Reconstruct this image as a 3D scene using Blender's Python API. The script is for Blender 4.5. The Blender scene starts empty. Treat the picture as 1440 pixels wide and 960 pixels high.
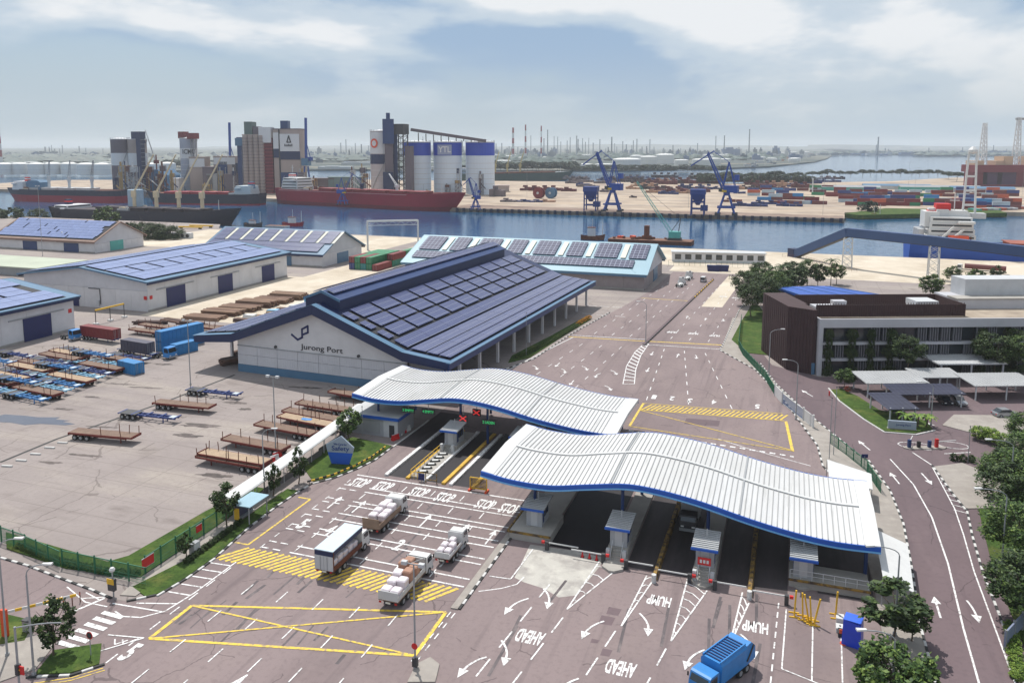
import bpy, math, random
from mathutils import Vector, Matrix
S = bpy.context.scene
COL = S.collection
R_ = math.radians
rnd = random.Random(7)

# ------------------------------------------------------------------ camera
# Site frame: X to the right along the gate line, Y along the truck lanes, Z up, metres.
F_PX, PX, PY, CAMH = 1136.0, 720.0, 346.0, 50.0
TH, YAW = R_(7.1), R_(19.2)
cam = bpy.data.cameras.new('camera'); camo = bpy.data.objects.new('camera', cam); COL.objects.link(camo)
camo.location = (0, 0, CAMH); camo.rotation_euler = (math.pi/2 - TH, 0, YAW)
cam.sensor_width = 36; cam.lens = 36*F_PX/1440; cam.shift_y = (PY-480)/1440
cam.clip_start = 1; cam.clip_end = 60000
S.camera = camo
_fw = Vector((-math.sin(YAW)*math.cos(TH), math.cos(YAW)*math.cos(TH), -math.sin(TH)))
_rt = Vector((math.cos(YAW), math.sin(YAW), 0)); _up = _rt.cross(_fw)
def P(px, py, z=0.0):
    """site position (plan survey) of a point at height z that the photograph shows at px, py"""
    d = _fw + _rt*((px-PX)/F_PX) - _up*((py-PY)/F_PX)
    t = (z-CAMH)/d.z
    return (d.x*t, d.y*t)

# ------------------------------------------------------------------ sky, sun, exposure
SUN_D = Vector((0.36, -0.42, -1.0)).normalized()
el = math.asin(-SUN_D.z); az = math.atan2(-SUN_D.x, -SUN_D.y)
w = bpy.data.worlds.new('World'); S.world = w; w.use_nodes = True
N, L = w.node_tree.nodes, w.node_tree.links
bg = N['Background']; bg.inputs[1].default_value = 0.1
sky = N.new('ShaderNodeTexSky'); sky.sky_type = 'NISHITA'; sky.sun_disc = False
sky.sun_elevation = el; sky.sun_rotation = az; sky.altitude = 20
sky.air_density = 1.0; sky.dust_density = 1.6; sky.ozone_density = 1.5
tc = N.new('ShaderNodeTexCoord'); sp = N.new('ShaderNodeSeparateXYZ'); L.new(tc.outputs['Generated'], sp.inputs[0])
def wm(op, a, b=None, c=None):
    n = N.new('ShaderNodeMath'); n.operation = op
    for i, v in enumerate((a, b, c)):
        if v is None: continue
        if isinstance(v, (int, float)): n.inputs[i].default_value = v
        else: L.new(v, n.inputs[i])
    return n.outputs[0]
def wvec(sx, sy, sz, off):
    m = N.new('ShaderNodeMapping'); m.inputs['Scale'].default_value = (sx, sy, sz); m.inputs['Location'].default_value = off
    L.new(tc.outputs['Generated'], m.inputs[0]); return m.outputs[0]
def noise(off, scale, detail, rough, zs=2.6, dist=0.0):
    n = N.new('ShaderNodeTexNoise'); n.inputs['Scale'].default_value = scale; n.inputs['Detail'].default_value = detail
    n.inputs['Roughness'].default_value = rough; n.inputs['Distortion'].default_value = dist; L.new(wvec(1, 1, zs, off), n.inputs['Vector']); return n.outputs['Fac']
def ramp(fac, stops, interp='EASE'):
    r = N.new('ShaderNodeValToRGB'); r.color_ramp.interpolation = interp
    e = r.color_ramp.elements
    while len(e) < len(stops): e.new(0.5)
    for i, (p, c) in enumerate(stops): e[i].position = p; e[i].color = (*c, 1)
    L.new(fac, r.inputs[0]); return r.outputs['Color']
def wmix(f, a, b):
    n = N.new('ShaderNodeMixRGB'); L.new(f, n.inputs[0]) if not isinstance(f, float) else setattr(n.inputs[0], 'default_value', f)
    for i, v in ((1, a), (2, b)):
        if isinstance(v, tuple): n.inputs[i].default_value = (*v, 1)
        else: L.new(v, n.inputs[i])
    return n.outputs[0]
CO = (4.3, 2.2, 0.35)
n1 = noise(CO, 2.0, 9, 0.5, dist=0.2)
n1u = noise((CO[0], CO[1], CO[2]+0.16), 2.0, 9, 0.5, dist=0.2)       # same field a little higher up: sunlit tops, shaded bases
cover = ramp(n1, [(0.36, (0, 0, 0)), (0.50, (1, 1, 1))])
lit = wm('ADD', wm('MULTIPLY', wm('SUBTRACT', n1, n1u), 2.6), 0.55)
ccol = ramp(lit, [(0.30, (3.7, 5.2, 7.2)), (0.52, (6.4, 7.4, 8.4)), (0.72, (9.6, 9.8, 10.0))])
veil = wmix(ramp(sp.outputs['Z'], [(0.0, (.75,.75,.75)), (0.5, (.06,.06,.06))], 'LINEAR'), sky.outputs[0], (4.6, 6.2, 7.8))       # humid air thins out upwards
s1 = wmix(wm('MULTIPLY', cover, 0.92), veil, ccol)
hz = ramp(sp.outputs['Z'], [(0.0, (1, 1, 1)), (0.13, (0, 0, 0))])
s2 = wmix(wm('MULTIPLY', hz, 0.85), s1, (5.4, 6.3, 6.9))
L.new(s2, bg.inputs[0])
sl = bpy.data.lights.new('sun', 'SUN'); so = bpy.data.objects.new('sun', sl); COL.objects.link(so)
sl.energy = 4.5; sl.angle = R_(0.6); sl.color = (1, 0.965, 0.91)
so.rotation_euler = SUN_D.to_track_quat('-Z', 'Y').to_euler()
S.view_settings.view_transform = 'Standard'; S.view_settings.look = 'None'
S.view_settings.exposure = -0.12; S.view_settings.gamma = 1.0; S.view_settings.use_curve_mapping = False
S.cycles.max_bounces = 6; S.cycles.volume_bounces = 2; S.cycles.transparent_max_bounces = 4

# ------------------------------------------------------------------ materials
MATS = {}
def mat(name, col, rough=0.7, var=0.12, scale=0.6, bump=0.0, metal=0.0, col2=None, pos=False, spec=0.5, grid=None, stripe=None, detail=6, thresh=None, emit=None):
    """procedural material: base colour with noise; grid=(px,py,width,col) lines; stripe=(axis,period,depth) relief; pos=world position coords"""
    if name in MATS: return MATS[name]
    m = bpy.data.materials.new(name); m.use_nodes = True; MATS[name] = m
    n, l = m.node_tree.nodes, m.node_tree.links
    b = n['Principled BSDF']; b.inputs['Roughness'].default_value = rough; b.inputs['Metallic'].default_value = metal
    b.inputs['Specular IOR Level'].default_value = spec
    if pos: src = n.new('ShaderNodeNewGeometry').outputs['Position']
    else: src = n.new('ShaderNodeTexCoord').outputs['Object']
    def math_(op, a, b2=None):
        k = n.new('ShaderNodeMath'); k.operation = op
        for i, v in enumerate((a, b2)):
            if v is None: continue
            if isinstance(v, (int, float)): k.inputs[i].default_value = v
            else: l.new(v, k.inputs[i])
        return k.outputs[0]
    nz = n.new('ShaderNodeTexNoise'); nz.inputs['Scale'].default_value = scale; nz.inputs['Detail'].default_value = detail
    nz.inputs['Roughness'].default_value = 0.6; l.new(src, nz.inputs['Vector'])
    r = n.new('ShaderNodeValToRGB'); e = r.color_ramp.elements
    c2 = col2 or tuple(min(1, c*(1+var)) for c in col); c1 = col if col2 else tuple(c*(1-var) for c in col)
    lo, hi = thresh or (0.3, 0.7)
    e[0].position, e[1].position = lo, hi; e[0].color = (*c1, 1); e[1].color = (*c2, 1)
    l.new(nz.outputs['Fac'], r.inputs[0]); out = r.outputs['Color']
    h = nz.outputs['Fac']
    if grid or stripe:
        s = n.new('ShaderNodeSeparateXYZ'); l.new(src, s.inputs[0])
    if grid:
        fac = None
        for ax, per in ((0, grid[0]), (1, grid[1])):
            if not per: continue
            f = math_('FRACT', math_('DIVIDE', math_('ADD', s.outputs[ax], 1000.0), per))
            g = math_('LESS_THAN', f, grid[2]/per)
            fac = g if fac is None else math_('MAXIMUM', fac, g)
        mx = n.new('ShaderNodeMixRGB'); l.new(fac, mx.inputs[0]); l.new(out, mx.inputs[1]); mx.inputs[2].default_value = (*grid[3], 1); out = mx.outputs[0]
    l.new(out, b.inputs['Base Color'])
    if stripe:
        ax, per, dep = stripe
        h = math_('MULTIPLY', math_('PINGPONG', s.outputs[ax], per/2), 2.0)
        bp = n.new('ShaderNodeBump'); bp.inputs['Strength'].default_value = dep; bp.inputs['Distance'].default_value = 0.1
        l.new(h, bp.inputs['Height']); l.new(bp.outputs[0], b.inputs['Normal'])
    elif bump:
        bp = n.new('ShaderNodeBump'); bp.inputs['Strength'].default_value = bump; bp.inputs['Distance'].default_value = 0.05
        l.new(h, bp.inputs['Height']); l.new(bp.outputs[0], b.inputs['Normal'])
    if emit:
        b.inputs['Emission Color'].default_value = (*emit[:3], 1); b.inputs['Emission Strength'].default_value = emit[3]
    return m
def lin(r, g, b): return tuple(((c/255)/12.92 if c/255 <= 0.04045 else ((c/255+0.055)/1.055)**2.4) for c in (r, g, b))
def layered(name, base, layers, rough=0.85, bump=0.15, spec=0.4, crack=None, joint=None):
    """ground material on world position: base colour, then (colour, noise scale, lo, hi, strength, stretch, detail) layers"""
    m = bpy.data.materials.new(name); m.use_nodes = True; MATS[name] = m
    n, l = m.node_tree.nodes, m.node_tree.links
    b = n['Principled BSDF']; b.inputs['Roughness'].default_value = rough; b.inputs['Specular IOR Level'].default_value = spec
    g = n.new('ShaderNodeNewGeometry').outputs['Position']
    rgb = n.new('ShaderNodeRGB'); rgb.outputs[0].default_value = (*base, 1); out = rgb.outputs[0]; last = None
    for i, (c, sc, lo, hi, st, stretch, det) in enumerate(layers):
        mp = n.new('ShaderNodeMapping'); mp.inputs['Scale'].default_value = (*stretch, 1); mp.inputs['Location'].default_value = (i*13.7, i*5.1, 0); l.new(g, mp.inputs[0])
        z = n.new('ShaderNodeTexNoise'); z.inputs['Scale'].default_value = sc; z.inputs['Detail'].default_value = det; z.inputs['Roughness'].default_value = 0.62; l.new(mp.outputs[0], z.inputs['Vector'])
        mr = n.new('ShaderNodeMapRange'); mr.inputs[1].default_value = lo; mr.inputs[2].default_value = hi; mr.inputs[4].default_value = st; l.new(z.outputs['Fac'], mr.inputs[0])
        mx = n.new('ShaderNodeMixRGB'); l.new(mr.outputs[0], mx.inputs[0]); l.new(out, mx.inputs[1]); mx.inputs[2].default_value = (*c, 1); out = mx.outputs[0]; last = z
    def mm(op, a, c=None):
        k = n.new('ShaderNodeMath'); k.operation = op
        for i, v in enumerate((a, c)):
            if v is None: continue
            if isinstance(v, (int, float)): k.inputs[i].default_value = v
            else: l.new(v, k.inputs[i])
        return k.outputs[0]
    def over(fac, c):
        nonlocal out
        mx = n.new('ShaderNodeMixRGB'); l.new(fac, mx.inputs[0]); l.new(out, mx.inputs[1]); mx.inputs[2].default_value = (*c, 1); out = mx.outputs[0]
    if crack or joint:
        wob = n.new('ShaderNodeTexNoise'); wob.inputs['Scale'].default_value = 0.35; wob.inputs['Detail'].default_value = 5; l.new(g, wob.inputs['Vector'])
        brk = n.new('ShaderNodeTexNoise'); brk.inputs['Scale'].default_value = 0.12; brk.inputs['Detail'].default_value = 4; l.new(g, brk.inputs['Vector'])
    if crack:
        c, sc, wd, st = crack; vm = n.new('ShaderNodeVectorMath'); vm.operation = 'MULTIPLY_ADD'; l.new(wob.outputs['Color'], vm.inputs[0]); vm.inputs[1].default_value = (2.2, 2.2, 0); l.new(g, vm.inputs[2])
        vo = n.new('ShaderNodeTexVoronoi'); vo.feature = 'DISTANCE_TO_EDGE'; vo.inputs['Scale'].default_value = sc; l.new(vm.outputs[0], vo.inputs['Vector'])
        over(mm('MULTIPLY', mm('MULTIPLY', mm('LESS_THAN', vo.outputs['Distance'], wd), mm('GREATER_THAN', brk.outputs['Fac'], 0.5)), st), c)
    if joint:
        c, px_, py_, wd, st = joint; sx = n.new('ShaderNodeSeparateXYZ'); l.new(g, sx.inputs[0]); f = None
        for ax, per in ((0, px_), (1, py_)):
            q = mm('LESS_THAN', mm('FRACT', mm('DIVIDE', mm('ADD', sx.outputs[ax], 3000.0), per)), wd/per); f = q if f is None else mm('MAXIMUM', f, q)
        over(mm('MULTIPLY', mm('MULTIPLY', f, mm('ADD', brk.outputs['Fac'], 0.2)), st), c)
    l.new(out, b.inputs['Base Color'])
    fine = n.new('ShaderNodeTexNoise'); fine.inputs['Scale'].default_value = 6; fine.inputs['Detail'].default_value = 3; l.new(g, fine.inputs['Vector'])
    bp = n.new('ShaderNodeBump'); bp.inputs['Strength'].default_value = bump; bp.inputs['Distance'].default_value = 0.05; l.new(fine.outputs['Fac'], bp.inputs['Height']); l.new(bp.outputs[0], b.inputs['Normal'])
    return m

# ------------------------------------------------------------------ mesh builder
class M:
    def __init__(s): s.v = []; s.f = []
    def add(s, vs, fs):
        o = len(s.v); s.v += [tuple(v) for v in vs]; s.f += [tuple(i+o for i in f) for f in fs]; return s
    def box(s, x0, x1, y0, y1, z0, z1):
        return s.add([(x0,y0,z0),(x1,y0,z0),(x1,y1,z0),(x0,y1,z0),(x0,y0,z1),(x1,y0,z1),(x1,y1,z1),(x0,y1,z1)],
                     [(3,2,1,0),(4,5,6,7),(0,1,5,4),(1,2,6,5),(2,3,7,6),(3,0,4,7)])
    def cb(s, x, y, z, sx, sy, sz, rz=0):
        c, q = math.cos(rz), math.sin(rz); vs = []
        for dz in (-.5, .5):
            for dx, dy in ((-.5,-.5),(.5,-.5),(.5,.5),(-.5,.5)):
                a, b = dx*sx, dy*sy; vs.append((x+a*c-b*q, y+a*q+b*c, z+dz*sz))
        return s.add(vs, [(3,2,1,0),(4,5,6,7),(0,1,5,4),(1,2,6,5),(2,3,7,6),(3,0,4,7)])
    def cyl(s, p0, p1, r0, r1=None, n=10, cap=True):
        r1 = r0 if r1 is None else r1
        a, b = Vector(p0), Vector(p1); d = (b-a).normalized()
        u = d.cross(Vector((0,0,1)) if abs(d.z) < .9 else Vector((1,0,0))).normalized(); v = d.cross(u)
        vs = []
        for p, r in ((a, r0), (b, r1)):
            for i in range(n):
                t = 2*math.pi*i/n; vs.append(p+u*(r*math.cos(t))+v*(r*math.sin(t)))
        fs = [(i, i+n, (i+1)%n+n, (i+1)%n) for i in range(n)]
        if cap: fs += [tuple(range(n)), tuple(range(2*n-1, n-1, -1))]
        return s.add(vs, fs)
    def bar(s, p0, p1, w, h=None):
        h = h or w
        a, b = Vector(p0), Vector(p1); d = (b-a).normalized()
        u = d.cross(Vector((0,0,1)) if abs(d.z) < .95 else Vector((1,0,0))).normalized(); v = u.cross(d)
        vs = [p+u*(i*w/2)+v*(j*h/2) for p in (a, b) for i, j in ((-1,-1),(1,-1),(1,1),(-1,1))]
        return s.add(vs, [(3,2,1,0),(4,5,6,7),(0,1,5,4),(1,2,6,5),(2,3,7,6),(3,0,4,7)])
    def prism(s, poly, z0, z1):
        n = len(poly); a = sum(poly[i][0]*poly[(i+1)%n][1]-poly[(i+1)%n][0]*poly[i][1] for i in range(n))
        if a < 0: poly = poly[::-1]
        vs = [(x,y,z0) for x,y in poly]+[(x,y,z1) for x,y in poly]
        return s.add(vs, [tuple(range(n-1,-1,-1)), tuple(range(n,2*n))]+[(i,(i+1)%n,(i+1)%n+n,i+n) for i in range(n)])
    def sheet(s, poly, z):
        n = len(poly); a = sum(poly[i][0]*poly[(i+1)%n][1]-poly[(i+1)%n][0]*poly[i][1] for i in range(n))
        if a < 0: poly = poly[::-1]
        return s.add([(x,y,z) for x,y in poly], [tuple(range(n))])
    def exty(s, prof, y0, y1):          # profile in XZ, extruded along Y
        n = len(prof)
        return s.add([(x,y0,z) for x,z in prof]+[(x,y1,z) for x,z in prof], [tuple(range(n)), tuple(range(2*n-1,n-1,-1))]+[(i,i+n,(i+1)%n+n,(i+1)%n) for i in range(n)])
    def extx(s, prof, x0, x1):          # profile in YZ, extruded along X
        n = len(prof)
        return s.add([(x0,y,z) for y,z in prof]+[(x1,y,z) for y,z in prof], [tuple(range(n-1,-1,-1)), tuple(range(n,2*n))]+[(i,(i+1)%n,(i+1)%n+n,i+n) for i in range(n)])
    def lathe(s, prof, n=24, c=(0,0,0)):
        vs = []; k = len(prof)
        for r, z in prof:
            for i in range(n):
                t = 2*math.pi*i/n; vs.append((c[0]+r*math.cos(t), c[1]+r*math.sin(t), c[2]+z))
        fs = [(j*n+i, j*n+(i+1)%n, (j+1)*n+(i+1)%n, (j+1)*n+i) for j in range(k-1) for i in range(n)]
        fs += [tuple(range(n-1,-1,-1)), tuple(range((k-1)*n, k*n))]
        return s.add(vs, fs)
    def tube(s, pts, r, n=6):
        for a, b in zip(pts, pts[1:]): s.cyl(a, b, r, n=n)
        return s
    def mesh(s, name, m=None, smooth=False):
        me = bpy.data.meshes.new(name); me.from_pydata(s.v, [], s.f); me.update()
        if m: me.materials.append(m)
        if smooth:
            me.polygons.foreach_set('use_smooth', [True]*len(me.polygons))
        return me
def link(name, data, parent=None, loc=(0,0,0), rz=0.0):
    o = bpy.data.objects.new(name, data); COL.objects.link(o)
    o.location = loc; o.rotation_euler = (0, 0, rz)
    if parent: o.parent = parent
    return o
def obj(name, mb, m, parent=None, loc=(0,0,0), rz=0.0, smooth=False):
    me = mb.mesh(name, m, smooth) if isinstance(mb, M) else mb
    return link(name, me, parent, loc, rz)
def tag(o, label, cat, group=None, kind=None):
    if label: o['label'] = label
    if cat: o['category'] = cat
    if group: o['group'] = group
    if kind: o['kind'] = kind
    return o
def thing(name, label, cat, loc=(0,0,0), rz=0.0, group=None):
    return tag(link(name, None, None, (loc[0], loc[1], loc[2] if len(loc) > 2 else 0), rz), label, cat, group)
def struct(name, mb, m, label=None):
    o = obj(name, mb, m); o['kind'] = 'structure'
    return o
def dup(root, loc, rz=None, label=None, group=None, scale=None):
    def rec(o, par):
        c = o.copy(); COL.objects.link(c); c.parent = par
        for ch in o.children: rec(ch, c)
        return c
    r = rec(root, None); r.location = loc if len(loc) == 3 else (*loc, 0)
    if rz is not None: r.rotation_euler = (0, 0, rz)
    if scale is not None: r.scale = scale if isinstance(scale, tuple) else (scale,)*3
    if label: r['label'] = label
    if group: r['group'] = group
    return r
def text_mesh(body, m, h, sx=1.0, ext=0.0, bold=0.0):
    """lettering as a mesh in the XY plane, centred, cap height h"""
    cu = bpy.data.curves.new('lettering', 'FONT'); cu.body = body; cu.align_x = 'CENTER'; cu.align_y = 'CENTER'
    cu.size = h/0.7; cu.extrude = ext; cu.resolution_u = 3; cu.offset = bold*h/0.7
    o = bpy.data.objects.new('lettering', cu); COL.objects.link(o)
    me = bpy.data.meshes.new_from_object(o); COL.objects.unlink(o); bpy.data.objects.remove(o)
    me.transform(Matrix.Diagonal((sx, 1, 1, 1)))
    me.materials.clear(); me.materials.append(m)
    return me

# palette
WHITE = mat('white_paint', (0.62,0.62,0.61), 0.55, 0.06, 1.5)
CREAM = mat('cream_wall', (0.64,0.63,0.64), 0.8, 0.08, 0.25)
GREYW = mat('grey_sheet_wall', (0.56,0.56,0.59), 0.7, 0.07, 0.3, stripe=(0,0.6,0.5))
GREYWY = mat('grey_sheet_wall_y', (0.52,0.52,0.54), 0.7, 0.07, 0.3, stripe=(1,0.6,0.5))
BLUE = mat('blue_steel', lin(24,54,104), 0.45, 0.1, 0.3)
DBLUE = mat('dark_blue_steel', lin(19,37,78), 0.5, 0.1, 0.3)
LBLUE = mat('light_blue_steel', lin(78,116,146), 0.45, 0.08, 0.2)
CYAN = mat('pale_blue_roof', lin(126,164,180), 0.5, 0.06, 0.15)
ROYAL = mat('royal_blue', lin(17,30,88), 0.5, 0.08, 0.5)
SKYBLUE = mat('truck_blue', lin(46,128,196), 0.45, 0.1, 0.8)
RED = mat('trailer_red', lin(112,46,38), 0.75, 0.25, 0.9)
MAROON = mat('hull_red', lin(146,18,44), 0.6, 0.12, 0.05)
RUST = mat('rusty_steel', lin(104,60,44), 0.9, 0.3, 0.5)
WOOD = mat('deck_planks', lin(128,106,92), 0.9, 0.2, 0.8, grid=(0,0.3,0.04,lin(80,62,50)))
WOODL = mat('pale_planks', lin(172,150,126), 0.9, 0.15, 0.8, grid=(0,0.3,0.04,lin(120,98,76)))
BLACK = mat('black_rubber', (0.02,0.02,0.02), 0.8, 0.2, 2)
DARK = mat('dark_steel', (0.045,0.045,0.05), 0.6, 0.2, 0.8)
GREY = mat('grey_steel', (0.30,0.31,0.32), 0.5, 0.1, 0.5)
LGREY = mat('light_grey', (0.52,0.53,0.54), 0.6, 0.08, 0.4)
CONC = mat('concrete', (0.36,0.34,0.31), 0.9, 0.18, 0.25, bump=0.2)
CONCD = mat('old_concrete', lin(136,124,118), 0.9, 0.2, 0.06)
GLASS = mat('dark_glass', (0.02,0.03,0.04), 0.08, 0.1, 0.3, spec=0.8)
YEL = mat('yellow_steel', lin(222,176,40), 0.6, 0.12, 0.8)
ORANGE = mat('orange_plastic', lin(214,80,40), 0.6, 0.1, 1)
BRIGHTRED = mat('bright_red', lin(200,36,36), 0.6, 0.1, 1)
BROWN = mat('brown_screen', lin(62,42,44), 0.8, 0.12, 0.5, stripe=(0,0.5,0.5))
LGREEN = mat('green_steel', lin(40,110,70), 0.6, 0.12, 0.5)
TEAL = mat('teal_steel', lin(84,170,160), 0.6, 0.12, 0.4)
BAGS = mat('shrink_wrap', lin(222,212,216), 0.4, 0.1, 1.5)
CARTON = mat('carton', lin(170,130,110), 0.85, 0.15, 1.0)
PAINTW = mat('road_paint_white', (0.78,0.77,0.76), 0.7, 0.0, 2.6, col2=(0.27,0.245,0.235), pos=True, thresh=(0.5,0.66), detail=8)
PAINTY = mat('road_paint_yellow', lin(226,192,66), 0.7, 0.0, 2.2, col2=lin(150,132,104), pos=True, thresh=(0.48,0.64), detail=8)
KW = mat('kerb_white', (0.58,0.57,0.55), 0.8, 0.12, 2.0, pos=True)
KB = mat('kerb_black', (0.035,0.035,0.035), 0.8, 0.3, 2.0, pos=True)
SOLAR = mat('solar_panel', lin(60,68,112), 0.3, 0.15, 0.2, grid=(1.0,1.65,0.06,(0.40,0.42,0.48)), spec=0.7)
SOLARP = mat('solar_panel_pale', lin(126,140,182), 0.3, 0.15, 0.2, grid=(3.4,1.9,0.09,lin(60,70,96)), spec=0.7)  # base colour lightened to stand in for sky reflected at low angles
SOLARX = mat('solar_panel_small', lin(46,50,84), 0.55, 0.15, 0.2, grid=(1.7,1.7,0.22,(0.24,0.27,0.36)), spec=0.25)
def leaf_mat(name, c1, c2, c3):
    m = bpy.data.materials.new(name); m.use_nodes = True; n, l = m.node_tree.nodes, m.node_tree.links; b = n['Principled BSDF']; b.inputs['Roughness'].default_value = 0.6; b.inputs['Specular IOR Level'].default_value = 0.3
    g = n.new('ShaderNodeNewGeometry'); tx = n.new('ShaderNodeTexNoise'); tx.inputs['Scale'].default_value = 0.7; tx.inputs['Detail'].default_value = 3; l.new(g.outputs['Position'], tx.inputs['Vector'])
    k = n.new('ShaderNodeMath'); k.operation = 'MULTIPLY_ADD'; k.inputs[1].default_value = 0.5; l.new(g.outputs['Random Per Island'], k.inputs[0])
    k2 = n.new('ShaderNodeMath'); k2.operation = 'MULTIPLY'; k2.inputs[1].default_value = 0.6; l.new(tx.outputs['Fac'], k2.inputs[0]); l.new(k2.outputs[0], k.inputs[2])
    r = n.new('ShaderNodeValToRGB'); e = r.color_ramp.elements; e.new(0.55)
    for i, (p, c) in enumerate(((0.22, c1), (0.55, c2), (0.85, c3))): e[i].position = p; e[i].color = (*c, 1)
    l.new(k.outputs[0], r.inputs[0]); l.new(r.outputs[0], b.inputs['Base Color']); return m
LEAF = [leaf_mat('leaf_dark', lin(20,36,18), lin(46,68,30), lin(86,104,48)), leaf_mat('leaf_mid', lin(26,46,20), lin(58,86,34), lin(112,132,60)),
        leaf_mat('leaf_bright', lin(46,76,28), lin(96,126,44), lin(158,176,74)), leaf_mat('leaf_far', lin(18,38,30), lin(40,62,44), lin(66,84,58))]
BARK = mat('bark', lin(92,80,68), 0.95, 0.25, 2.0)
# ------------------------------------------------------------------ ground, water, land
ASPH = layered("weathered_asphalt", lin(137,122,121), [
    (lin(115,101,101), 0.05, 0.42, 0.62, 0.7, (1, 0.35), 6), (lin(145,130,126), 0.11, 0.5, 0.7, 0.6, (1, 0.5), 6),
    (lin(92,81,83), 0.55, 0.54, 0.7, 0.45, (1, 0.04), 5), (lin(105,92,92), 1.7, 0.5, 0.7, 0.35, (1, 1), 4), (lin(86,76,78), 0.09, 0.6, 0.7, 0.35, (1.5, 0.25), 6), (lin(62,54,56), 0.8, 0.69, 0.76, 0.6, (1, .6), 5)], 0.9, crack=(lin(73,63,65), 0.11, 0.006, 0.55))
ASPHD = layered('grey_asphalt', lin(111,95,98), [
    (lin(92,79,83), 0.06, 0.4, 0.65, 0.7, (1, 0.3), 6), (lin(126,109,110), 0.3, 0.55, 0.72, 0.45, (1, 0.3), 5), (lin(83,71,76), 0.6, 0.55, 0.7, 0.4, (1, 0.05), 5), (lin(86,76,80), 1.5, 0.5, 0.7, 0.35, (1, 1), 4)], 0.9, crack=(lin(62,52,56), 0.08, 0.005, 0.5))
YARD = layered('yard_concrete', lin(152,142,138), [
    (lin(132,122,119), 0.03, 0.42, 0.62, 0.6, (1, 1), 7), (lin(170,160,149), 0.07, 0.5, 0.66, 0.6, (0.4, 1.2), 7),
    (lin(126,116,112), 0.3, 0.54, 0.7, 0.55, (0.16, 1.4), 7), (lin(112,102,98), 0.16, 0.6, 0.7, 0.6, (0.5, 1), 8), (lin(76,67,64), 0.4, 0.67, 0.75, 0.65, (0.5, 1), 7), (lin(132,122,118), 1.4, 0.48, 0.68, 0.4, (1, 1), 5)], 0.92, crack=(lin(96,86,82), 0.07, 0.006, 0.5), joint=(lin(110,100,96), 7.5, 5.0, 0.14, 0.7))
APRON = layered('pale_apron', lin(204,192,174), [
    (lin(180,166,146), 0.04, 0.4, 0.6, 0.8, (1, 1), 7), (lin(222,212,196), 0.1, 0.5, 0.7, 0.6, (1, 0.6), 6), (lin(150,136,120), 0.2, 0.6, 0.75, 0.5, (0.4, 1), 6)], 0.92)
FARG = layered('quay_ground', lin(176,158,138), [(lin(120,104,94), 0.02, 0.5, 0.6, 0.75, (1, 3), 8), 
    (lin(150,136,124), 0.012, 0.45, 0.6, 0.7, (1, 2.5), 7), (lin(214,200,182), 0.03, 0.5, 0.7, 0.6, (1, 2.5), 6), (lin(124,110,102), 0.06, 0.6, 0.75, 0.6, (0.5, 2), 6)], 0.95)
PAVE = layered('pavement', lin(158,151,144), [(lin(136,128,122), 0.3, 0.4, 0.65, 0.6, (1, 1), 6), (lin(176,168,158), 0.8, 0.5, 0.7, 0.5, (1, 1), 5)], 0.92)
GRASS = layered('grass', lin(74,96,40), [(lin(50,72,30), 0.5, 0.4, 0.62, 0.8, (1, 1), 7), (lin(112,112,58), 0.22, 0.52, 0.7, 0.7, (1, 1), 6), (lin(38,56,26), 3.0, 0.48, 0.66, 0.6, (1, 1), 5)], 0.95, 0.6, 0.2)
SCRUB = layered('far_scrub', lin(92,98,98), [(lin(58,70,64), 0.006, 0.42, 0.58, 0.8, (1, 1), 7), (lin(150,142,126), 0.004, 0.5, 0.66, 0.8, (1, 1), 6)], 0.95, 0.2, 0.2)
PATCHM = layered('cement_patch', lin(186,182,174), [(lin(150,144,140), 0.25, 0.45, 0.6, 0.7, (1, 1), 7), (lin(206,202,192), 0.6, 0.5, 0.7, 0.7, (1, 1), 6), (lin(128,120,116), 0.5, 0.58, 0.74, 0.6, (1, 1), 6)], 0.9)

# water: one sheet to the horizon
wt = bpy.data.materials.new('harbour_water'); wt.use_nodes = True
n, l = wt.node_tree.nodes, wt.node_tree.links; b = n['Principled BSDF']
b.inputs['Roughness'].default_value = 0.08; b.inputs['IOR'].default_value = 1.33; b.inputs['Specular IOR Level'].default_value = 0.36
g = n.new('ShaderNodeNewGeometry').outputs['Position']
mp = n.new('ShaderNodeMapping'); mp.inputs['Scale'].default_value = (0.35, 1.0, 1); l.new(g, mp.inputs[0])
z1 = n.new('ShaderNodeTexNoise'); z1.inputs['Scale'].default_value = 0.35; z1.inputs['Detail'].default_value = 4; l.new(mp.outputs[0], z1.inputs['Vector'])
bp = n.new('ShaderNodeBump'); bp.inputs['Strength'].default_value = 0.35; bp.inputs['Distance'].default_value = 0.6; l.new(z1.outputs['Fac'], bp.inputs['Height']); l.new(bp.outputs[0], b.inputs['Normal'])
z2 = n.new('ShaderNodeTexNoise'); z2.inputs['Scale'].default_value = 0.006; z2.inputs['Detail'].default_value = 5; l.new(mp.outputs[0], z2.inputs['Vector'])
r = n.new('ShaderNodeValToRGB'); r.color_ramp.elements[0].position = 0.35; r.color_ramp.elements[1].position = 0.65
r.color_ramp.elements[0].color = (*lin(16,66,108), 1); r.color_ramp.elements[1].color = (*lin(30,90,126), 1)
l.new(z2.outputs['Fac'], r.inputs[0]); l.new(r.outputs[0], b.inputs['Base Color'])
WL = -3.0
struct('water', M().sheet([(-26000,-2000),(26000,-2000),(26000,26000),(-26000,26000)], WL), wt)

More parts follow.
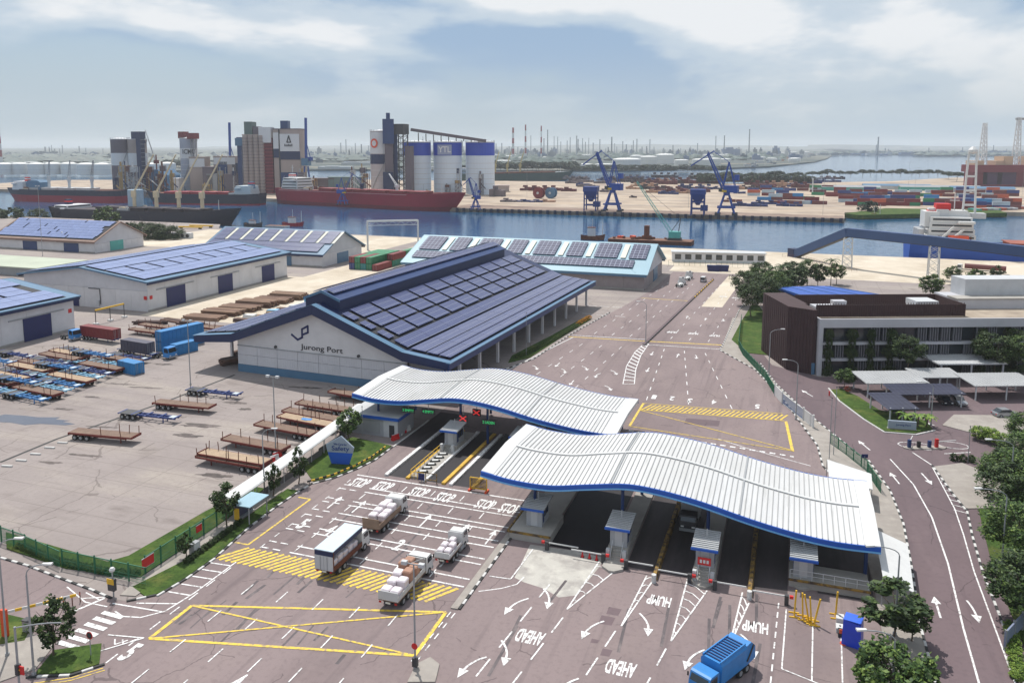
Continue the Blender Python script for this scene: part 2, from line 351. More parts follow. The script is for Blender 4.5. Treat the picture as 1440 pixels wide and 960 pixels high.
NEARQ = [(600,402),(-180,398),(-330,404),(-345,424),(-1200,424)]
struct('ground', M().prism([(600,-250)]+NEARQ+[(-1200,-250)], -6, 0), YARD)
LAND2 = [(-262,600),(34,600),(37,655),(75,683),(150,700),(420,690),(900,700),(900,1500),(340,1330),(240,1430),(130,1250),(-60,1110),(-300,1090),(-520,1060),(-700,1050),(-1000,900),(-1000,690),(-600,680),(-456,645)]
struct('far_quay_ground', M().prism(LAND2, -6, 0), FARG)
LAND3 = [(-3500,1250),(-1300,1240),(-900,1500),(-560,1560),(-330,1640),(-180,1800),(-60,2050),(60,2700),(120,3400),(200,4800),(600,9000),(600,16000),(-14000,16000),(-14000,1500)]
struct('quay_edge_strip', M().sheet([(-262,601),(34,601),(34,622),(-150,626),(-262,640)], 0.05), layered('oiled_quay', lin(140,120,108), [(lin(110,92,84), 0.03, 0.42, 0.6, 0.8, (1, 2), 7), (lin(176,154,136), 0.06, 0.52, 0.68, 0.7, (1, 2), 6)], 0.95))
struct('refinery_island_ground', M().prism(LAND3, -6, 0), SCRUB)
LAND4 = [(330,4900),(1500,5400),(4200,4700),(9000,5200),(16000,9000),(16000,18000),(300,18000)]
struct('far_shore_ground', M().prism(LAND4, -6, 0), SCRUB)
# distant low hills closing the horizon
def hills(name, x0, x1, y, hgt, seed, m):
    q = random.Random(seed); mb = M(); n_ = 40; top = []
    for i in range(n_+1):
        t = i/n_; top.append((x0+(x1-x0)*t, y+q.uniform(-200,200), hgt*(0.35+0.65*abs(math.sin(t*7+seed)*math.sin(t*3.1+seed*2)))+q.uniform(0,hgt*0.2)))
    vs = []
    for (x, yy, z) in top: vs += [(x, yy-700, -2), (x, yy, z), (x, yy+900, -2)]
    fs = []
    for i in range(n_): fs += [(3*i,3*i+3,3*i+4,3*i+1),(3*i+1,3*i+4,3*i+5,3*i+2)]
    struct(name, mb.add(vs, fs), m)
hills('hills', -11000, 1500, 13500, 60, 3, SCRUB)
hills('hills', 200, 14000, 14500, 70, 5, SCRUB)

RZ = 0.02
road = struct('road', M().sheet([(-200,79.5),(-140,73),(-89.8,67.5),(-85.1,67.2),(-78.6,66.3),(-73.4,65.6),(-69.1,64.9),(-67.1,65.3),(-65.3,67.4),(-64.8,71.1),(-64.8,75.6),(-66,84.4),(-66.3,90.7),(-66.2,94.9),(-66,98.6),(-63.9,101.7),(-62.4,105.8),(-61.5,109.9),(-61.5,114.7),(-61.5,140),(-60.5,162.5),(-56.3,177),(-54.4,206),(-48.3,251),(-45.5,275),(-44,322),(-10.5,322),(-12.2,301),(-14.2,253),(-15.3,205),(-15.5,200),(-6.5,184.7),(-0.4,165),(5.5,140),(6.1,131),(8,125),(10,112),(10.5,95),(10.5,85),(11,70),(13,20),(-200,20)], RZ), ASPH)
OR = R_(20.7); OX = Vector((math.cos(OR), math.sin(OR))); OY = Vector((-math.sin(OR), math.cos(OR)))
def OF(a, b): return (6.7+OX.x*a+OY.x*b, 184.5+OX.y*a+OY.y*b)       # office frame -> site
struct('office_road', M().sheet([(-12,215),(-9.7,196.7),(-5.7,189),(-1.7,174.3),(4.2,156.7),(9.1,144.7),(11.3,138.6),(13.1,135.7),(15.1,124.2),(15.6,113.5),(15.2,103),(14.4,87.6),(14.6,60),(15,20),(120,20),(120,228),OF(60,-1),OF(0,-1),(-3,190),(-9,215)], RZ), ASPHD)
# paving between plaza and office road
struct('pavement', M().sheet([(-15.3,240),(-15.3,205),(-15.5,200),(-6.5,184.7),(-0.4,165),(5.5,140),(6.1,131),(8,125),(10,112),(10.5,95),(10.5,85),(11,70),(13,20),(15,20),(14.6,60),(14.4,87.6),(15.2,103),(15.6,113.5),(15.1,124.2),(13.1,135.7),(11.3,138.6),(9.1,144.7),(4.2,156.7),(-1.7,174.3),(-5.7,189),(-9.7,196.7),(-12,215),(-13,240)], 0.10), PAVE)
struct('apron', M().sheet([(-46,324),(600,324),(600,401),(-180,397),(-176,340),(-46,340)], RZ), APRON)
struct('quay_road', M().sheet([(8,262),(200,300),(200,318),(8,290)], 0.03), ASPHD)
struct('container_apron', M().sheet([(-176,262),(-142,262),(-142,330),(-176,330)], 0.012), APRON)
struct('timber_apron', M().sheet([(-182,186),(-122,186),(-136,262),(-182,262)], 0.012), APRON)
struct('warehouse_apron', M().sheet([(-330,318),(-186,322),(-186,396),(-330,396)], 0.012), APRON)
# grass
def verge(poly, z=0.14): return struct('grass_verge', M().prism(poly, 0.0, z), GRASS)
verge([(-95,72.5),(-91,69.4),(-80,68.2),(-70.2,69.6),(-70.3,83),(-71,95),(-73.5,95),(-74.6,86),(-75.2,73),(-76.5,71)])
verge([(-69.4,67.6),(-66.2,66.4),(-65.4,68),(-65.1,71),(-65.1,76),(-66.3,84),(-66.6,91),(-66.5,96),(-68.3,96),(-68.2,84),(-67.8,75)], 0.12)
verge([(-66.2,99.5),(-64.1,102.3),(-62.7,106.2),(-61.9,110),(-61.9,116.4),(-70,117.8),(-72,114),(-71,104)], 0.12)
verge([(-66.4,52.4),(-63.4,53.6),(-61.8,55.6),(-64.2,58.2),(-67.8,55.8)], 0.13)
verge([(-79,58.8),(-74,58.9),(-72,56),(-76,53),(-82,53)], 0.13)
verge([(-60.8,172),(-57.5,178),(-55.6,206),(-53.8,224),(-56.5,224),(-59,200),(-62,178)], 0.2)
verge([(-13.6,212),(-12.6,236),(-11,262),(-9,262),(-4.2,236),(-4.2,199),(-9.2,199.5)], 0.12)
verge([(8.8,174),(10.4,166.8),(14.1,157),(16.8,151.2),(21.5,151.6),(25.0,155),(24.6,159.5),(17,163.5),(14,171),(11,175.5)], 0.13)
verge([(23.8,88),(24.2,104),(25.2,114),(26,122),(60,122),(60,60),(24.4,60)], 0.13)
isl = [(22.6,136.4),(23.6,127),(24.4,121.4),(31,124),(33,133),(27,139.5)]
struct('paved_island', M().prism(isl, 0, 0.13), PAVE)
struct('paved_island', M().prism([(27,158),(36,152),(46,160),(40,168),(30,165)], 0, 0.13), PAVE)
struct('footpath', M().prism([(-69.4,65.8),(-69.9,68.2),(-69.9,83),(-70.6,95),(-68.5,95),(-68.4,83),(-68,75),(-67.6,66.2)], 0.0, 0.11), PAVE)
struct('footpath', M().prism([(-74,57.6),(-68.5,56.4),(-67,53),(-70,48),(-78,48),(-75.6,53)], 0.0, 0.11), PAVE)
# pale cement spill at the gate
pp = [(-29.6,92.0),(-28.9,83.9),(-27.5,83.3),(-25,82.8),(-22.9,81.6),(-21.2,82.6),(-20.4,87.6),(-19.8,91.8),(-24,92.3)]
struct('cement_patch', M().sheet(pp, RZ+0.004), PATCHM)
for (x0, x1, y0, y1) in ((-17.6,-16.2,78.2,79.8),(-17.2,-15.9,80.2,81.6),(-16.2,-15.3,73,74.2),(-17.6,-16.9,74.7,75.4)):
    struct('road_patch', M().sheet([(x0,y0),(x1,y0+.1),(x1+.1,y1),(x0,y1)], RZ+0.004), ASPHD)
struct('road_patch', M().sheet([(-17,143.5),(-11,144.2),(-11,147.4),(-17,146.8)], RZ+0.004), ASPHD)
struct('concrete_lane', M().sheet([(-25.8,254),(-19.5,255),(-16.4,318),(-22.4,318)], RZ+0.004), APRON)

# oil stains, puddle and drain in the yard
OIL = layered('oil_stain', lin(96,86,82), [(lin(62,55,53), 0.5, 0.42, 0.6, 0.8, (.7, 1), 7), (lin(132,121,116), 0.9, 0.52, 0.66, 0.9, (.7, 1), 7)], 0.75)
PUD = mat('puddle_water', lin(96,96,104), .12, .12, .3, pos=True, spec=.7)
def blob(cx, cy, rx, ry, seed, ang=0.0):
    q_ = random.Random(seed); out = []
    for i in range(18):
        t_ = i*math.pi/9; k = q_.uniform(.55,1.12); a, b = rx*k*math.cos(t_), ry*k*math.sin(t_); out.append((cx+a*math.cos(ang)-b*math.sin(ang), cy+a*math.sin(ang)+b*math.cos(ang)))
    return out
for i, (u, v, rx, ry) in enumerate(((330,566,2.6,.9),(280,598,4.5,1.2),(262,612,3,1.0),(345,575,1.6,.8),(500,560,5,.9),(430,545,4,.7),(60,560,5,1.4),(128,558,2.4,.7),(170,540,5,.5),(230,512,3,.9),(205,545,5,.5),(340,690,2,.5),(120,640,3.5,.6),(70,650,2.6,.6),(320,560,2,.6),(240,585,3,.6),(90,575,3,.6),(300,668,3.4,.8),(420,625,2.4,.7),(140,600,4,.5))):
    struct('oil_stain', M().sheet(blob(*P(u, v), rx, ry, i, .15), .004+.0006*i), OIL)
struct('puddle', M().sheet(blob(*P(35,590), 11, 2.4, 51, .2), .018), PUD)
dr = [P(0,650),P(80,617),P(160,590),P(240,562),P(330,527)]
mbd = M()
for i, (a, b) in enumerate(zip(dr, dr[1:])):
    A, B = Vector(a), Vector(b); nn = Vector((-(B-A).y,(B-A).x)).normalized()*.28; mbd.add([(*(A-nn),.022+.001*(i % 2)),(*(B-nn),.022+.001*(i % 2)),(*(B+nn),.022+.001*(i % 2)),(*(A+nn),.022+.001*(i % 2))], [(0,1,2,3)])
struct('drain_channel', mbd, KB)
for i, (u, v) in enumerate(((10,656),(30,648),(50,639),(70,630),(88,623))):
    struct('drain_kerb', M().cb(*P(u, v), .12, 1.8, .3, .24, .2), KW)
# ------------------------------------------------------------------ kerbs: every stone a piece
kw_me = M().box(-.49,.49,-.13,.13,0,.17).mesh('kerb_stone', KW); kb_me = M().box(-.49,.49,-.13,.13,0,.168).mesh('kerb_stone', KB)
def resample(path, step):
    pts = [Vector(p) for p in path]; out = []; acc = 0.0
    for a, b in zip(pts, pts[1:]):
        d = (b-a).length; t = (step-acc) if out else 0.0
        if not out: out.append((a.copy(), (b-a).normalized())); t = step; acc = 0
        while t <= d:
            out.append((a+(b-a)*(t/d), (b-a).normalized())); t += step
        acc = d-(t-step)
    return out
def kerb(path, both=True, plain=None, step=1.0):
    k = link('kerb', None); k['kind'] = 'structure'
    for i, (p, d) in enumerate(resample(path, step)):
        me = plain or (kw_me if i % 2 else kb_me)
        link('kerb_stone', me, k, (p.x, p.y, 0), math.atan2(d.y, d.x)).scale = (step, 1, 1)
    return k
kerb([(-104,69.4),(-89.8,67.5),(-85.1,67.2),(-78.6,66.3),(-73.4,65.6),(-69.9,65.0)])
kerb([(-67.4,65.4),(-65.3,67.4),(-64.8,71.1),(-64.8,75.6),(-66,84.4),(-66.3,90.7),(-66.2,94.9),(-66,98.6),(-63.9,101.7),(-62.4,105.8),(-61.5,109.9),(-61.5,115.5)])
kerb([(-66.3,52.0),(-63,53.4),(-61.4,55.6)])
kerb([(-60.5,164),(-56.3,177),(-54.4,206),(-52.6,220),(-50.8,236)], step=1.2)
kerb([(-12.4,270),(-14.2,253),(-15.3,205),(-15.5,200),(-6.5,184.7),(-0.4,165),(5.5,140),(6.1,131),(8,125)], step=1.2)
kerb([(-5.7,191),(-1.7,174.3),(4.2,156.7),(9.1,144.7),(11.3,138.6),(13.1,135.7),(15.1,124.2),(15.6,113.5),(15.2,103),(14.4,87.6),(14.5,76)])
kerb([(8.6,174.7),(10.2,166.8),(13.9,156.7),(16.8,150.6),(21.9,151.1),(25.3,154.5)], plain=kw_me)
kerb([(24.4,121),(23.6,113),(22.9,103),(22.7,93.9),(22.4,80)])
kerb([(22.4,136.4),(23.4,127),(24.2,121.2)])
kerb([(-61.4,116.5),(-61.4,130)], plain=kw_me)
# island between inbound hold area and outbound lanes
ki = struct('kerb_island', M().prism([(-33.4,75.6),(-32.6,75.6),(-32.5,95.5),(-33.3,95.5)], 0, 0.16), PAVE)
for i in range(20):
    link('kerb_stone', kw_me if i % 2 else kb_me, ki, (-32.42, 76.2+i, 0), math.pi/2)
struct('kerb_island', M().prism([P(573,960),P(585,935),P(605,925),P(618,935),P(612,960)], 0, 0.16), PAVE)
# far median with black and yellow stones
ky_me = M().box(-.49,.49,-.13,.13,0,.3).mesh('kerb_stone', YEL)
md = struct('median', M().prism([(-34.5,199),(-33.9,199),(-27.0,309),(-27.6,309)], 0, 0.28), ASPHD)
for i in range(55):
    t = i/55
    link('kerb_stone', (ky_me if (i % 2 and i > 34) else kb_me), md, (-33.75+6.9*t, 199.5+109*t, 0), R_(86.4)).scale = (1.6,1,1.7)

# ------------------------------------------------------------------ road paint
MZ = RZ+0.010
_pz = [0]
def pz():
    _pz[0] = (_pz[0]+1) % 16; return 0.0022*_pz[0]
def paint(name, mb, m=PAINTW): return obj(name, mb, m, road, (0,0,pz()))
def seg(mb, p, q, wd, z=MZ):
    a, b = Vector(p), Vector(q); d = (b-a).normalized(); nn = Vector((-d.y, d.x))*(wd/2)
    return mb.add([(*(a-nn), z), (*(b-nn), z), (*(b+nn), z), (*(a+nn), z)], [(0,1,2,3)])
def line(p, q, wd=0.16, m=PAINTW, name='lane_line', z=MZ): return paint(name, seg(M(), p, q, wd, z), m)
def path_line(pts, wd=0.16, m=PAINTW, name='edge_line', z=MZ):
    mb = M()
    for i, (a, b) in enumerate(zip(pts, pts[1:])): seg(mb, a, b, wd, z+.0011*(i % 2))
    return paint(name, mb, m)
def dashes(p, q, on, off, wd=0.16, m=PAINTW, name='lane_dash'):
    a, b = Vector(p), Vector(q); D = (b-a).length; d = (b-a)/D; t = 0
    me = None
    while t < D:
        e = min(on, D-t)
        line(a+d*t, a+d*(t+e), wd, m, name); t += on+off
def letters(body, x, y, h, width, rz=0.0, m=PAINTW, z=MZ):
    me = text_mesh(body, m, h, 1.0, 0.0, 0.034)
    xs = [v.co.x for v in me.vertices]; me.transform(Matrix.Diagonal((width/max(0.01, max(xs)-min(xs)), 1, 1, 1)))
    return link('lettering', me, road, (x, y, z+pz()), rz)
def arrow(x, y, rz=0.0, L_=4.2, curve=0.0, m=PAINTW, wd=0.22):
    mb = M(); n_ = 4; pts = [(curve*(1-i/n_)**2, -L_/2+(L_*0.68)*i/n_) for i in range(n_+1)]
    for i, (a, b) in enumerate(zip(pts, pts[1:])): seg(mb, a, b, wd, .0011*(i % 2))
    y0 = -L_/2+L_*0.66
    mb.add([(-0.52, y0, 0), (0.52, y0, 0), (0, L_/2, 0)], [(0,1,2)])
    return link('arrow', mb.mesh('arrow', m), road, (x, y, MZ+pz()), rz)
# inbound hold area
hx0, hx1 = -61.3, -33.7
def py(px_, py_): return P(px_, py_)[1]
holds = [(104.0, 0)]
for (u, v) in (((484,681),(476,686)), ((459,699),(451,704)), ((437.5,715),(429,722.5)), ((409,736),(401,742.5)), ((377.5,760),(367.5,769))):
    holds += [(py(*u), 1), (py(*v), 1)]
line((hx0, 104.0), (hx1, 103.8), 0.3, name='stop_line')
for k, (yy, _) in enumerate(holds[1:]):
    line((hx0+4.2, yy), (hx1, yy-0.2), 0.26, name='stop_line')
    for q in (0, 1.7): line((hx0+q, yy), (hx0+q+1.1, yy), 0.24, name='lane_dash')
lanes = [hx0+4.6*i for i in range(7)]
for xb in lanes[1:6]:
    for y0 in (101.6, 97.4, 93.4, 89.6, 85.4, 81.6): line((xb, y0-0.9), (xb, y0+0.9), 0.16, name='lane_dash')
for y0 in range(80, 104, 3): line((hx0, y0), (hx0, y0+1.1), 0.14, name='lane_dash')
for (u, v) in ((506,679),(539,684),(589,692.5),(625,700),(682,710),(716,716)):
    x, y = P(u, v); letters('STOP', x, y, 2.7, 2.7)
for ch, u, v in (('5',426,737),('4',464,746),('2',561,767),('5',182,918),('4',330,962)):
    x, y = P(u, v); letters(ch, x, y, 2.6, 0.95)
for (u, v) in ((471,706),(505,712),(598,732),(652,746),(690,755),(628,786)):
    x, y = P(u, v); arrow(x, y, 0, 4.0)
path_line([(-65.2,94.2),(-63.2,94.2),(-63.2,80.2),(-65.2,80.2)], 0.28, PAINTY)
# yellow hatched band
mb = M()
for i in range(38):
    x0 = -65.0+i*0.86
    if x0+2.4 < -33.6: seg(mb, (max(x0,-65), 75.9), (min(x0+2.4, -33.7), 79.6), 0.42)
paint('yellow_hatching', mb, PAINTY)
# yellow box
bx = [(-60.4,66.8),(-33.6,74.8),(-33.5,66.9),(-60.3,60.5)]
mb = M()
for i, (a, b, wd) in enumerate(((bx[0],bx[1],.34),(bx[1],bx[2],.4),(bx[2],bx[3],.36),(bx[3],bx[0],.42))): seg(mb, a, b, wd, MZ+.0011*(i % 2))
paint('box_junction', mb, PAINTY)
mb = M(); seg(mb, bx[0], bx[2], .24, MZ+.004); paint('box_junction', mb, PAINTY)
mb = M(); seg(mb, bx[1], bx[3], .24, MZ+.008); paint('box_junction', mb, PAINTY)
for xb in lanes[1:6]:
    for y0 in (71.5, 66.0, 60.5, 55.5): line((xb, y0-1.1), (xb, y0+1.1), 0.15, name='lane_dash', z=MZ+.012)
dashes((-61.4,56), (-61.6,75), 1.5, 1.4, 0.16)
dashes((-33.4,66), (-33.1,75.5), 1.0, 1.0, 0.14); dashes((-32.9,66), (-32.6,75.5), 1.0, 1.0, 0.14)
# hatched corner at the left kerb
edge = [(-67.5,63.2),(-66,62.7),(-64,63.2),(-62.4,65.0),(-61.9,69),(-61.9,76.2)]
path_line(edge, 0.18)
for t, (a, b) in enumerate((((-69,64.3),(-62.6,64.8)),((-66.5,65.2),(-62.1,66.6)),((-64.9,68.2),(-62.0,68.4)),((-64.6,70.0),(-62.0,70.2)),((-64.6,71.8),(-62.0,72.0)),((-64.6,73.4),(-62.0,73.6)),((-64.7,75),(-62.0,75.2)))):
    line(a, b, 0.2, name='hatching')
for i in range(6):
    yy = 62.6-i*1.12; line((-68.6, yy), (-65.8, yy-0.1), 0.6, name='crossing_stripe')
path_line([(-64.8,59.6),(-60.9,60.4),(-63.6,57.0),(-64.6,56.3)], 0.17)
path_line([(-63.6,59.3),(-62.9,58.6),(-62.2,59.6)], 0.15); path_line([(-62.8,59.5),(-62.1,58.9),(-61.5,60.0)], 0.15)
path_line([(-76.5,65.2),(-72,63.5),(-69,63.6)], 0.16); line((-73.5,65),(-71,64.4),0.16); line((-73,63.9),(-70.3,65.2),0.16)
path_line([(-70.6,64.8),(-71.8,61.4)], 0.3); path_line([(-75.4,63.5),(-72.6,59.4)],0.14); line((-76.6,61.6),(-73,62.0),0.14)
path_line([(-61.0,55.3),(-62.7,53.2),(-65.4,51.4),(-65.9,49)], 0.12, PAINTY); path_line([(-60.6,55.1),(-62.4,52.9),(-65.0,51.1),(-65.5,49)], 0.12, PAINTY)
# outbound lanes
for (ap, b0, b1, kk) in (((-21.4,79.6),(-20.4,90.8),(-18.0,89.6),5),((-15.2,78.5),(-14.4,89.4),(-13.3,90.0),6),((-9.9,77.6),(-9.8,90.2),(-7.4,88.4),7),((-4.2,79.0),(-3.6,89.4),(-2.8,87.4),6)):
    path_line([b0, ap, b1], 0.17, name='chevron_edge')
    mb = M(); A, B0, B1 = Vector(ap), Vector(b0), Vector(b1)
    for i in range(1, kk+1):
        t = i/(kk+0.6); p, q = A+(B0-A)*t, A+(B1-A)*t; c = (p+q)/2+Vector((0, 0.35*t+.1)); seg(mb, p, c, 0.14); seg(mb, c, q, 0.14)
    paint('hatching', mb)
for (x, y) in ((-12.2,84.7),(-1.9,83.1)): letters('HUMP', x, y, 1.9, 2.6, math.pi)
for (x, y) in ((-23.7,73.7),(-13.9,71.8)): letters('AHEAD', x, y, 2.1, 2.9, math.pi)
for i, (x, y) in enumerate(((-27.3,78.4),(-23.7,80.9),(-28,67.2),(-24.9,70.2),(-18.4,76.9),(-12.5,79.6),(-7.8,75.4),(-2,79.3),(-18.6,67.0))):
    arrow(x, y, math.pi+(0.12 if i % 2 else -0.1), 4.0, (1.1 if i in (1,3,5,7) else -1.1))
for (xa, ya, xb, yb) in ((-24.6,83.8,-26.6,66),(-21.4,78,-23,66),(-15.6,77.5,-17.6,64),(-10.2,76.2,-12,64),(-4.4,77,-5.4,64)):
    dashes((xa,ya), (xb,yb), 3.0, 2.0, 0.17)
path_line([(-28.9,91),(-29.2,83.4),(-31.8,83.2)], 0.16); path_line([(-27.9,84.4),(-28.2,82.6),(-29.6,81.2),(-31.8,79.8)], 0.14)
dashes((0.3,88.5), (-0.3,70), 1.1, 0.8, 0.15)
path_line([(1.1,87.4),(0.8,76.7),(6.2,74.8)], 0.14); line((3.8,86.5),(3.5,75.8),0.14); line((6.5,84.8),(6.0,70),0.14); line((8.6,88),(8.4,80),0.14)
# office road
cl = [(16.4,137.6),(18.6,128),(19.5,117),(19.4,104),(18.6,90),(18.2,78)]
path_line(cl, 0.2)
for (u, v, rz, cv) in ((1258,672,0.2,0),(1303,673,math.pi+.2,0),(1318,853,0.0,0),(1371,860,math.pi,0.4),(1135,553,0.5,0),(1215,626,0.35,0),(1297,594,math.pi+1.1,0)):
    x, y = P(u, v); arrow(x, y, rz, 4.4, cv)
path_line([(22.3,136.2),(22.6,129),(22.9,121),(22.6,113),(22.0,103),(21.7,90),(21.4,78)], 0.16)
for i in range(9): line((22.7, 134.2-1.7*i), (24.0+0.05*i, 133.6-1.7*i), 0.16, name='hatching')
for i in range(6): line((21.7, 86-1.8*i), (23.2, 85.2-1.8*i), 0.16, name='hatching')
for c, rx in ((P(1290,627),3.0),(P(1340,626),2.4)):
    path_line([(c[0]+rx*math.cos(t*0.52), c[1]+1.6*math.sin(t*0.52)) for t in range(13)], 0.16)
line(P(1283,636), P(1312,655), 0.2); line(P(1328,638), P(1365,636), 0.2)
# far road: lane dashes, bars, arrows
for k in range(1, 4):
    dashes((-58+k*5.6, 158), (-54+k*5.0, 196), 2.4, 4.6, 0.16); dashes((-53.6+k*4.8, 207), (-46+k*4.4, 300), 2.6, 6.0, 0.17)
    dashes((-34+k*8.2, 155), (-33.5+k*4.8, 198), 2.4, 4.2, 0.18); dashes((-33.5+k*4.8, 208), (-27.6+k*4.2, 300), 2.6, 6.0, 0.17)
line((-54.4,201.6),(-34.6,203.2),0.5,PAINTY,'yellow_bar'); line((-54.2,203.6),(-34.6,205.2),0.3)
line((-33.4,203.4),(-15.6,205.6),0.6,PAINTY,'yellow_bar'); line((-33.2,199.8),(-15.6,201.2),0.3)
line((-46,262),(-31,262),0.4,PAINTY,'yellow_bar')
for (u, v, rz, cv) in ((755,517,.3,1),(784,513,0,0),(825,518,.3,1),(838,528,.2,-1),(795,522,.2,1),(866,524,.3,1),(858,546,.3,1),(804,538,0,0),(917,497,math.pi,0),(953,500,0,0),(911,520,math.pi,0),(980,502,math.pi,.6),(966,446,0,0),(992,449,0,0),(1018,450,math.pi,.5)):
    x, y = P(u, v); arrow(x, y, rz+(math.pi if u < 890 else 0), 3.6, cv)
for bdy, u, v in (('HUMP',975,469),('HUMP',945,467),('HUMP',1005,472),('HUMP',1017,417),('HUMP',1035,419)):
    x, y = P(u, v); letters(bdy, x, y, 2.0, 2.6, math.pi)
for ch, u, v in (('1',920,558),('2',945,560),('3',970,563),('4',1004,565),('5',1065,571)):
    x, y = P(u, v); letters(ch, x, y, 2.4, 0.9, math.pi)
for (u, v) in ((832,430),(850,431),(868,432),(826,441),(846,443),(872,445)):
    x, y = P(u, v); line((x-1.6, y), (x+1.6, y), 0.3, name='stop_line')
# tyre scuffs and worn dark streaks on the asphalt
SCUFF = layered('tyre_scuff', lin(104,96,97), [(lin(80,74,77), 0.7, 0.4, 0.6, 0.8, (1, .2), 6), (lin(128,118,117), 1.5, 0.5, 0.66, 0.9, (1, .4), 6)], 0.9)
qs = random.Random(31)
for i in range(46):
    if i < 22: x, y, ln, wd = qs.uniform(-60,-40), qs.uniform(62,75.5), qs.uniform(1.5,4.5), qs.uniform(.15,.4)
    elif i < 34: x, y, ln, wd = qs.choice((-54.5,-49.7,-45.2,-40.4))+qs.choice((-.9,.9)), qs.uniform(80,98), qs.uniform(3,8), .3
    else: x, y, ln, wd = qs.choice((-24.6,-15.5,-11.6,-5.2,-.9))+qs.choice((-.9,.9)), qs.uniform(66,86), qs.uniform(4,9), .32
    d = qs.uniform(-.12,.12); obj('tyre_mark', seg(M(), (x,y), (x+d*ln,y+ln), wd, RZ+.003+.00012*i), SCUFF, road)
# chevron strip before the median
ca = [P(*p) for p in ((907,482),(893,495),(881,515),(876,540))]; cb2 = [P(*p) for p in ((912,484),(901,500),(894,520),(892,540))]
path_line(ca, 0.18); path_line(cb2, 0.18); line(ca[-1], cb2[-1], 0.18)
mb = M()
for i in range(14):
    t = i/14*3; k = int(t); f = t-k
    a = Vector(ca[k]).lerp(Vector(ca[k+1]), f); b = Vector(cb2[k]).lerp(Vector(cb2[k+1]), f); seg(mb, a, b, 0.45)
paint('hatching', mb)
# yellow hatched box beyond the canopies
mb = M()
for i in range(30):
    x0 = -25.6+i*0.86; seg(mb, (x0, 149.0+i*0.08), (x0+1.3, 152.4+i*0.08), 0.36)
paint('yellow_hatching', mb, PAINTY)
mb = M()
for a, b, wd in (((-26,148.7),(0.2,151.2),.25),((-26,152.8),(-0.3,155.2),.22),((-26,152.8),(-26.1,139),.45),((0.4,151),(1.6,136),.5),((-26,139),(1.5,136.2),.2)): seg(mb, a, b, wd)
paint('box_junction', mb, PAINTY)
mb = M(); seg(mb, (-26,148.5), (1.5,136.4), .22, MZ+.004); paint('box_junction', mb, PAINTY)
dashes((-25.8,136.8), (1.8,133.6), 0.9, 0.7, 0.5, PAINTW)
path_line([P(806,474),P(760,497),P(700,528),P(680,540)], 0.3, WHITE); path_line([P(1140,655),P(1050,630),P(1010,617)],0.16)
# ------------------------------------------------------------------ sheds with solar roofs
def frame_obj(name, me, parent, o, along, down):
    a, d = Vector(along).normalized(), Vector(down).normalized(); n_ = a.cross(d)
    ob = bpy.data.objects.new(name, me); COL.objects.link(ob); ob.parent = parent
    m4 = Matrix.Identity(4)
    for i in range(3): m4[i][0], m4[i][1], m4[i][2], m4[i][3] = a[i], d[i], n_[i], o[i]
    ob.matrix_local = m4
    return ob
_cache = {}
def arr(parent, side, rz_, ridge, slope, y, s, L_, W_, m, t=0.16, name='solar_array', lift=0.34):
    """array of solar modules lying on a roof slope: side +1/-1, ridge height rz_, slope (dx,dz) unit, starts y along ridge, s down slope"""
    key = (round(L_,2), round(W_,2), m.name, t)
    if key not in _cache: _cache[key] = M().box(0, L_, 0, W_, 0, t).mesh(name, m)
    dx, dz = slope; nrm = (side*-dz, 0, dx)
    o = Vector((side*(ridge+dx*s), y, rz_+dz*s))+Vector((nrm[0]*lift, 0, nrm[2]*lift))
    if side > 0: return frame_obj(name, _cache[key], parent, o+Vector((0, L_, 0)), (0,-1,0), (dx,0,dz))
    return frame_obj(name, _cache[key], parent, o, (0,1,0), (-dx,0,dz))
def slope_of(x0, z0, x1, z1):
    d = math.hypot(x1-x0, z1-z0); return ((x1-x0)/d, (z1-z0)/d), d
def roof_slab(pts, y0, y1, t):      # polyline in XZ thickened downwards
    return M().exty(pts+[(x, z-t) for x, z in reversed(pts)], y0, y1)

# main hall
hall = thing('port_shed', 'large blue roofed shed with big solar roof and sign on its grey gable', 'warehouse', (-94.2,143.5), R_(-2.5))
HL, ZR, XK, ZK, XT, ZT = 104.0, 16.8, 21.4, 8.7, 31.7, 7.5
for s in (1, -1):
    obj('roof_slope', roof_slab([(0,ZR),(s*XK,ZK)], 0, HL, .35), DBLUE, hall)
    obj('side_awning', roof_slab([(s*(XK+.02),ZK-.02),(s*XT,ZT)], 0.05, HL-.05, .35), BLUE, hall)
    obj('fascia', M().exty([(s*0.02,ZR+.12),(s*XK,ZK+.12),(s*XT,ZT+.1),(s*XT,ZT-1.4),(s*XK,ZK-1.7),(s*.02,ZR-2.0)], -.5, -.06), DBLUE, hall)
    obj('flashing', M().exty([(s*0.02,ZR+.22),(s*XK,ZK+.22),(s*XT,ZT+.2),(s*XT,ZT+.125),(s*XK,ZK+.145),(s*.02,ZR+.145)], -.55, 1.1), LBLUE, hall)
    obj('eave_fascia', M().box(s*XT-.02 if s > 0 else s*XT-.25, s*XT+.25 if s > 0 else s*XT+.02, -.5, HL, ZT-1.3, ZT-.02), BLUE, hall)
    obj('gutter', M().box(s*XT-.5, s*XT+.5, -.55, HL, ZT+.02, ZT+.16), LBLUE, hall)
    for y in [9.0+10.3*i for i in range(10)]:
        obj('column', M().box(s*29.6-.28, s*29.6+.28, y-.28, y+.28, 0, ZT+.2), CREAM, hall)
    obj('side_wall', M().box(s*XK-.2-.2*s, s*XK+.2-.2*s, 3, HL-1, 0, ZK-.4), GREYWY, hall)
    for y in (18, 38, 58, 78):
        obj('sliding_door', M().box(s*XK-.1+.15*s, s*XK+.1+.15*s, y, y+7, 0, 6), DBLUE, hall)
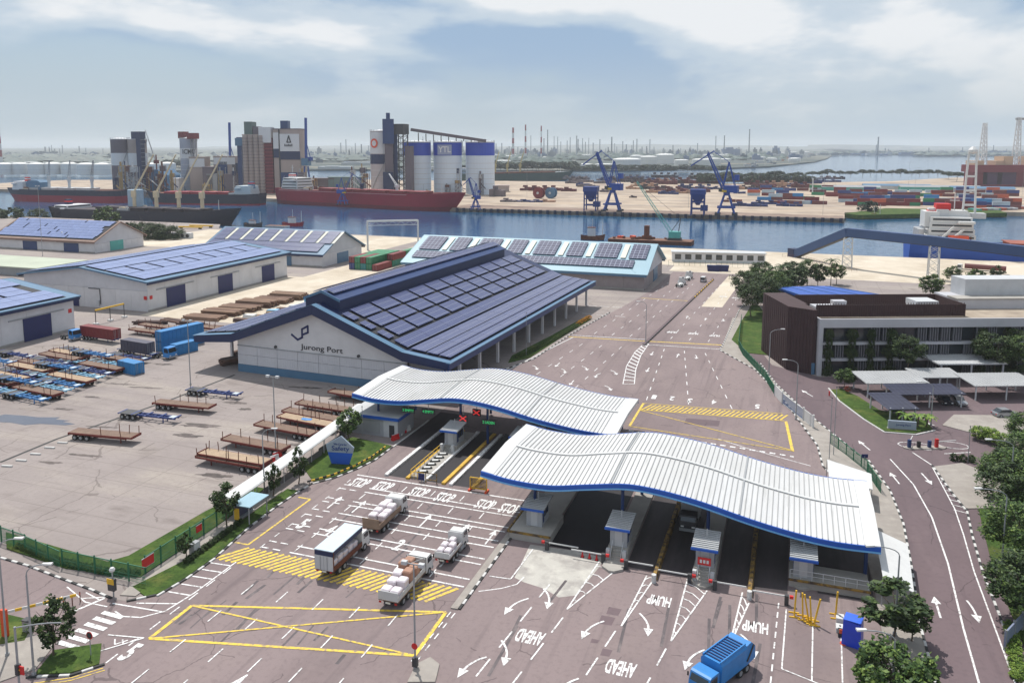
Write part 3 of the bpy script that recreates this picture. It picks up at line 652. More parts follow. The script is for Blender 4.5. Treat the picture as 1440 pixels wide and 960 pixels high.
obj('gable_wall', M().exty([(-XK,6.0),(XK,6.0),(XK,ZK-.5),(0,ZR-.5),(-XK,ZK-.5)], 1.5, 1.8), CREAM, hall)
LOWW = mat('gable_sheets', (0.43,0.43,0.45), 0.75, 0.08, 0.25, grid=(6.4,0,0.12,(0.28,0.28,0.29)))
for i in range(8):
    xx = -XK+i*(2*XK/8)
    for z0, z1 in ((1.75,3.9),(3.97,5.9)):
        obj('wall_panel', M().box(xx+.04, xx+2*XK/8-.04, 1.42, 1.78, z0, z1), GREYW, hall)
obj('wall_base', M().box(-XK, XK, 1.36, 1.8, 0, 1.7), LBLUE, hall)
obj('ledge', M().box(-XK, XK, 1.25, 1.5, 5.9, 6.02), GREY, hall)
for x in (-11, 10): obj('vent_fan', M().cyl((x,1.2,6.5),(x,1.55,6.5),.32,n=12), DARK, hall)
obj('back_wall', M().exty([(-XK,0),(XK,0),(XK,ZK-.5),(0,ZR-.5),(-XK,ZK-.5)], HL-1.4, HL-1.1), GREYW, hall)
# sign on the gable: emblem and lettering
def upright(me, parent, x, y, z, name='lettering'):
    o = link(name, me, parent, (x, y, z)); o.rotation_euler = (math.pi/2, 0, 0); return o
tm = text_mesh('Jurong Port', mat('sign_ink', (0.02,0.02,0.03), .5, .1), 1.15, 1.0, 0.04)
xs = [v.co.x for v in tm.vertices]; tm.transform(Matrix.Diagonal((10.6/(max(xs)-min(xs)),1,1,1)))
upright(tm, hall, 0.9, 1.42, 7.15)
em = M()
def flat(mb, pts, wd, y):
    for a, b in zip(pts, pts[1:]):
        a2, b2 = Vector(a), Vector(b); d = (b2-a2).normalized(); nn = Vector((-d.y, d.x))*wd/2; a2 -= d*wd*.3; b2 += d*wd*.3
        q = [a2-nn, b2-nn, b2+nn, a2+nn]
        mb.add([(v.x, y, v.y) for v in q]+[(v.x, y+.08, v.y) for v in q], [(0,1,2,3),(7,6,5,4),(0,4,5,1),(1,5,6,2),(2,6,7,3),(3,7,4,0)])
flat(em, [(-6.7,9.6),(-5.2,8.6),(-4.0,9.2),(-4.0,11.0),(-2.5,11.8),(-2.5,10.4),(-3.7,9.9)], .42, 1.40)
obj('emblem', em, ROYAL, hall)
# ridge monitor
mz0, mz1, mw, my0, my1 = 17.6, 19.4, 4.6, 3.2, 96.0
mon = obj('ridge_monitor', M().exty([(-mw+.3,15.0),(mw-.3,15.0),(mw-.3,mz0),(0,mz1-.15),(-mw+.3,mz0)], my0+.3, my1-.3), DBLUE, hall)
for s in (1, -1):
    obj('monitor_roof', roof_slab([(0,mz1),(s*mw,mz0)], my0, my1, .25), BLUE, mon)
    obj('monitor_fascia', M().exty([(0,mz1+.1),(s*mw,mz0+.1),(s*mw,mz0-.45),(0,mz1-.5)], my0-.16, my0-.01), LBLUE, mon)
    sl_, d_ = slope_of(0, mz1, mw, mz0)
    y = my0+.8
    while y < my1-9:
        arr(mon, s, mz1, 0, sl_, y, .5, 9.0, 2.2, SOLAR); y += 9.15
BED = mat('array_gap_shade', (0.006,0.007,0.014), .7, .2, .5)  # near-black sheet paints the shadow seen in gaps between arrays
slm, dm = slope_of(0, ZR, XK, ZK); sla, da = slope_of(XK, ZK, XT, ZT)
for s in (1, -1):
    arr(hall, s, ZR, 0, slm, 1.6, 6.0, 98.6, 16.6, BED, .04, 'array_gap_shade', .03); arr(hall, s, ZK, XK, sla, 2.0, .35, 100, 9.2, BED, .04, 'array_gap_shade', .03)
    for r_ in range(3):
        s0 = 5.6+r_*4.45
        arr(hall, s, ZR, 0, slm, 1.9, s0+.5, 2.2, 3.1, SOLAR)
        y = 5.6
        while y < HL-9:
            arr(hall, s, ZR, 0, slm, y, s0, 7.4, 3.75, SOLAR); y += 8.5
    for k, (sl2, zb, xb, s0, wd) in enumerate(((slm, ZR, 0, 19.2, 3.3), (sla, ZK, XK, 0.5, 3.3), (sla, ZK, XK, 4.1, 2.5), (sla, ZK, XK, 6.9, 2.5))):
        y = 2.2
        while y < HL-10:
            arr(hall, s, zb, xb, sl2, y, s0, 9.9, wd, SOLAR); y += 9.98
for i in range(6):      # interior stacks seen under the awning
    pass

def shed(name, label, loc, rz, L_, hw, ze, zr, wall_h, over=1.4, roofm=LBLUE, wallm=CREAM, gablem=GREYW, faciam=DBLUE, doors=(), gdoor=None, group=None, doorm=ROYAL):
    """gabled shed, ridge along local Y from 0 to L_, walls inset from the roof edge"""
    t = thing(name, label, 'warehouse', loc, rz, group)
    ww = hw-over; zw = ze+(zr-ze)*over/hw
    for s in (1, -1):
        obj('roof_slope', roof_slab([(0,zr),(s*hw,ze)], 0, L_, .25), roofm, t)
        obj('eave_fascia', M().box(*(sorted((s*hw, s*(hw-.5)))), .3, L_-.3, ze-.95, ze-.28), faciam, t)
        obj('rake_board', M().exty([(s*.02,zr+.06),(s*hw,ze+.06),(s*hw,ze-.45),(s*.02,zr-.45)], -.12, -.01), roofm, t)
        obj('rake_board', M().exty([(s*.02,zr+.06),(s*hw,ze+.06),(s*hw,ze-.45),(s*.02,zr-.45)], L_+.01, L_+.12), roofm, t)
        nb = max(4, int((L_-2*over)/7)); st = (L_-2*over)/nb
        for i in range(nb):
            obj('wall_panel', M().box(s*ww-.15, s*ww+.15, over+i*st+.03, over+(i+1)*st-.03, 0, zw-.3), wallm, t)
        obj('wall_base', M().box(s*ww-.19, s*ww+.19, over, L_-over, 0, .5), CONC, t)
    for y0, y1 in ((over, over+.3), (L_-over-.3, L_-over)):
        obj('gable', M().exty([(-ww,wall_h),(ww,wall_h),(ww,zw-.3),(0,zr-.3),(-ww,zw-.3)], y0, y1), gablem, t)
        nb = 8
        for i in range(nb): obj('wall_panel', M().box(-ww+i*2*ww/nb+.03, -ww+(i+1)*2*ww/nb-.03, y0-.05, y1+.05, 0, wall_h-.05), wallm, t)
    for (s, y, wd, h) in doors:
        d = obj('sliding_door', M().box(s*ww-.12+.22*s, s*ww+.12+.22*s, y, y+wd, 0, h), doorm, t)
        obj('door_rail', M().box(s*ww-.1+.3*s, s*ww+.1+.3*s, y-wd*.5, y+wd*1.5, h+.05, h+.3), GREY, d)
    for g_ in (gdoor or ()):
        end, x, wd, h, dm_ = g_
        y = over-.12 if end == 0 else L_-over+.12
        obj('gable_door', M().box(x-wd/2, x+wd/2, y-.12, y+.12, 0, h), dm_, t)
    return t
# two long sheds at the left: pale panels, blue doors
def long_panels(t, L_, hw, ze, zr, gaps):
    sl_, d_ = slope_of(0, zr, hw, ze)
    for s in (1, -1):
        arr(t, s, zr, 0, sl_, 1.3, .8, L_-5, 23.5, BED, .04, 'array_gap_shade', .03)
        for s0, wd in ((1.0,3.6),(4.75,3.6)):
            y = 1.5
            while y < L_-12: arr(t, s, zr, 0, sl_, y, s0, 11.5, wd, SOLARP, .12); y += 11.6
        y = 1.5; k = 0
        while y < L_-8:
            for s0 in (9.1, 12.9):
                arr(t, s, zr, 0, sl_, y, s0, 7.2, 3.6, SOLARP, .12)
            y += 8.4
        for s0, wd in ((16.9,3.6),(20.65,3.4)):
            y = 1.5
            while y < L_-12: arr(t, s, zr, 0, sl_, y, s0, 11.5, wd, SOLARP, .12); y += 11.6
w2 = shed('long_shed', 'long white walled shed with pale panel roof and three blue doors', (-208,189.5), 0, 74, 26.2, 9.3, 12.7, 6.2, doors=((1,9,8.2,6.0),(1,33,7.4,6.0),(1,57,7.4,6.0),(-1,20,8,6)), gdoor=((0,-3.4,2.2,3.0,ROYAL),))
long_panels(w2, 74, 26.2, 9.3, 12.7, 8)
obj('drain_pipe', M().tube([(2,1.15,6.0),(6.5,1.15,6.0),(6.6,1.15,1.2)], .12), DARK, w2)
obj('meter_box', M().box(5.2,6.2,.85,1.2,.9,2.3), LGREY, w2)
for x, y in ((24.2,1.2),(25.0,2.6)): obj('bay_number_board', M().cb(x, y-.1 if x < 24.5 else y, 4.2, 1.1 if x < 24.5 else .12, .12 if x < 24.5 else 1.1, 1.1), BRIGHTRED, w2)
w1 = shed('long_shed', 'white walled shed at the left edge with one big blue door', (-208.5,92), 0, 75, 25.2, 9.2, 12.7, 6.2, doors=((1,58,8.2,6.0),(1,28,8.2,6.0)))
long_panels(w1, 75, 25.2, 9.2, 12.7, 8)
obj('bay_number_board', M().cb(23.95, 72.3, 5.4, .12, 1.1, 1.1), BRIGHTRED, w1)
# sheds along the quay, ridge along X
HB = -math.pi/2
w3 = shed('quay_shed', 'brown edged shed with weathered grey solar roof at far left', (-372,304.6), HB, 66, 16.4, 5.5, 13.6, 4.2, roofm=mat('tan_roof', lin(146,122,110), .8, .12, .2), gablem=GREYW, faciam=mat('tan_edge', lin(132,108,98), .8, .12, .3), doors=((1,20,9,4.2),(1,46,9,4.2)), gdoor=((1,2,8,4.6,TEAL),), doorm=BLUE)
sl3, d3 = slope_of(0, 13.6, 16.4, 5.5)
q = random.Random(4)
arr(w3, 1, 13.6, 0, sl3, 1.0, .6, 64, 16.4, BED, .04, 'array_gap_shade', .03)
for r_ in range(7):
    y = 1.2+q.uniform(0,2)
    while y < 60:
        ln = q.choice((6.4,8.0,9.6,11.2)); ln = min(ln, 64-y); arr(w3, 1, 13.6, 0, sl3, y, .8+r_*2.25, ln, 2.1, SOLARP, .12); y += ln+q.choice((.12,.12,.9))
w4 = shed('quay_shed', 'grey gabled shed with rows of solar panels and pale skylights', (-243.5,302.6), HB, 62, 17.6, 5.4, 13.5, 5.2, gdoor=((1,0,9,4.4,LBLUE),), doors=((1,38,8,4.0),), doorm=LBLUE)
sl4, d4 = slope_of(0, 13.5, 17.6, 5.4)
SKYL = mat('skylight_sheet', lin(206,204,190), .6, .06, .4)
y = 1.6
while y < 56:
    for r_ in range(3): arr(w4, 1, 13.5, 0, sl4, y, 1.4+r_*3.3, 5.6, 3.2, SOLAR, .12)
    arr(w4, 1, 13.5, 0, sl4, y+6.0, 1.6, 1.3, 9.4, SKYL, .05, 'skylight'); y += 7.7
for r_ in range(2):
    y = 1.6
    while y < 54: arr(w4, 1, 13.5, 0, sl4, y, 11.6+r_*3.2, 9.4, 3.1, SOLAR, .12); y += 9.5
w5 = shed('quay_shed', 'pale blue roofed shed behind the main hall with blocks of panels', (-141,296.6), HB, 94.6, 21.6, 5.7, 14.0, 4.6, roofm=CYAN, gdoor=((1,-4,9,4.6,LBLUE),), faciam=LBLUE, wallm=mat('dusty_wall', lin(150,140,140), .85, .1, .3))
sl5, d5 = slope_of(0, 14.0, 21.6, 5.7)
y = 3.0; k = 0
while y < 90:
    wd = (8.6, 6.2)[k % 2]
    for r_ in range(3): arr(w5, 1, 14.0, 0, sl5, y, 1.8+r_*3.6, wd, 3.5, SOLARX, .14)
    if y+wd+3 < 92: arr(w5, 1, 14.0, 0, sl5, y+wd+1.2, 2.0, 1.9, 10.4, SKYL, .05, 'skylight')
    y += wd+4.3; k += 1
y = 3.0
while y < 80:
    arr(w5, 1, 14.0, 0, sl5, y, 14.0, 14.2, 5.2, SOLARX, .14); y += 14.3
for (s_, lbl) in ((1,''),): obj('downpipe', M().cyl((20.2,92.8,0),(20.2,92.8,6),.12), GREY, w5)

# ------------------------------------------------------------------ gate canopies
def crom(pts, x):
    for i in range(len(pts)-1):
        if pts[i][0] <= x <= pts[i+1][0]: break
    p1, p2 = pts[i], pts[i+1]; p0 = pts[i-1] if i else p1; p3 = pts[i+2] if i+2 < len(pts) else p2
    t = (x-p1[0])/(p2[0]-p1[0]); m1 = (p2[1]-p0[1])/max(.01,(p2[0]-p0[0]))*(p2[0]-p1[0]); m2 = (p3[1]-p1[1])/max(.01,(p3[0]-p1[0]))*(p2[0]-p1[0])
    return (2*t**3-3*t*t+1)*p1[1]+(t**3-2*t*t+t)*m1+(-2*t**3+3*t*t)*p2[1]+(t**3-t*t)*m2
CROOF = layered('canopy_sheet', (0.63,0.63,0.63), [((0.55,0.545,0.53), 0.12, 0.42, 0.62, 0.7, (1, .5), 6), ((0.40,0.39,0.37), 1.1, 0.56, 0.72, 0.6, (1, .06), 6), ((0.70,0.70,0.70), 0.4, 0.5, 0.7, 0.6, (1, .2), 5)], 0.5, 0.05)
CSEAM = mat('canopy_seam', (0.36,0.36,0.355), 0.5, 0.08, 0.5)
FASB = mat('canopy_blue', lin(16,84,176), 0.4, 0.08, 0.3)
FASL = mat('canopy_light_blue', lin(110,176,224), 0.4, 0.06, 0.3)
def canopy(label, x0, x1, y0, y1, prof):
    t = thing('gate_canopy', label, 'canopy', (x0, y0), 0, 'wave roofed gate canopies')
    W_, D_ = x1-x0, y1-y0; nx = 116; ny = 6
    def zf(x, v): return crom(prof, x*46.5/W_)+0.45*(1-abs(2*v-1))
    def surf(xa, xb, n_, off, th, ya=0.0, yb=1.0):
        mb = M(); vs = []
        for k in (0, 1):
            for i in range(n_+1):
                for j in range(ny+1):
                    x = xa+(xb-xa)*i/n_; v = ya+(yb-ya)*j/ny
                    vs.append((x, D_*v, zf(x, v)+off-(th if k == 0 else 0)))
        A = (n_+1)*(ny+1); I = lambda i, j, k: k*A+i*(ny+1)+j; fs = []
        for i in range(n_):
            for j in range(ny):
                fs += [(I(i,j,1),I(i+1,j,1),I(i+1,j+1,1),I(i,j+1,1)), (I(i,j+1,0),I(i+1,j+1,0),I(i+1,j,0),I(i,j,0))]
            fs += [(I(i,0,0),I(i+1,0,0),I(i+1,0,1),I(i,0,1)), (I(i,ny,1),I(i+1,ny,1),I(i+1,ny,0),I(i,ny,0))]
        for j in range(ny): fs += [(I(0,j,1),I(0,j+1,1),I(0,j+1,0),I(0,j,0)), (I(n_,j,0),I(n_,j+1,0),I(n_,j+1,1),I(n_,j,1))]
        return mb.add(vs, fs)
    obj('roof_deck', surf(1.7, W_-1.7, nx, 0, .5), CROOF, t, smooth=False)
    obj('end_cap', surf(0, 1.68, 4, .06, .6), WHITE, t); obj('end_cap', surf(W_-1.68, W_, 4, .06, .6), WHITE, t)
    obj('soffit', surf(.1, W_-.1, 40, -.62, .06, .01, .99), mat('shading_soffit_dark', (0.05,0.05,0.055), .8, .15, .3), t)  # unseen dark underside, added to cut light bounced beneath the roof
    rb = M(); x = 2.1
    while x < W_-1.9:
        for j in range(ny):
            v0, v1 = j/ny, (j+1)/ny
            rb.bar((x, D_*v0, zf(x,v0)+.05), (x, D_*v1, zf(x,v1)+.05), .09, .10)
        x += .62
    s_ = obj('roof_seams', rb, CSEAM, t); s_['kind'] = 'stuff'
    rd = M()
    for i in range(nx):
        xa, xb = 1.7+(W_-3.4)*i/nx, 1.7+(W_-3.4)*(i+1)/nx; rd.bar((xa, D_*.5, zf(xa,.5)+.1), (xb, D_*.5, zf(xb,.5)+.1), .45, .12)
    obj('ridge_cap', rd, WHITE, t)
    for x in (W_*.36, W_*.68):
        jb = M()
        for j in range(ny): jb.bar((x, D_*j/ny, zf(x,j/ny)+.06), (x, D_*(j+1)/ny, zf(x,(j+1)/ny)+.06), .2, .14)
        obj('expansion_joint', jb, GREY, t)
    for nm, m_, za, zb, yy in (('fascia', FASB, .02, -.75, -.22), ('fascia_strip', FASL, -.52, -.68, -.32), ('fascia', FASB, .02, -.75, D_+.02)):
        fb = M()
        for i in range(60):
            xa, xb = W_*i/60, W_*(i+1)/60
            za0, za1 = zf(xa, 0), zf(xb, 0)
            fb.add([(xa,yy,za0+zb),(xb,yy,za1+zb),(xb,yy,za1+za),(xa,yy,za0+za),(xa,yy+.2,za0+zb),(xb,yy+.2,za1+zb),(xb,yy+.2,za1+za),(xa,yy+.2,za0+za)],
                   [(0,1,2,3),(7,6,5,4),(3,2,6,7),(0,4,5,1)])
        obj(nm, fb, m_, t)
    for j in (0.12, 0.5, 0.88):      # roof beams
        bb = M()
        for i in range(30):
            xa, xb = 1+(W_-2)*i/30, 1+(W_-2)*(i+1)/30; bb.bar((xa, D_*j, zf(xa,j)-.75), (xb, D_*j, zf(xb,j)-.75), .3, .5)
        obj('roof_beam', bb, LGREY, t)
    return t, zf
PROF1 = [(0,7.82),(4,7.25),(9,7.2),(14,8.07),(18.5,8.79),(22,8.69),(27,7.97),(33,6.59),(38,5.72),(42,5.38),(46.5,5.51)]
PROF2 = [(0,7.1),(4,6.6),(9,6.7),(14,7.5),(18.5,8.18),(22,8.18),(27,7.6),(33,6.4),(38,5.67),(42,5.26),(46.5,5.16)]
c1, zf1 = canopy('near white wave roof over the outbound booths', -37.06, 10.85, 94.2, 113.0, PROF1)
c2, zf2 = canopy('far white wave roof over the inbound weighbridges', -71.25, -24.57, 120.0, 139.0, PROF2)
for x in (-30.4,-18.8,-8.2,2.9,9.6):
    for v in (0.12, 0.88): obj('column', M().cyl((x+37.06, 18.8*v, .25), (x+37.06, 18.8*v, zf1(x+37.06, v)-.8), .22, n=10), BLUE, c1)
for x in (-67.5,-51.8,-46.9,-36.5,-27):
    for v in (0.12, 0.88): obj('column', M().cyl((x+71.25, 19*v, .25), (x+71.25, 19*v, zf2(x+71.25, v)-.8), .22, n=10), BLUE, c2)

# ------------------------------------------------------------------ booths, islands, weighbridges
DARKD = layered('shaded_weighbridge_plate', lin(30,27,33), [(lin(44,39,43), 0.3, 0.45, 0.7, 0.6, (1, 0.2), 6), (lin(20,18,22), 0.8, 0.5, 0.7, 0.5, (1, 0.4), 5)], 0.7)  # dark weighbridge steel, painted blacker to deepen the shade under the roofs
LANEA = layered('shaded_lane_asphalt', lin(74,67,69), [(lin(52,47,50), 0.25, 0.42, 0.62, 0.8, (1, 0.12), 6), (lin(90,82,82), 0.5, 0.5, 0.7, 0.4, (1, 0.3), 5)], 0.8)  # dark lane asphalt with the canopy's shade put into its colour
def box_island(x0, x1, y0, y1, h=.3, m=CONC):
    i_ = struct('gate_island', M().prism([(x0,y0+.8),((x0+x1)/2-.3,y0),((x0+x1)/2+.3,y0),(x1,y0+.8),(x1,y1),(x0,y1)], 0, h), m); return i_
for x in (-18.5,-8.0): box_island(x-1.25, x+1.25, 88.6, 113.5)
box_island(-32.2, -28.0, 93.0, 113.5); box_island(1.4, 4.2, 92, 113.5)
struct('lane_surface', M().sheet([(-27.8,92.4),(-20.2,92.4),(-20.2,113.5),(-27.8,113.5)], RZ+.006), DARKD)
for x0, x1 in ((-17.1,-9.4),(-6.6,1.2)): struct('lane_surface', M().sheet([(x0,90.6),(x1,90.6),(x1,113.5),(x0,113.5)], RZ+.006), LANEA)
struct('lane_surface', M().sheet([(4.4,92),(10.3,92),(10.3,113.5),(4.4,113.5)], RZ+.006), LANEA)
RUSTY = mat('chipped_yellow', lin(150,118,52), .85, 0, 1.6, col2=lin(70,58,50), thresh=(.42,.6))
for x in (-13.4,-2.8):
    d = thing('lane_divider', 'chipped low concrete divider between outbound lanes, %s' % ('nearer the island kerb' if x < -10 else 'nearer the yellow stands'), 'barrier', (x, 88.8))
    for i in range(12): obj('divider_block', M().exty([(-.32,0),(.32,0),(.2,.75),(-.2,.75)], i*2.05, i*2.05+2.0), RUSTY, d)
    obj('end_bollard', M().cyl((0,-.6,0),(0,-.6,1.0),.28,n=12), KW, d)
BOOTHG = mat('booth_panel', (0.36,0.37,0.39), 0.6, .06, .8)
CORR = mat('corrugated_grey', (0.26,0.255,0.25), .8, .12, 1.2, stripe=(1,.28,.9))
def make_booth(label, loc, base, stairs=True, wd=2.1, ln=3.2):
    t = thing('toll_booth', label, 'booth', loc, 0, 'booths under the wave roofs')
    z = base
    if base > .4: obj('platform', M().box(-wd/2-.2, wd/2+.2, -ln/2-.3, ln/2+.5, .3, base), CONC, t)
    b_ = obj('cabin', M().box(-wd/2, wd/2, -ln/2, ln/2, z, z+2.5), BOOTHG, t)
    for s in (1, -1):
        wn = obj('side_window', M().box(*(sorted((s*(wd/2-.02), s*(wd/2+.03)))), -ln/2+.35, ln/2-.5, z+1.05, z+2.15), GLASS, t)
        for yy in (-.3, .55): obj('mullion', M().box(*(sorted((s*(wd/2-.02), s*(wd/2+.06)))), yy-.05, yy+.05, z+1.05, z+2.15), BLUE, wn)
        obj('side_panel', M().box(*(sorted((s*(wd/2), s*(wd/2+.05)))), -ln/2+.3, -ln/2+.8, z+.5, z+2.2), BLUE, t)
    obj('door', M().box(-.45, .45, -ln/2-.05, -ln/2+.02, z+.05, z+2.1), mat('booth_door', (0.48,0.49,0.5), .5, .05, 1), t)
    r_ = obj('roof', M().add([(-wd/2-.45,-ln/2-.9,z+2.62),(wd/2+.45,-ln/2-.9,z+2.62),(wd/2+.45,ln/2+.4,z+2.95),(-wd/2-.45,ln/2+.4,z+2.95),(-wd/2-.45,-ln/2-.9,z+2.48),(wd/2+.45,-ln/2-.9,z+2.48),(wd/2+.45,ln/2+.4,z+2.8),(-wd/2-.45,ln/2+.4,z+2.8)], [(0,1,2,3),(7,6,5,4),(0,4,5,1),(1,5,6,2),(2,6,7,3),(3,7,4,0)]), CORR, t)
    for i in range(11):
        yy = -ln/2-.75+i*.4; zz_ = z+2.65+.33*(yy+ln/2+.9)/(ln+1.3); obj('roof_rib', M().box(-wd/2-.45, wd/2+.45, yy, yy+.16, zz_-.02, zz_+.09), LGREY, r_)
    obj('roof_trim', M().box(-wd/2-.5, wd/2+.5, -ln/2-.98, -ln/2-.9, z+2.42, z+2.72), FASB, r_)
    obj('mast', M().cyl((0, .2, z+2.7), (0, .2, z+3.9), .06, n=6), LGREY, t)
    if stairs:
        for i in range(4): obj('step', M().box(-.55, .55, -ln/2-.4-.32*(i+1), -ln/2-.4-.32*i, 0, base-.22*(i+1)+.1), CONC, t)
        for s in (1, -1): obj('handrail', M().tube([(s*.65,-ln/2-.35,base+.9),(s*.65,-ln/2-1.7,1.0),(s*.65,-ln/2-1.7,.1)], .05), LGREY, t)
        for s in (1, -1): obj('control_box', M().box(s*1.0-.22, s*1.0+.22, -ln/2-1.6, -ln/2-1.1, .3, 1.5), LGREY, t)
    return t
make_booth('grey booth on the raised yellow edged platform beside the kerb island', (-29.9,96.2), 1.2, False)
make_booth('grey booth with front steps behind the three red cones', (-18.5,94.4), 1.25)
b3 = make_booth('grey booth with red notice board on its steps', (-8.0,92.8), 1.25)
obj('notice_board', M().box(-.75,.75,-2.32,-2.24,1.9,2.8), BRIGHTRED, b3)
for k_ in range(3): obj('notice_mark', M().box(-.5+k_*.38,-.25+k_*.38,-2.36,-2.33,2.15,2.55), WHITE, b3)
make_booth('grey booth on the railed platform behind the yellow stands', (2.8,94.6), 1.0, False)
make_booth('grey and white booth between the inbound weighbridges under the far roof', (-51.8,119.5), .9, True)
make_booth('booth under the far roof beside the small white trucks', (-40.5,121.5), .5, False)
pf = struct('booth_platform', M().box(-32.6,-27.2,92.6,99.0,0,1.15), CONC)
obj('platform_edge', M().box(-32.7,-27.1,92.4,92.6,.95,1.2), RUSTY, pf); obj('platform_edge', M().box(-32.9,-32.7,92.4,99,.95,1.2), RUSTY, pf)
pf = struct('booth_platform', M().box(1.3,9.8,92.5,96.4,0,.98), CONC)
obj('platform_edge', M().box(1.2,9.9,92.3,92.5,.8,1.02), RUSTY, pf)
rl = M(); rl.bar((1.4,92.7,2.0),(9.7,92.7,2.0),.06); rl.bar((1.4,92.7,1.5),(9.7,92.7,1.5),.04)
for i in range(8): rl.bar((1.4+i*1.18,92.7,.98),(1.4+i*1.18,92.7,2.0),.06)
obj('railing', rl, LGREY, pf)
def boom(label, x, y, ln, d=1):
    t = thing('boom_barrier', label, 'barrier', (x, y), 0, 'boom barriers across the outbound lanes')
    obj('post', M().box(-.22,.22,-.22,.22,0,1.15), DARK, t)
    obj('boom', M().bar((0,0,1.0),(d*ln,0,1.0),.1,.14), WHITE, t)
    obj('counterweight', M().box(-d*.5-.2,-d*.5+.2,-.15,.15,.85,1.15), BRIGHTRED, t)
boom('white boom arm left of the three red cones', -27.2, 91.4, 4.0); boom('white boom arm just behind the three red cones', -19.9, 90.7, 4.0, -1)
boom('white boom arm right of the booth with cones', -17.0, 90.1, 3.2); boom('white boom arm left of the red notice board', -9.5, 89.4, 3.6, -1)
boom('white boom arm right of the red notice board', -6.6, 88.9, 3.4); boom('white boom arm beside the yellow stands', 1.1, 88.4, 3.6, -1)
for i, (u, v) in enumerate(((819,783),(829,785),(839,787.5))):
    x, y = P(u, v); t = thing('traffic_cone', '%s of the three red cones at the outbound booth' % ('leftmost','middle','rightmost')[i], 'cone', (x, y), 0, 'red cones')
    obj('base', M().box(-.22,.22,-.22,.22,0,.05), BLACK, t); obj('cone_body', M().cyl((0,0,.05),(0,0,.75),.19,.04,n=12), BRIGHTRED, t)
# inbound weighbridge decks
for (x0, x1) in ((-56.6,-53.6),(-50.2,-47.7),(-45.9,-43.0)):
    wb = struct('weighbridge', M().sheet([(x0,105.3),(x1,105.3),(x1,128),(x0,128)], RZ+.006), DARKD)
    for xx, m_ in ((x0-.3,PAINTW),(x1+.3,mat('kerb_yellow', lin(200,160,60), .8, .2, 1))): obj('deck_kerb', M().box(xx-.28,xx+.28,105,127,0,.32), m_, wb)
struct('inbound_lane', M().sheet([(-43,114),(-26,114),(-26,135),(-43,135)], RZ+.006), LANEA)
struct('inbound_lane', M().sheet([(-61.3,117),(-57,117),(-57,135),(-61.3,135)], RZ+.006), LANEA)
si = struct('gate_island', M().box(-53.2,-50.6,105.6,126,0,.35), CONC)
def railing(name, label, pts, h, m, post=1.5, cat='railing', mid=True, parent=None):
    t = thing(name, label, cat) if parent is None else parent
    for a, b in zip(pts, pts[1:]):
        A, B = Vector((*a,0)), Vector((*b,0)); D = (B-A).length; n_ = max(1, round(D/post))
        z3 = Vector((0,0,h))
        obj('rail', M().bar(A+z3, B+z3, .07), m, t)
        if mid: obj('rail', M().bar(A+z3*.5, B+z3*.5, .05), m, t)
        for i in range(n_+1):
            p = A+(B-A)*(i/n_); obj('post', M().bar(p, p+z3, .08), m, t)
    return t
railing('safety_railing', 'yellow railing along the inbound weighbridge island', [(-53.1,105.8),(-53.1,117)], 1.25, YEL)
railing('safety_railing', 'short yellow railing at the end of the weighbridge island', [(-53.0,105.6),(-50.8,105.6)], 1.1, YEL, .6)
for i in range(6):
    t = thing('speed_cushion', 'dark rubber wheel stop on the weighbridge island', 'wheel stop', (-51.9, 107.5+i*1.5, .35), R_(25), 'wheel stops on the weighbridge island')
    obj('rubber_block', M().exty([(-.85,0),(.85,0),(.7,.22),(-.7,.22)], -.22, .22), BLACK, t); obj('white_strip', M().box(-.5,.5,-.25,.25,.225,.25), WHITE, t)
t = thing('crowd_barrier', 'yellow mesh barrier standing beside the third weighbridge', 'barrier', (-41.6,104.6))
obj('frame', M().bar((-1.3,0,.3),(-1.3,0,2.0),.12).bar((1.3,0,.3),(1.3,0,2.0),.12).bar((-1.3,0,2.0),(1.3,0,2.0),.12).bar((-1.3,0,.4),(1.3,0,.4),.12), YEL, t)
for i in range(7): obj('slat', M().box(-1.2,1.2,-.04,.04,.5+i*.2,.62+i*.2), RUSTY, t)
for s in (1,-1): obj('foot', M().box(s*1.3-.15,s*1.3+.15,-.6,.6,0,.3), ORANGE, t)
t = thing('crowd_barrier', 'small yellow gate and blue notice at the weighbridge island end', 'barrier', (-50.2,104.9))
obj('frame', M().bar((0,0,0),(0,0,1.5),.1).bar((1.8,0,0),(1.8,0,1.5),.1).bar((0,0,1.5),(1.8,0,1.5),.1).bar((0,0,.5),(1.8,0,.5),.1), RUSTY, t)
obj('notice', M().box(-1.2,-.2,-.05,.05,.3,1.3), ROYAL, t); obj('notice_leg', M().bar((-.7,0,0),(-.7,0,.4),.08), GREY, t)
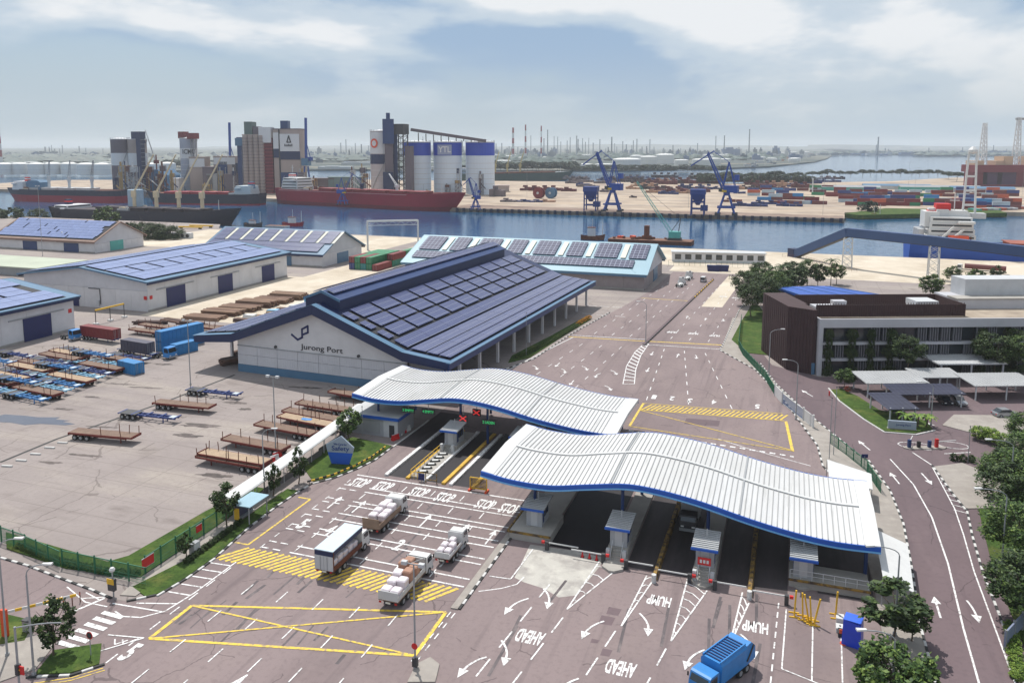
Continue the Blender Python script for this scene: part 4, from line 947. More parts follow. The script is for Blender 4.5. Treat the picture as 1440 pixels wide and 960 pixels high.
# lane signals under the far canopy
def PV(px_, py_, Y):
    d = _fw+_rt*((px_-PX)/F_PX)-_up*((py_-PY)/F_PX); t_ = Y/d.y; return d.x*t_, CAMH+d.z*t_
LEDG = mat('led_green', (0.05,0.7,0.2), .5, 0, 1, emit=(0.05,0.9,0.25,.45)); LEDR = mat('led_red', (0.8,0.05,0.05), .5, 0, 1, emit=(1,0.05,0.05,.5))
for body, u, v, col in (('5 EMPTY',574,577,'g'),('4 EMPTY',602,579,'g'),('X',651,588,'r'),('X',670,580,'r'),('2 LADEN',687,594,'g')):
    Yq = 121.2 if v > 581 or col == 'g' else 126.0
    x, z = PV(u, v, Yq)
    t = thing('lane_sign', {'5 EMPTY':'leftmost green lit lane sign, numbered five','4 EMPTY':'second green lit lane sign from the left, numbered four','2 LADEN':'green lit lane sign right of the red crosses'}.get(body, 'red lit cross lane sign, %s' % ('nearer one' if Yq < 123 else 'farther one behind it')), 'lane sign', (x, Yq, z), 0, 'lane signs under the far roof')
    obj('case', M().box(-1.2,1.2,0,.25,-.45,.45) if body != 'X' else M().box(-.75,.75,0,.25,-.6,.6), DARK, t)
    obj('hanger', M().bar((0,.12,.45 if body != 'X' else .6),(0,.12,2.2),.08), GREY, t)
    if body == 'X': obj('cross', M().bar((-.6,-.03,-.42),(.6,-.03,.42),.08,.17).bar((-.6,-.04,.42),(.6,-.04,-.42),.08,.17), LEDR, t)
    else:
        tm = text_mesh(body, LEDG, .46, 1, .01); xs = [q_.co.x for q_ in tm.vertices]; tm.transform(Matrix.Diagonal((2.1/(max(xs)-min(xs)),1,1,1)))
        o = link('lettering', tm, t, (0,-.02,0)); o.rotation_euler = (math.pi/2,0,0)
# guardhouse and covered walkway
t = thing('guardhouse', 'low grey guardhouse with flat roof under the far wave roof', 'guardhouse', (-67.2,123))
obj('wall', M().box(-4.8,4.6,-3,3.2,0,3.3), BOOTHG, t); obj('wall_panel', M().box(1.9,4.62,-3.06,-2.9,0,3.3), LGREY, t)
obj('roof', M().box(-5.2,5.0,-3.4,3.6,3.3,3.62), LGREY, t); obj('roof_trim', M().box(-5.24,5.04,-3.46,-3.36,3.1,3.64), FASB, t); obj('roof_trim', M().box(4.96,5.06,-3.46,3.6,3.1,3.64), FASB, t)
obj('door', M().box(3.0,4.0,-3.1,-2.95,0,2.2), DARK, t); obj('shutter', M().box(-3.9,1.2,-3.08,-2.95,.4,2.6), GREY, t)
t = thing('covered_walkway', 'long white walkway roof between the trailer yard and the lanes', 'walkway')
wp = [(-70.6,85.8),(-70.9,93),(-71.3,101),(-71.8,109),(-72.4,117),(-73.4,127)]
for i, (a, b) in enumerate(zip(wp, wp[1:])):
    mb = M(); vs = []
    for (x, y) in (a, b):
        for k in range(7):
            an = math.pi*(k/6-.5); vs.append((x+1.3*math.sin(an), y, 2.55+.28*math.cos(an)))
        for k in range(6,-1,-1):
            an = math.pi*(k/6-.5); vs.append((x+1.3*math.sin(an), y, 2.45+.22*math.cos(an)))
    mb.add(vs, [(k,(k+1)%14,(k+1)%14+14,k+14) for k in range(14)]+[tuple(range(13,-1,-1)),tuple(range(14,28))])
    obj('roof_section', mb, WHITE, t)
    for s in (1,-1):
        for q_ in (0.1,.6): obj('post', M().cyl((a[0]+(b[0]-a[0])*q_+s*1.05, a[1]+(b[1]-a[1])*q_, 0), (a[0]+(b[0]-a[0])*q_+s*1.05, a[1]+(b[1]-a[1])*q_, 2.5), .06, n=6), LGREY, t)
    obj('side_screen', M().box(min(a[0],b[0])+1.1, min(a[0],b[0])+1.16, a[1], b[1], .1, 1.1), mat('walk_screen', lin(96,92,92), .7, .1, .6), t)
t = thing('waiting_shelter', 'small shelter with pale blue roof at the walkway end', 'shelter', (-67.6,86.6))
obj('roof', M().box(-1.4,1.5,-2.1,2.1,2.5,2.62), mat('pale_blue_sheet', lin(150,182,196), .4, .06, .6), t)
for s in (1,-1):
    for q_ in (1,-1): obj('post', M().box(s*1.2-.06,s*1.2+.06,q_*1.9-.06,q_*1.9+.06,0,2.5), GREY, t)
obj('back_panel', M().box(-1.25,-1.15,-1.9,1.9,.2,2.2), mat('shelter_panel', lin(70,72,96), .5, .15, .8), t); obj('notice', M().box(-1.1,-.3,-2.0,-1.95,.5,2.1), YEL, t); obj('bench', M().box(-1.0,-.5,-1.6,1.6,.4,.5), GREY, t)
# white awnings at the right end of the near canopy
def awning(label, corners, ztop, zlow, m=WHITE):
    t = thing('lean_to_awning', label, 'awning')
    (a, b, c, d) = corners
    vs = [(*a,ztop),(*b,zlow),(*c,zlow),(*d,ztop)]; vs += [(x,y,z-.1) for x,y,z in vs]
    obj('roof_sheet', M().add(vs, [(3,2,1,0),(4,5,6,7),(0,1,5,4),(1,2,6,5),(2,3,7,6),(3,0,4,7)]), m, t)
    for (x,y,z) in vs[:4]: obj('post', M().cyl((x*.98+.02*a[0],y,0),(x*.98+.02*a[0],y,z-.1),.06,n=6), GREY, t)
awning('white sloping awning beside the office road near the bottom trees', [(11.0,103.5),(14.6,102),(13.9,90.6),(10.9,91.5)], 3.4, 2.7)
awning('white awning behind the right end of the near wave roof', [(6.4,125.4),(12.3,122.8),(12.0,117),(6.4,118.5)], 3.3, 2.9)
# ------------------------------------------------------------------ vehicles
_wh = {}
def wheel(t, x, y, r=.5, wd=.3):
    k = (r, wd)
    if k not in _wh:
        _wh[k] = (M().cyl((-wd/2,0,0),(wd/2,0,0),r,n=16).mesh('wheel', BLACK), M().cyl((-wd/2-.02,0,0),(wd/2+.02,0,0),r*.55,n=12).mesh('rim', GREY))
    o = link('wheel', _wh[k][0], t, (x, y, r)); link('rim', _wh[k][1], o); return o
LAMPR = mat('tail_lamp', lin(180,30,24), .3, .05, 1); LAMPW = mat('head_lamp', (0.8,0.8,0.78), .2, .03, 1); PLATE = mat('number_plate', (0.7,0.68,0.6), .5, .05, 1)
def cab(t, y0, y1, w_, h, m, z0=.55, roof_slope=.3):
    L_ = y1-y0
    c = obj('cab', M().extx([(y0,z0),(y1,z0),(y1+.05,z0+.55),(y1-.02,z0+1.05),(y1-roof_slope,z0+h-.12),(y1-roof_slope-.25,z0+h),(y0+.08,z0+h),(y0,z0+h-.12)], -w_/2, w_/2), m, t)
    ws = M(); a, b_ = (y1+.01, z0+1.1), (y1-roof_slope+.03, z0+h-.22)
    ws.add([(-w_/2+.12,a[0],a[1]),(w_/2-.12,a[0],a[1]),(w_/2-.16,b_[0],b_[1]),(-w_/2+.16,b_[0],b_[1]),(-w_/2+.12,a[0]-.06,a[1]),(w_/2-.12,a[0]-.06,a[1]),(w_/2-.16,b_[0]-.06,b_[1]),(-w_/2+.16,b_[0]-.06,b_[1])], [(0,1,2,3),(7,6,5,4),(0,4,5,1),(1,5,6,2),(2,6,7,3),(3,7,4,0)])
    obj('windscreen', ws, GLASS, c)
    for s in (1,-1):
        obj('side_window', M().extx([(y0+.35,z0+1.05),(y1-.22,z0+1.05),(y1-roof_slope-.12,z0+h-.25),(y0+.35,z0+h-.25)], *sorted((s*(w_/2-.02), s*(w_/2+.02)))), GLASS, c)
        obj('mirror', M().cb(s*(w_/2+.2), y1-.15, z0+1.45, .14, .1, .42), BLACK, c)
        obj('headlight', M().box(s*(w_/2-.35)-.2, s*(w_/2-.35)+.2, y1+.01, y1+.08, z0+.3, z0+.5), LAMPW, c)
    obj('bumper', M().box(-w_/2-.02, w_/2+.02, y1-.1, y1+.14, z0-.22, z0+.16), GREY, c)
    return c
def chassis(t, y0, y1, w_=.9, z=.75):
    o = obj('chassis', M().box(-w_/2, -w_/2+.14, y0, y1, z-.14, z+.12).box(w_/2-.14, w_/2, y0, y1, z-.14, z+.12).box(-w_/2, w_/2, y0, y0+.12, z-.1, z+.1), DARK, t)
    obj('fuel_tank', M().cyl((w_/2+.35,y0+(y1-y0)*.55,z-.1),(w_/2+.35,y0+(y1-y0)*.55+1.0,z-.1),.3,n=10), GREY, t); return o
def rear_lamps(t, y, w_, z=.8):
    for s in (1,-1): obj('tail_lamp', M().box(s*(w_/2-.25)-.14, s*(w_/2-.25)+.14, y-.05, y, z-.1, z+.1), LAMPR, t)
    obj('number_plate', M().box(-.28,.28,y-.04,y,z-.12,z+.08), PLATE, t)
def bale(x, y, z, sx, sy, sz, label, m=BAGS, rz=0.0, group='loads on the waiting trucks', name='wrapped_pallet', cat='pallet'):
    t = thing(name, label, cat, (x, y, z), rz, group)
    h = sz/2
    obj('pallet_base', M().box(-sx/2,sx/2,-sy/2,sy/2,0,.12), WOOD, t)
    pts = []; c = .12*min(sx, sy)
    mb = M()
    for zz_, ins in ((.12,.05),(.3,0),(sz*.55,.03),(sz-.12,.0),(sz,.1)):
        a, b_ = sx/2-ins, sy/2-ins; pts.append([(-a+c,-b_),(a-c,-b_),(a,-b_+c),(a,b_-c),(a-c,b_),(-a+c,b_),(-a,b_-c),(-a,-b_+c)])
        pts[-1] = [(p[0], p[1], zz_) for p in pts[-1]]
    vs = [p for ring in pts for p in ring]; fs = [(j*8+i, j*8+(i+1)%8, (j+1)*8+(i+1)%8, (j+1)*8+i) for j in range(4) for i in range(8)]+[tuple(range(32,40))]
    obj('load', mb.add(vs, fs), m, t); return t
# box truck with open side
bt = thing('box_truck', 'white box truck with pale roof and blue open curtain side', 'truck', (-49.7,76.4))
chassis(bt, .2, 8.4); cab(bt, 6.9, 8.6, 2.2, 1.9, WHITE)
obj('cargo_floor', M().box(-1.2,1.2,0,6.7,.95,1.15), RUST, bt)
rf = obj('cargo_roof', M().box(-1.25,1.25,-.05,6.75,3.45,3.55), mat('truck_roof', lin(196,214,226), .4, .05, .5), bt)
obj('curtain_rail', M().box(1.19,1.25,0,6.7,2.95,3.45), DBLUE, bt); obj('curtain_rail', M().box(-1.25,-1.19,0,6.7,1.15,3.45), DBLUE, bt)
obj('bulkhead', M().box(-1.2,1.2,6.6,6.7,1.15,3.45), WHITE, bt); obj('rear_header', M().box(-1.22,1.22,-.04,.06,2.85,3.45), DBLUE, bt)
for s in (1,-1):
    d = obj('rear_door', M().box(*sorted((s*.02,s*1.2)),-.06,.02,1.1,2.85), LGREY, bt); obj('lock_bar', M().bar((s*.45,-.09,1.15),(s*.45,-.09,2.8),.05), GREY, d)
    obj('corner_post', M().box(s*1.2-.06,s*1.2+.06,0,.12,1.15,3.45), RUST, bt)
obj('side_board', M().box(1.18,1.24,.1,6.6,1.15,1.6), RUST, bt)
rear_lamps(bt, -.02, 2.3, .95)
for y in (1.5,2.6,7.4):
    for s in (1,-1): wheel(bt, s*1.0, y, .48)
for i in range(5): bale(-49.2, 77.3+i*1.15, 1.15, 1.1, 1.0, 1.0+.15*(i%2), '%s white bag pile inside the open box truck' % ('rearmost','second','middle','fourth','foremost')[i])
# drop-side truck with bales
def dropside(label, loc, L_, gate_m, cabm=WHITE, gate=1.0, tail_open=False, w_=2.4, rack=False):
    t = thing('flatbed_truck', label, 'truck', loc); chassis(t, .2, L_); cab(t, L_-1.7, L_, w_-.15, 1.9, cabm)
    obj('cargo_floor', M().box(-w_/2,w_/2,0,L_-1.95,.95,1.1), mat('truck_floor', lin(128,104,88), .9, .15, .8), t)
    for s in (1,-1):
        for k in range(3):
            ln = (L_-1.95)/3; obj('side_gate', M().box(*sorted((s*w_/2,s*(w_/2-.06))),k*ln+.03,(k+1)*ln-.03,1.1,1.1+gate*.55), gate_m, t)
    obj('tailgate', M().box(-w_/2,w_/2,-.08,0,1.1,1.1+gate*(1.25 if tail_open else 1.0)), gate_m, t)
    obj('headboard', M().box(-w_/2,w_/2,L_-2.03,L_-1.95,1.1,2.5), cabm, t)
    if rack: obj('rack', M().bar((-w_/2,L_-2.1,2.7),(w_/2,L_-2.1,2.7),.09).bar((-w_/2,L_-2.1,1.1),(-w_/2,L_-2.1,2.7),.09).bar((w_/2,L_-2.1,1.1),(w_/2,L_-2.1,2.7),.09).bar((-w_/2,L_-2.1,2.7),(0,L_-3.4,2.5),.06).bar((w_/2,L_-2.1,2.7),(0,L_-3.4,2.5),.06), GREY, t)
    rear_lamps(t, -.08, w_, .85)
    for y in (1.4,2.5,L_-1.0):
        for s in (1,-1): wheel(t, s*(w_/2-.18), y, .46)
    return t
dropside('open truck with raised brown tailgate and white wrapped bales', (-49.7,87.4), 8.2, mat('brown_gate', lin(140,118,100), .85, .18, .8), tail_open=True)
for i, (dx, dy) in enumerate(((-.55,1.7),(-.55,3.0),(.58,2.2),(.58,3.4),(.58,4.6),(-.55,4.5),(-.5,5.6))):
    bale(-49.7+dx, 87.4+dy, 1.1, 1.08, 1.15, (1.15,1.25,1.0,1.0,1.3,1.35,1.25)[i], '%s on the truck with the brown tailgate' % ('tall white bale at left rear','white bale second on the left','white bale at right rear','white bale second on the right','white bale third on the right','high white bale at left front','brownish white bale against the cab')[i])
dropside('long open truck carrying cartons and white bales, nearest the yellow box', (-39.7,73.2), 9.0, LGREY, rack=True)
for i, (dx, dy, h, m_) in enumerate(((-.58,.8,1.0,BAGS),(.58,.8,1.0,BAGS),(-.5,2.1,1.3,BAGS),(.55,2.4,1.35,BAGS),(-.55,3.5,1.5,BAGS),(.58,3.8,1.7,CARTON),(-.58,5.0,1.9,CARTON),(.58,5.2,1.5,CARTON),(-.5,6.2,1.6,CARTON))):
    bale(-39.7+dx, 73.2+dy, 1.1, 1.1, 1.15, h, '%s on the truck nearest the yellow box' % ('white bale at left rear','white bale at right rear','white bale in second row left','white bale in second row right','tall white bale in third row left','brown carton load in third row right','high brown carton load in fourth row left','brown carton load in fourth row right','brown carton load behind the cab')[i], m_)
dropside('small white pickup truck loaded with white bales beside the longest truck', (-37.9,83.4), 6.0, WHITE, gate=.7, w_=1.9)
for i, (dx, dy, h) in enumerate(((-.42,.6,.9),(.42,.9,.8),(-.42,1.8,1.0),(.42,2.2,.9),(0,3.2,1.0))):
    bale(-37.9+dx, 83.4+dy, 1.1, .8, 1.0, h, '%s bale on the small white pickup truck' % ('left rear','right rear','left middle','right middle','front')[i])
# refuse truck facing the camera
g_ = thing('garbage_truck', 'blue refuse truck with ribbed roof at the bottom of the outbound lanes', 'garbage truck', (-4.4,73.4), R_(152)); g_.scale = (.92,.92,.92)
chassis(g_, -4.0, 4.2); cab(g_, 2.6, 4.5, 2.3, 2.0, SKYBLUE)
obj('body', M().exty([(-1.2,.95),(1.2,.95),(1.25,2.9),(1.0,3.2),(-1.0,3.2),(-1.25,2.9)], -2.3, 2.3), SKYBLUE, g_)
for i in range(10): obj('roof_rib', M().box(-1.0,1.0,-2.1+i*.44,-1.96+i*.44,3.2,3.32), BLUE, g_)
for s in (1,-1): obj('roof_rail', M().box(s*1.02-.06,s*1.02+.06,-2.3,2.3,3.16,3.38), SKYBLUE, g_)
obj('hopper', M().extx([(-4.1,1.1),(-2.32,.9),(-2.32,3.1),(-3.2,3.2),(-4.0,2.5)], -1.2, 1.2), SKYBLUE, g_); obj('hopper_opening', M().box(-1.0,1.0,-4.16,-4.0,1.3,2.3), DARK, g_)
obj('ram', M().bar((-1.25,-2.4,1.4),(-1.25,-3.6,2.8),.14), DARK, g_); obj('ram', M().bar((1.25,-2.4,1.4),(1.25,-3.6,2.8),.14), DARK, g_)
for y in (-2.6,-1.4,3.4):
    for s in (1,-1): wheel(g_, s*1.02, y, .5)
# trucks in the shade of the canopies
def small_truck(label, loc, rz, cabm, boxm):
    t = thing('box_truck', label, 'truck', loc, rz); chassis(t, -3, 3); cab(t, 1.4, 3.1, 2.1, 1.9, cabm)
    obj('cargo_box', M().box(-1.15,1.15,-3.2,1.25,1.0,3.1), boxm, t); obj('cargo_roof', M().box(-1.18,1.18,-3.25,1.3,3.1,3.2), LGREY, t); rear_lamps(t, -3.22, 2.2, .8)
    for y in (-2.0,2.3):
        for s in (1,-1): wheel(t, s*.95, y, .45)
    return t
small_truck('dark cabbed truck waiting in shade under the near wave roof', (-11.2,104.6), math.pi, DARK, GREY)
small_truck('white truck behind the left end of the near wave roof', (-40.2,113.5), 0, WHITE, WHITE)
small_truck('red and white truck ahead of the white one under the far roof', (-39.6,127), 0, BRIGHTRED, LGREY)
def mixer(label, loc, rz):
    t = thing('mixer_truck', label, 'truck', loc, rz, 'cement tankers on the far road'); chassis(t, -4, 4); cab(t, 2.4, 4.1, 2.3, 2.1, WHITE)
    obj('drum', M().lathe([(.5,-2.6),(.9,-2.3),(1.25,-.6),(1.2,.6),(.7,1.9),(.3,2.1)], 14), WHITE, t).rotation_euler = (R_(-80),0,0)
    t.children[-1].location = (0,-.6,2.4)
    obj('chute', M().bar((0,-3.4,2.6),(0,-4.4,1.6),.5,.15), GREY, t)
    for y in (-2.8,-1.6,3.2):
        for s in (1,-1): wheel(t, s*1.0, y, .5)
mixer('white tanker truck nearer the camera on the far road', (*P(957,402),0), R_(-4)); mixer('white tanker truck ahead of the other on the far road', (*P(967,393),0), R_(-4))
def car(label, loc, rz, m, group=None, van=False):
    t = thing('parked_car' if not van else 'van', label, 'van' if van else 'car', loc, rz, group)
    h = 1.9 if van else 1.45
    obj('body', M().extx([(-2.2,.3),(2.2,.3),(2.25,.7),(1.3 if not van else 1.9,.92),(-2.1,.95),(-2.25,.7)], -.88, .88), m, t)
    cabp = [(1.15,.93),(.45,h),(-1.2,h),(-1.95,.95)] if not van else [(1.8,.93),(1.2,h),(-2.1,h),(-2.15,.95)]
    c = obj('cabin', M().extx(cabp, -.78, .78), GLASS, t)
    obj('roof', M().box(-.74,.74,cabp[2][0]+.05,cabp[1][0]-.05,h-.02,h+.04), m, c)
    for s in (1,-1):
        obj('headlight', M().box(s*.62-.18,s*.62+.18,2.2,2.27,.55,.72), LAMPW, t); obj('tail_lamp', M().box(s*.65-.15,s*.65+.15,-2.27,-2.2,.6,.78), LAMPR, t)
        for y in (-1.4,1.4): wheel(t, s*.8, y, .33, .2)
    return t
SILV = mat('silver_paint', (0.35,0.36,0.38), .25, .05, 1, metal=.4); DKC = mat('dark_car_paint', (0.03,0.03,0.04), .2, .05, 1)
car('grey and white van driving on the far road beside the median', (*P(989,396),0), R_(-4), LGREY, van=True)
car('black car parked under the office car port, left one', (*P(1327,566),0), R_(195), DKC, 'cars under the office car port'); car('dark grey car parked under the office car port, right one', (*P(1347,567),0), R_(195), SILV, 'cars under the office car port')
car('grey car leaving by the right hand bend near the trees', (*P(1413,585),0), R_(-65), SILV)
car('grey car parked beyond the office near the quay road', (*P(1373,402),0), R_(-80), SILV)

# ------------------------------------------------------------------ trailers
def red_trailer(label, loc, rz, deck=WOOD, stakes=6, stacked=False):
    t = thing('flatbed_trailer', label, 'trailer', loc, rz, 'red flatbed trailers in the yard')
    z = 1.15 if not stacked else 0.15
    obj('deck', M().box(-6.1,6.1,-1.15,1.15,z+.14,z+.22), deck, t)
    for s in (1,-1): obj('side_rail', M().box(-6.15,6.15,*sorted((s*1.16,s*1.25)),z-.08,z+.2), RED, t)
    obj('headboard', M().box(-6.25,-6.15,-1.25,1.25,z-.08,z+.35), RED, t); obj('tail_beam', M().box(6.15,6.25,-1.25,1.25,z-.25,z+.2), RED, t)
    for s in (1,-1): obj('main_beam', M().extx([(s*.5-.08,z-.5),(s*.5+.08,z-.5),(s*.5+.08,z),(s*.5-.08,z)], -4.6, 5.9), RED, t)
    for i in range(6): obj('cross_beam', M().box(-5.6+i*2.2,-5.45+i*2.2,-1.15,1.15,z-.06,z+.13), RED, t)
    q_ = rnd.sample(range(14), stakes)
    for k in q_:
        s = 1 if k % 2 else -1; x = -5.9+(k//2)*1.9; obj('stake', M().bar((x,s*1.1,z+.2),(x+rnd.uniform(-.15,.15),s*1.1,z+1.55),.09), RUST, t)
    if not stacked:
        for x in (2.7,3.9,5.1):
            for s in (1,-1):
                o = wheel(t, x, s*.95, .48); o.rotation_euler = (0,0,math.pi/2)
        for s in (1,-1): obj('landing_leg', M().bar((-3.6,s*.6,0),(-3.6,s*.6,z),.14), RED, t)
    else:
        for x in (-4,4): obj('skid', M().box(x-.12,x+.12,-1.1,1.1,0,.12), RUST, t)
    return t
RT = [((277,652),(368,668),'lower red trailer of the stacked pair beside the white walkway',6),
      ((312,627),(399,643),'red trailer second in the row beside the white walkway',7),
      ((358,606),(440,622),'red trailer third in the row, partly behind the tall lamp pole',7),
      ((392,595),(468,610),'red trailer with pale planks and a blue rag on its deck',3),
      ((400,587),(472,601),'red trailer close behind the one with pale planks',8),
      ((417,576),(493,588),'red trailer next but one to the gable wall',8),
      ((462,559),(536,572),'red trailer in the shade right beside the gable wall',6),
      ((103,618),(181,625),'red trailer alone at the left of the open yard',5),
      ((219,575),(291,582),'red trailer standing between the two blue skeletal trailers',5)]
for i, (a, b_, lb, st) in enumerate(RT):
    A, B = Vector(P(*a)), Vector(P(*b_)); c = (A+B)/2+Vector((0,.9)); an = math.atan2(B.y-A.y, B.x-A.x)
    red_trailer(lb, (c.x, c.y, 0), an+(math.pi if i in (7,8) else 0), WOODL if i in (3,) else WOOD, st)
    if i == 0: red_trailer('red trailer lying on top of the nearest one in the row', (c.x+.2, c.y+.3, 1.42), an, WOODL, 5, True)
    if i == 3: tag(obj('rag', M().add([(-.9,-.4,0),(.2,-.6,.06),(1.1,-.2,0),(.9,.5,.05),(-.2,.6,0),(-1,.3,.08),(0,0,.16)], [(0,1,6),(1,2,6),(2,3,6),(3,4,6),(4,5,6),(5,0,6)]), SKYBLUE, None, (c.x-.3, c.y, 1.39)), 'blue rag on the pale planked red trailer', 'rag')
SKB = [mat('skeletal_blue', lin(52,120,178), .6, .18, .8), mat('skeletal_navy', lin(34,58,120), .6, .18, .8), mat('skeletal_pale', lin(130,180,206), .6, .15, .8)]
def skeletal(label, loc, rz, m):
    t = thing('skeletal_trailer', label, 'trailer', loc, rz, 'blue skeletal trailers in the yard'); z = 1.1
    for s in (1,-1): obj('main_beam', M().box(-6.0,6.0,s*.5-.1,s*.5+.1,z-.35,z), m, t)
    for x in (-5.9,-3,-.2,2.8,5.9): obj('bolster', M().box(x-.14,x+.14,-1.2,1.2,z-.1,z+.08), m, t)
    for x in (-1.6,1.3,4.3): obj('cross_member', M().box(x-.08,x+.08,-.5,.5,z-.25,z-.05), m, t)
    for x in (-5.2,-4.0,-2.8):
        for s in (1,-1):
            o = wheel(t, x, s*.95, .48); o.rotation_euler = (0,0,math.pi/2)
    obj('mudguard', M().box(-5.8,-2.2,-1.2,1.2,z+.0,z+.06), DARK, t)
    for s in (1,-1): obj('landing_leg', M().bar((3.4,s*.6,0),(3.4,s*.6,z),.14), m, t)
    obj('gooseneck_plate', M().box(4.6,5.7,-.6,.6,z,z+.04), mat('grease_plate', lin(190,200,206), .5, .1, 1), t)
    return t
for (a, b_, m_, lb) in (((166,588),(246,597),SKB[1],'navy skeletal trailer nearest the drain line in the open yard'),((260,555),(335,563),SKB[1],'navy skeletal trailer nearest the gable wall')):
    A, B = Vector(P(*a)), Vector(P(*b_)); c = (A+B)/2+Vector((0,.9)); skeletal(lb, (c.x, c.y, 0), math.atan2(B.y-A.y, B.x-A.x), m_)
ordn = ['first','second','third','fourth','fifth','sixth','seventh','eighth','ninth','tenth','eleventh','twelfth']
k = 0
for i in range(11):
    y = 114.5+i*3.05
    m_ = (0,1,2,0,0,2,1,0,2,0,1)[i]
    x = -141.6-.4*i
    if i in (1,4,7,9):
        o = red_trailer('%s planked trailer of the left yard block, counted from the camera' % ordn[k], (x, y, 0), R_(-6), WOOD if i % 2 else WOODL, 5); o['group'] = 'planked trailers in the left yard block'
    else: skeletal('%s skeletal trailer of the left yard block, counted from the camera' % ordn[i], (x, y, 0), R_(-6), SKB[m_])
    k += i in (1,4,7,9)
k = 0
for i in range(10):
    y = 117+i*3.15; x = -156.5-.5*i
    if i % 3 == 0: skeletal('%s skeletal trailer of the back column by the left shed' % ordn[i], (x, y, 0), R_(-7), SKB[(i+1) % 3])
    else:
        o = red_trailer('%s planked trailer of the back column by the left shed' % ordn[k], (x, y, 0), R_(-7), WOOD if i % 2 else WOODL, 6); o['group'] = 'planked trailers in the back column'; k += 1
for i in range(5):
    skeletal('%s skeletal trailer half hidden beside the left shed wall' % ordn[i], (-171-.4*i, 117+i*5.2, 0), R_(-7), SKB[i % 3])
for i in range(8):
    skeletal('%s skeletal trailer squeezed between the two yard columns' % ordn[i], (-149.5-.4*i, 115.8+i*3.6, 1.15 if i % 3 == 1 else 0), R_(-5+i % 3), SKB[(i+2) % 3])
for i in range(4):
    o = red_trailer('%s planked trailer at the near left corner of the yard block' % ordn[i], (-152-5.5*i, 111.5-1.6*i, 0), R_(-8), WOOD if i % 2 else WOODL, 6); o['group'] = 'planked trailers at the near corner of the block'
for i, (x, y) in enumerate(((-148,165),(-160,166.5),(-150,170),(-162,172),(-148.5,175.5))):
    o = red_trailer('%s planked trailer lined up behind the containers' % ordn[i], (x, y, 0), R_(-5), WOOD, 6); o['group'] = 'planked trailers behind the containers'
# ------------------------------------------------------------------ containers
_cc = {}
def container(label, loc, rz, m, L_=12.2, group=None):
    k = (m.name, L_)
    if k not in _cc:
        h, w_ = 2.59, 2.44; body = M(); n_ = int(L_/.6)
        for s in (1,-1):       # corrugated sides: alternate ribs proud and recessed
            for i in range(n_):
                y0 = -L_/2+.1+i*(L_-.2)/n_; d = .03 if i % 2 else -.03; x = s*(w_/2-.05+d)
                body.box(*sorted((x, x-s*.06)), y0, y0+(L_-.2)/n_, .15, h-.12)
        roof = M().box(-w_/2+.04, w_/2-.04, -L_/2+.05, L_/2-.05, h-.1, h-.02)
        fr = M()
        for sx in (1,-1):
            for sy in (1,-1): fr.box(sx*(w_/2-.06)-.07, sx*(w_/2-.06)+.07, sy*(L_/2-.06)-.07, sy*(L_/2-.06)+.07, 0, h)
            fr.box(sx*(w_/2-.06)-.06, sx*(w_/2-.06)+.06, -L_/2+.1, L_/2-.1, h-.13, h-.005); fr.box(sx*(w_/2-.06)-.06, sx*(w_/2-.06)+.06, -L_/2+.1, L_/2-.1, .01, .14)
        endw = M().box(-w_/2+.1, w_/2-.1, L_/2-.12, L_/2-.05, .1, h-.1)
        door = M().box(-w_/2+.1, -.02, -L_/2+.03, -L_/2+.1, .12, h-.12); door2 = M().box(.02, w_/2-.1, -L_/2+.03, -L_/2+.1, .12, h-.12)
        bars = M().bar((0,0,.15),(0,0,h-.15),.05)
        _cc[k] = (body.mesh('side_wall', m), roof.mesh('roof', m), fr.mesh('frame', m), endw.mesh('end_wall', m), door.mesh('door', m), door2.mesh('door', m), bars.mesh('lock_bar', GREY))
    c = _cc[k]; t = thing('shipping_container', label, 'container', loc, rz, group)
    for nm, me in zip(('side_wall','roof','frame','end_wall'), c): link(nm, me, t)
    for me, xs_ in ((c[4],(-.8,-.4)),(c[5],(.4,.8))):
        d = link('door', me, t)
        for x in xs_: link('lock_bar', c[6], d, (x, -L_/2, 0))
    return t
CRED = mat('container_red', lin(116,36,40), .6, .12, .4); CBLU = mat('container_blue', lin(40,122,180), .6, .12, .4); CGRN = mat('container_green', lin(40,124,84), .6, .12, .4)
CGRY = mat('container_grey', lin(74,72,88), .6, .12, .4); CNVY = mat('container_navy', lin(44,58,120), .6, .12, .4); CTEA = mat('container_teal', lin(40,128,130), .6, .12, .4); CORG = mat('container_orange', lin(176,84,56), .6, .14, .4); CWHT = mat('container_pale', lin(170,186,196), .6, .1, .4); CBRN = mat('container_brown', lin(108,56,56), .6, .14, .4)
container('dark red container parked by the left shed wall', (-167.2,157.6,1.1), R_(84), CRED)
container('blue short container standing at the right of the trailer block', (-137.4,137.2,0), R_(78), CBLU, 6.06)
cg = container('grey container with red lettering on a trailer in the left yard', (-147.0,149.2,1.1), R_(82), CGRY, 9.0)
o = link('logo_mark', M().box(-1.3,-.5,-.4,.4,0,.03).box(-.3,.4,-.4,.4,0,.03).box(.6,1.3,-.4,.4,0,.03).mesh('logo_mark', BRIGHTRED), cg, (1.24,0,1.4)); o.rotation_euler = (math.pi/2,0,math.pi/2)
skeletal('dark trailer under the grey lettered container', (-147.0,149.2,0), R_(-8), SKB[1]); skeletal('dark trailer under the dark red container', (-167.2,157.6,0), R_(-6), SKB[1])
container('pale blue long container at the back of the pair beside the shed awning', (-143.2,159.2,2.6), R_(-12), CBLU, 12.2); container('pale blue container under the long one beside the shed awning', (-143.2,159.2,0), R_(-12), CBLU, 12.2)
container('blue container with yellowish roof in front of the stacked pair', (-138.6,155.2,0), R_(-12), CBLU, 6.06)
